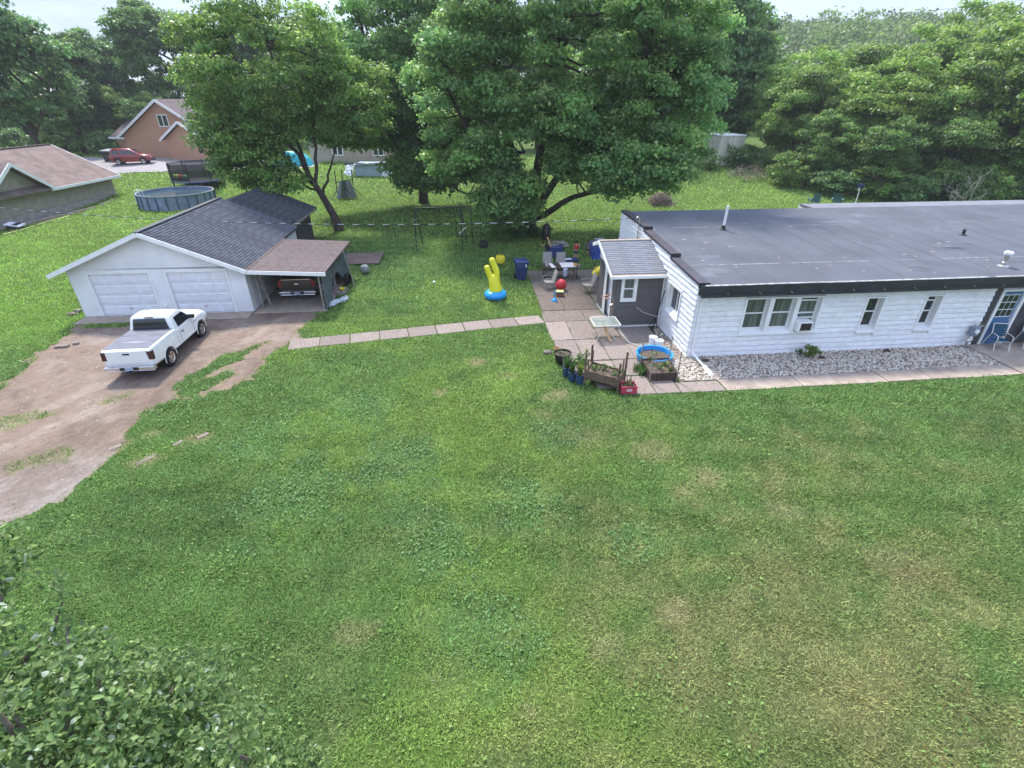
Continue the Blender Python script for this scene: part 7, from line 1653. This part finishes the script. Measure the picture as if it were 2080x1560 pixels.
up = thing('utility_pole', 'grey wooden utility pole with crossarm standing in the thicket', 'utility pole', (37.6, 73.0, tz(37.6, 73)), R(-4))
q = MB(); q.tube([(0, 0, 0), (0.02, 0, 5), (0.12, 0, 10.2)], [0.17, 0.15, 0.11], 8); q.build('post', MT['gwood'], up); q = MB(); q.beam((-1.6, -0.12, 8.3), (1.8, -0.12, 8.45), 0.12, 0.14); q.build('crossarm', MT['gwood'], up)
for x in (-1.4, -0.6, 1.0, 1.6): q = MB(); q.lathe([(0.03, 0), (0.05, 0.05), (0.04, 0.14)], 8); q.build('insulator', MT['frame'], up, loc=(x, -0.12, 8.43))
# ------------------------------------------------------------------ neighbouring buildings
def window_far(parent, put, u0, u1, z0, z1, bars=1):
    q = MB()
    def bx(mb, a, b, p, r, d0, d1): mb.hexa([put(a, d1, p), put(b, d1, p), put(b, d0, p), put(a, d0, p)], [put(a, d1, r), put(b, d1, r), put(b, d0, r), put(a, d0, r)])
    e = 0.12; bx(q, u0 - e, u0, z0 - e, z1 + e, 0, 0.05); bx(q, u1, u1 + e, z0 - e, z1 + e, 0, 0.05); bx(q, u0, u1, z1, z1 + e, 0, 0.05); bx(q, u0, u1, z0 - e, z0, 0, 0.05)
    um = (u0 + u1) / 2
    if bars: bx(q, um - 0.07, um + 0.07, z0, z1, 0, 0.05)
    w = q.build('window', MT['trim'], parent)
    for a, b in ((u0, um), (um, u1)): g = MB(); bx(g, a, b, z0, z1, 0.0, 0.02); g.build('pane', MT['glass'], w)
    return w
bh = thing('brick_house', 'orange brick house with steep gables behind the paved drive', 'house', (-52.6, 75.7, 2.08), R(-14))
fr = lambda u, d, z: (u, -d, z)
q = MB(); q.box(0, 0, 0, 14.6, 11, 2.7); q.prism([(0, 2.7), (14.6, 2.7), (7.3, 6.75)], 0, 11, 'y'); w = q.build('wall', MT['brick'], bh)
window_far(w, fr, 6.55, 7.95, 3.9, 5.1)
q = MB(); q.hexa([(-0.55, -0.5, 2.42), (7.3, -0.5, 6.78), (7.3, 11.4, 6.78), (-0.55, 11.4, 2.42)], [(-0.55, -0.5, 2.58), (7.3, -0.5, 6.95), (7.3, 11.4, 6.95), (-0.55, 11.4, 2.58)])
q.hexa([(7.3, -0.5, 6.78), (15.15, -0.5, 2.42), (15.15, 11.4, 2.42), (7.3, 11.4, 6.78)], [(7.3, -0.5, 6.95), (15.15, -0.5, 2.58), (15.15, 11.4, 2.58), (7.3, 11.4, 6.95)]); q.build('roof', MT['roofdk'], bh)
q = MB(); q.beam((-0.6, -0.53, 2.42), (7.3, -0.53, 6.80), 0.05, 0.30); q.beam((7.3, -0.531, 6.80), (15.2, -0.531, 2.42), 0.05, 0.30); q.build('rake_board', MT['trim'], bh)
q = MB(); q.box(-2.6, 1.0, 0, -0.01, 9.0, 2.6); q.prism([(1.0, 2.6), (9.0, 2.6), (5.0, 5.1)], -2.6, 2.5, 'x'); q.build('side_wing', MT['brick'], bh)
q = MB(); q.hexa([(-3.1, 0.4, 2.3), (1.5, 0.4, 2.3), (2.5, 5.0, 5.2), (-2.0, 5.0, 5.2)], [(-3.1, 0.4, 2.42), (1.5, 0.4, 2.42), (2.5, 5.0, 5.34), (-2.0, 5.0, 5.34)]); q.build('side_roof', MT['roofdk'], bh)
q = MB(); q.box(-3.15, 0.33, 2.18, -0.1, 0.39, 2.42); q.build('eave_board', MT['trim'], bh)
q = MB(); q.box(8.2, -1.4, 0, 14.2, -0.01, 2.5); q.prism([(8.2, 2.5), (14.2, 2.5), (11.2, 4.3)], -1.4, -0.01, 'y'); q.build('front_gable', MT['brick'], bh)
q = MB(); q.hexa([(7.8, -1.9, 2.3), (11.2, -1.9, 4.36), (11.2, 2, 4.36), (7.8, 2, 2.3)], [(7.8, -1.9, 2.42), (11.2, -1.9, 4.50), (11.2, 2, 4.50), (7.8, 2, 2.42)]); q.hexa([(11.2, -1.9, 4.36), (14.6, -1.9, 2.3), (14.6, 2, 2.3), (11.2, 2, 4.36)], [(11.2, -1.9, 4.50), (14.6, -1.9, 2.42), (14.6, 2, 2.42), (11.2, 2, 4.50)]); q.build('front_gable_roof', MT['roofdk'], bh)
q = MB(); q.beam((7.7, -1.93, 2.28), (11.2, -1.93, 4.40), 0.05, 0.26); q.beam((11.2, -1.931, 4.40), (14.7, -1.931, 2.28), 0.05, 0.26); q.build('rake_board', MT['trim'], bh)
q = MB(); q.box(7.15, -0.06, 0, 8.1, -0.001, 2.15); q.build('door', MT['door_white'], bh)
q = MB(); q.box(12.9, -1.43, 0.9, 13.7, -1.401, 1.9); q.build('window', MT['glass'], bh)
db = thing('trash_bin', 'dark bin standing left of the red car', 'bin', (-50.9, 69.8, tz(-50.9, 69.8) + 0.03), R(-14)); q = MB(); q.loft([[(-0.8, -0.5, 0), (0.8, -0.5, 0), (0.8, 0.5, 0), (-0.8, 0.5, 0)], [(-1.0, -0.6, 1.15), (1.0, -0.6, 1.15), (1.0, 0.6, 1.3), (-1.0, 0.6, 1.3)]]); q.build('tub', MT['dkplas'], db); q = MB(); q.hexa([(-1.05, -0.65, 1.17), (1.05, -0.65, 1.17), (1.05, 0.65, 1.32), (-1.05, 0.65, 1.32)], [(-1.05, -0.65, 1.24), (1.05, -0.65, 1.24), (1.05, 0.65, 1.39), (-1.05, 0.65, 1.39)]); q.build('lid', MT['greynet'], db)

lh = thing('tan_house', 'low tan house with reddish brown roof cut by the left edge', 'house', (-40.8, 54.7, 0.0), 0)
q = MB(); q.box(-10, -26, -0.1, 0, 0, 2.3); q.prism([(-10, 2.3), (0.0, 2.3), (-5.2, 4.9)], -26, 0, 'y'); w = q.build('wall', MT['tan'], lh)
for k in range(15): q = MB(); q.box(0.0, -20.5, 0.72 + 0.105 * k, 0.03, -0.02, 0.815 + 0.105 * k); q.build('siding_board', MT['tan'], w)
q = MB(); q.box(0.0, -21, -0.1, 0.14, 0.1, 0.7); q.build('block_base', MT['tanblock'], lh)
q = MB(); q.hexa([(0.7, -26, 2.16), (0.7, 0.5, 2.16), (-5.2, 0.5, 5.0), (-5.2, -26, 5.0)], [(0.7, -26, 2.30), (0.7, 0.5, 2.30), (-5.2, 0.5, 5.14), (-5.2, -26, 5.14)]); q.hexa([(-5.2, -26, 5.0), (-5.2, 0.5, 5.0), (-11, 0.5, 2.16), (-11, -26, 2.16)], [(-5.2, -26, 5.14), (-5.2, 0.5, 5.14), (-11, 0.5, 2.30), (-11, -26, 2.30)]); rf = q.build('roof', MT['roofbrown'], lh)
q = MB(); q.beam((-5.2, -26, 5.17), (-5.2, 0.5, 5.17), 0.3, 0.05); q.build('ridge_cap', MT['roofdk'], rf)
q = MB(); q.beam((0.73, -8.3, 2.2), (0.73, 0.55, 2.2), 0.06, 0.22); q.build('eave_board', MT['trim'], lh); q = MB(); q.beam((0.73, 0.53, 2.2), (-5.2, 0.53, 5.05), 0.05, 0.2); q.build('rake_board', MT['trim'], lh)
# cross gable facing the yard
gy0, gy1, gp = -14.4, -8.2, -11.3
q = MB(); q.prism([(gy0, 2.3), (gy1, 2.3), (gp, 4.42)], -4, 0.03, 'x'); q.build('gable', MT['tan'], lh)
q = MB(); q.hexa([(0.75, gp, 4.50), (0.75, gy1 + 0.15, 2.24), (-5.2, gy1 + 0.15, 2.24), (-5.2, gp, 4.50)], [(0.75, gp, 4.64), (0.75, gy1 + 0.15, 2.38), (-5.2, gy1 + 0.15, 2.38), (-5.2, gp, 4.64)]); q.hexa([(0.75, gy0 - 0.15, 2.24), (0.75, gp, 4.50), (-5.2, gp, 4.50), (-5.2, gy0 - 0.15, 2.24)], [(0.75, gy0 - 0.15, 2.38), (0.75, gp, 4.64), (-5.2, gp, 4.64), (-5.2, gy0 - 0.15, 2.38)]); q.build('gable_roof', MT['roofbrown'], lh)
q = MB(); q.beam((0.78, gp, 4.52), (0.78, gy1 + 0.2, 2.26), 0.06, 0.26); q.beam((0.781, gy0 - 0.2, 2.26), (0.781, gp, 4.52), 0.06, 0.26); q.build('rake_board', MT['trim'], lh)
q = MB(); q.tube([(-3.4, -13.6, 4.0), (-3.4, -13.6, 5.2)], 0.18, 8); q.build('roof_vent', MT['tank'], lh)
q = MB(); q.beam((0.75, -13.5, 0.12), (1.3, -5.0, 0.10), 0.3, 0.22); q.beam((1.3, -4.6, 0.15), (1.0, -0.6, 0.4), 0.25, 0.2); q.build('foundation_kerb', MT['conc'], lh)
q = MB(); q.tube([(0.15, -17.2, 2.1), (0.2, -17.2, 0.5), (0.5, -16.6, 0.15), (1.1, -15.4, 0.1)], 0.06, 6); q.build('downspout', MT['trim'], lh)
wc = thing('white_cooler', 'white box leaning against the base of the tan house', 'box', (-39.6, 40.9, 0.0), R(20)); q = MB(); q.box(-0.35, -0.45, 0.0, 0.35, 0.45, 0.45); q.build('tub', MT['dkplas'], wc); q = MB(); q.hexa([(-0.4, -0.55, 0.46), (0.55, -0.55, 0.25), (0.55, 0.55, 0.25), (-0.4, 0.55, 0.46)], [(-0.4, -0.55, 0.54), (0.55, -0.55, 0.33), (0.55, 0.55, 0.33), (-0.4, 0.55, 0.54)]); q.build('lid', MT['whitetarp'], wc)
q = MB(); q.tube([(-39.0, 39.2, 0.05), (-38.9, 41, 0.05), (-39.3, 43.5, 0.05), (-39.2, 46, 0.06)], 0.045, 6); o = q.build('yellow_edging', MT['paleyellow']); tag(o, 'yellow hose along the base of the tan house', 'hose')

fh = thing('far_house', 'tan house glimpsed between the leaning tree and the maple', 'house', (-25.5, 69.5, 2.05), R(-4))
q = MB(); q.box(0, 0, 0, 14, 9, 2.9); w = q.build('wall', MT['tanwall'], fh); window_far(w, fr, 8.2, 9.4, 0.9, 2.1); window_far(w, fr, 3.0, 4.2, 0.9, 2.1)
q = MB(); q.hexa([(-0.6, -0.6, 2.8), (14.6, -0.6, 2.8), (12.5, 4.5, 5.2), (1.5, 4.5, 5.2)], [(-0.6, -0.6, 2.95), (14.6, -0.6, 2.95), (12.5, 4.5, 5.35), (1.5, 4.5, 5.35)]); q.build('roof', MT['tanwall'], fh)
tc_ = tarp_heap('teal_cover', 'bright teal cover over something by the far house, seen through branches', (-27.0, 66.8, 2.0), (2.6, 0.9, 0), 1.5, MT['teal'], 9)

sb = thing('storage_box', 'tall weathered off-white storage box at the back of the lawn', 'storage box', (27.7, 66.0, 1.95), R(8))
q = MB(); q.box(-3.1, 0, 0.1, 0, 4.0, 3.3); q.build('body', MT['tank'], sb, bevel=0.06)
q = MB(); q.box(-3.16, -0.05, 3.3, 0.06, 4.06, 3.42); q.build('roof', MT['trim'], sb)
q = MB()
for k in range(10): q.box(-2.9 + k * 0.30, -0.02, 0.2, -2.86 + k * 0.30, 0.0, 3.25)
q.build('wall_ribs', MT['tank'], sb)

# ---- above-ground pool
ap = thing('above_ground_pool', 'round above-ground pool with blue-grey wall behind the garage', 'swimming pool', (-32.5, 51.3, 0.05)); NP = 24; pr_ = 3.25
q = MB(); q.lathe([(pr_, 0), (pr_, 1.22), (pr_ - 0.04, 1.22), (pr_ - 0.04, 0.0)], 48, cap=False); q.build('wall', MT['poolwall'], ap, True)
q = MB(); q.tube([(pr_ * math.cos(t), pr_ * math.sin(t), 1.24) for t in np.linspace(0, 6.2832, 49)[:-1]], 0.07, 6, closed=True); q.build('top_rail', MT['greynet'], ap)
for k in range(NP):
    a = 2 * math.pi * k / NP; q = MB(); q.beam(((pr_ + 0.05) * math.cos(a), (pr_ + 0.05) * math.sin(a), 0), ((pr_ + 0.05) * math.cos(a), (pr_ + 0.05) * math.sin(a), 1.25), 0.07, 0.05); q.build('post', MT['bucket'], ap)
q = MB(); q.lathe([(0.001, 1.05), (pr_ - 0.05, 1.05)], 48, cap=False); q.build('water', MT['water'], ap)
q = MB()
for s in (0, 0.45): q.tube([(-pr_ - 0.35, -0.9 + s, 0), (-pr_ - 0.1, -0.9 + s, 1.5), (-pr_ + 0.3, -0.9 + s, 1.45), (-pr_ + 0.4, -0.9 + s, 0.6)], 0.03, 6)
for k in range(4): q.tube([(-pr_ - 0.31 + 0.06 * k, -0.9, 0.25 + 0.3 * k), (-pr_ - 0.31 + 0.06 * k, -0.45, 0.25 + 0.3 * k)], 0.03, 6)
q.build('ladder', MT['trim'], ap)
# ---- trampoline with net
tr_ = thing('trampoline', 'trampoline with black safety net behind the pool', 'trampoline', (-33.3, 57.0, 0.85)); r_ = 2.5
q = MB(); q.lathe([(0.001, 0.80), (r_ - 0.3, 0.80), (r_ - 0.3, 0.76), (0.001, 0.76)], 32, cap=False); q.build('mat', MT['dkplas'], tr_)
q = MB(); q.lathe([(r_ - 0.3, 0.83), (r_, 0.83), (r_ + 0.02, 0.72), (r_ - 0.3, 0.79)], 32, cap=False); q.build('pad', MT['cartblue'], tr_)
for k in range(8):
    a = 2 * math.pi * k / 8 + 0.2; c, s = r_ * math.cos(a), r_ * math.sin(a); q = MB(); q.tube([(c, s, -0.6), (c, s, 2.55)], 0.045, 6); q.build('net_pole', MT['dkplas'], tr_)
netm = bpy.data.materials.new('safety_net'); netm.use_nodes = True; nb_ = netm.node_tree.nodes['Principled BSDF']; nb_.inputs['Base Color'].default_value = (0.012, 0.014, 0.014, 1); nb_.inputs['Alpha'].default_value = 0.78; nb_.inputs['Roughness'].default_value = 0.9
q = MB(); q.lathe([(r_ - 0.02, 0.85), (r_ - 0.02, 2.45)], 40, cap=False); q.build('net', netm, tr_)
for k, (x, y, c, l) in enumerate(((-1.0, -1.2, 'red', 'red ball on the trampoline'), (-1.5, -1.0, 'lime', 'lime ball on the trampoline, middle one'), (-1.9, -0.8, 'dkgreen', 'green ball on the trampoline, left one'), (-0.5, -1.3, 'dkgreen', 'green ball on the trampoline, right one'))):
    t = thing('play_ball', l, 'ball', (-33.3 + x, 57.0 + y, 1.66), group='balls on the trampoline'); q = MB(); q.sphere((0, 0, 0.3), 0.30, 12, 8); q.build('ball', MT[c] if c != 'dkgreen' else mat('green_ball', (0.10, 0.5, 0.12), 0.4), t, 'full'); q = MB(); q.lathe([(0.001, 0.6), (0.03, 0.598)], 6, cap=False); q.build('valve', MT['trim'], t)
# ---- white sheeting over a frame pool
fp = thing('covered_frame_pool', 'rectangular frame pool draped with white sheeting on the back lawn', 'swimming pool', (-16.2, 62.3, 1.45), R(-3))
q = MB(); q.hexa([(-1.6, -1.2, 0), (1.6, -1.2, 0), (1.7, 1.4, 0), (-1.7, 1.4, 0)], [(-1.5, -1.0, 1.25), (1.5, -1.0, 1.25), (1.6, 1.3, 1.25), (-1.6, 1.3, 1.25)]); q.build('wall', MT['poolliner'], fp)
q = MB(); q.beam((-2.6, -1.05, 1.3), (2.6, -1.05, 1.34), 0.12, 0.12); q.beam((-2.6, -1.05, 1.3), (-3.0, 0.6, 1.0), 0.12, 0.12); q.build('rail', MT['cartblue'], fp)
def drape(name, pts, n=10, seed=1):
    rs = np.random.default_rng(seed); a, b, c, d = [Vector(p) for p in pts]; V = []
    for i in range(n + 1):
        for j in range(n + 1):
            u, v = i / n, j / n; p = a.lerp(b, u).lerp(d.lerp(c, u), v); V.append(tuple(p + Vector((rs.normal() * 0.05, rs.normal() * 0.12 * math.sin(u * 9), rs.normal() * 0.03))))
    q = MB(); q._add(V, [(i * (n + 1) + j, (i + 1) * (n + 1) + j, (i + 1) * (n + 1) + j + 1, i * (n + 1) + j + 1) for i in range(n) for j in range(n)]); return q.build(name, MT['whitetarp'], fp, 'full')
drape('sheeting', [(-2.9, 0.2, 0.95), (-1.5, -1.12, 1.33), (-1.75, -1.5, 0.02), (-3.0, -0.6, 0.02)]); drape('sheeting', [(1.5, -1.12, 1.33), (3.4, 0.3, 1.2), (3.9, -0.9, 0.02), (1.75, -1.6, 0.02)], seed=2); drape('sheeting', [(-1.5, -1.15, 1.36), (1.5, -1.15, 1.36), (1.5, -1.2, 1.2), (-1.5, -1.2, 1.2)], seed=3)
q = MB(); q.box(3.6, 0.4, 0, 5.4, 1.6, 0.8); q.build('wrapped_part', MT['whitetarp'], fp, bevel=0.2)
# ---- netting goal
ng = thing('net_goal', 'old frame with torn grey netting on the back lawn behind the leaning tree', 'goal frame', (-16.6, 53.2, 0.4), R(18))
q = MB()
for x in (-0.9, -0.25, 0.7): q.tube([(x, 0.0, 0), (x + 0.1, 0.1, 2.6)], 0.05, 6)
q.tube([(-0.9, 0, 1.5), (0.8, 0.1, 1.7)], 0.04, 6); q.tube([(-1.5, -0.9, 0), (-0.6, 0.1, 1.2)], 0.03, 6); q.tube([(1.6, -0.3, 0), (0.7, 0.2, 1.0)], 0.03, 6); q.tube([(0.9, -1.2, 0), (-0.3, 0.1, 1.1)], 0.03, 6); q.build('frame', MT['dkmetal'], ng)
rs_ = np.random.default_rng(4); V = []
for i in range(12):
    for j in range(9): V.append(((-1.05 + i * 0.19) * (0.5 + 0.5 * j / 8), -0.25 * math.sin(i * 0.9) - 0.06 * j + rs_.normal() * 0.05, 1.6 - j * 0.195 + rs_.normal() * 0.04))
q = MB(); q._add(V, [(i * 9 + j, (i + 1) * 9 + j, (i + 1) * 9 + j + 1, i * 9 + j + 1) for i in range(11) for j in range(8)]); q.build('netting', MT['greynet'], ng, 'full')
# ---- brush heaps and a dead tree
def brush(name, label, c, r, h, n, seed, soil=True):
    rd = random.Random(seed); t = thing(name, label, 'brush heap', c)
    q = MB()
    for k in range(n):
        a = rd.uniform(0, 6.28); rr = r * math.sqrt(rd.random()); x, y = rr * math.cos(a), rr * math.sin(a); z = h * (1 - rr / r) * rd.random(); an = rd.uniform(0, 6.28); el = rd.uniform(-0.3, 0.9); l = rd.uniform(0.4, 1.6)
        d = Vector((math.cos(an) * math.cos(el), math.sin(an) * math.cos(el), math.sin(el))) * l
        p0 = Vector((x, y, max(0.02, z))); p2 = p0 + d; p2.z = max(0.03, p2.z); p1 = (p0 + p2) / 2 + Vector((rd.gauss(0, .08), rd.gauss(0, .08), rd.gauss(0, .06)))
        w = rd.uniform(0.012, 0.045); q.tube([p0, p1, p2], [w, w * 0.8, w * 0.4], 5)
    q.build('branches', MT['twig'], t)
    if soil:
        q = MB(); q.sphere((0, 0, 0.0), (r * 0.75, r * 0.75, h * 0.62), 14, 8); q.v = [(x + rd.uniform(-.1, .1), y + rd.uniform(-.1, .1), z) for x, y, z in q.v]; q.build('earth', MT['soil'], t, True)
brush('brush_heap', 'heap of roots and dry branches on the back lawn right of the maple', (14.3, 50.9, 0.1), 1.5, 1.9, 130, 3); brush('brush_heap', 'pile of cut branches below the white storage box', (26.6, 61.0, 1.4), 2.3, 1.6, 150, 4, False)
dt = thing('dead_tree', 'bare grey dead branches at the right edge above the flat roof', 'dead tree', (40.6, 46.8, 0.05)); rs2 = np.random.default_rng(12); q = MB()
def twigs(p, d, L, r, dep):
    e = p + d * L; m = (p + e) / 2 + rs2.normal(size=3) * L * 0.06; q.tube([p, m, e], [r, r * 0.8, r * 0.6], 5)
    if dep:
        for k in range(3): twigs(p + d * L * rs2.uniform(0.4, 1.0), unit(d + rs2.normal(size=3) * 0.55), L * rs2.uniform(0.5, 0.75), r * 0.55, dep - 1)
for dd_ in ((-0.3, -0.1, 1), (-0.5, -0.2, 0.8), (0.1, 0.1, 1)): twigs(np.array((0, 0, 0.)), unit(np.array(dd_, float)), 2.2, 0.045, 4)
q.build('branches', MT['gwood'], dt)
# ---- blue garden chairs and dish behind the house
def adirondack(label, loc, rz):
    t = thing('garden_chair', label, 'chair', loc, rz, 'blue garden chairs behind the house'); m_ = MT['bluegrey']
    for k in range(5): q = MB(); x = -0.26 + 0.13 * k; hh = 1.05 + (0.08 if k in (1, 3) else 0.12 if k == 2 else 0); q.hexa([(x - 0.058, 0.30, 0.30), (x + 0.058, 0.30, 0.30), (x + 0.058, 0.33, 0.30), (x - 0.058, 0.33, 0.30)], [(x - 0.058, 0.62, hh), (x + 0.058, 0.62, hh), (x + 0.058, 0.65, hh), (x - 0.058, 0.65, hh)]); q.build('back_slat', m_, t)
    q = MB(); q.hexa([(-0.3, -0.35, 0.36), (0.3, -0.35, 0.36), (0.3, 0.32, 0.26), (-0.3, 0.32, 0.26)], [(-0.3, -0.35, 0.39), (0.3, -0.35, 0.39), (0.3, 0.32, 0.29), (-0.3, 0.32, 0.29)]); q.build('seat', m_, t)
    for s in (-1, 1): q = MB(); q.box(s * 0.42 - 0.09, -0.4, 0.56, s * 0.42 + 0.09, 0.45, 0.59); q.build('arm', m_, t); q = MB(); q.beam((s * 0.36, -0.33, 0), (s * 0.36, -0.33, 0.56), 0.05, 0.1); q.beam((s * 0.36, 0.40, 0), (s * 0.36, 0.40, 0.56), 0.05, 0.1); q.build('leg', m_, t)
MT['bluegrey'] = mat('blue_grey_plastic', (0.06, 0.13, 0.17), 0.6)
adirondack('blue-grey garden chair behind the flat roof, left one', (29.0, 50.6, 0.2), R(170)); adirondack('blue-grey garden chair behind the flat roof, right one', (31.1, 50.4, 0.2), R(150))
sd = thing('satellite_dish', 'dark satellite dish on a white mast behind the flat roof', 'satellite dish', (32.6, 49.9, 0.2), R(-30)); sd.scale = (0.75, 0.75, 0.62); q = MB(); q.tube([(0, 0, 0), (0.02, 0, 2.0), (-0.1, 0, 2.35), (-0.05, 0.1, 2.6)], 0.05, 8); q.build('mast', MT['trim'], sd); q = MB(); q.lathe([(0.001, 0.0), (0.25, 0.03), (0.46, 0.12), (0.47, 0.14), (0.25, 0.06), (0.001, 0.03)], 22, cap=False); q.build('dish', MT['cartblue'], sd, True, loc=(-0.0, 0.12, 2.75), rot=(R(-70), 0, 0)); q = MB(); q.tube([(0, 0.1, 2.5), (0, 0.6, 2.7)], 0.02, 6); q.build('arm', MT['alloy'], sd)
# ------------------------------------------------------------------ thin summer haze
hz = MB(); hz.box(-420, -60, -12, 420, 420, 48)
ho = hz.build('haze', None); hm = bpy.data.materials.new('haze_air'); hm.use_nodes = True; hm.node_tree.nodes.clear()
h_out = hm.node_tree.nodes.new('ShaderNodeOutputMaterial'); h_v = hm.node_tree.nodes.new('ShaderNodeVolumePrincipled')
h_v.inputs['Color'].default_value = (0.92, 0.95, 1.0, 1); h_v.inputs['Density'].default_value = 0.0004; h_v.inputs['Anisotropy'].default_value = 0.2
hm.node_tree.links.new(h_v.outputs['Volume'], h_out.inputs['Volume']); ho.data.materials.append(hm)
tag(ho, 'thin summer haze over the yard and hill', 'haze', kind='stuff')
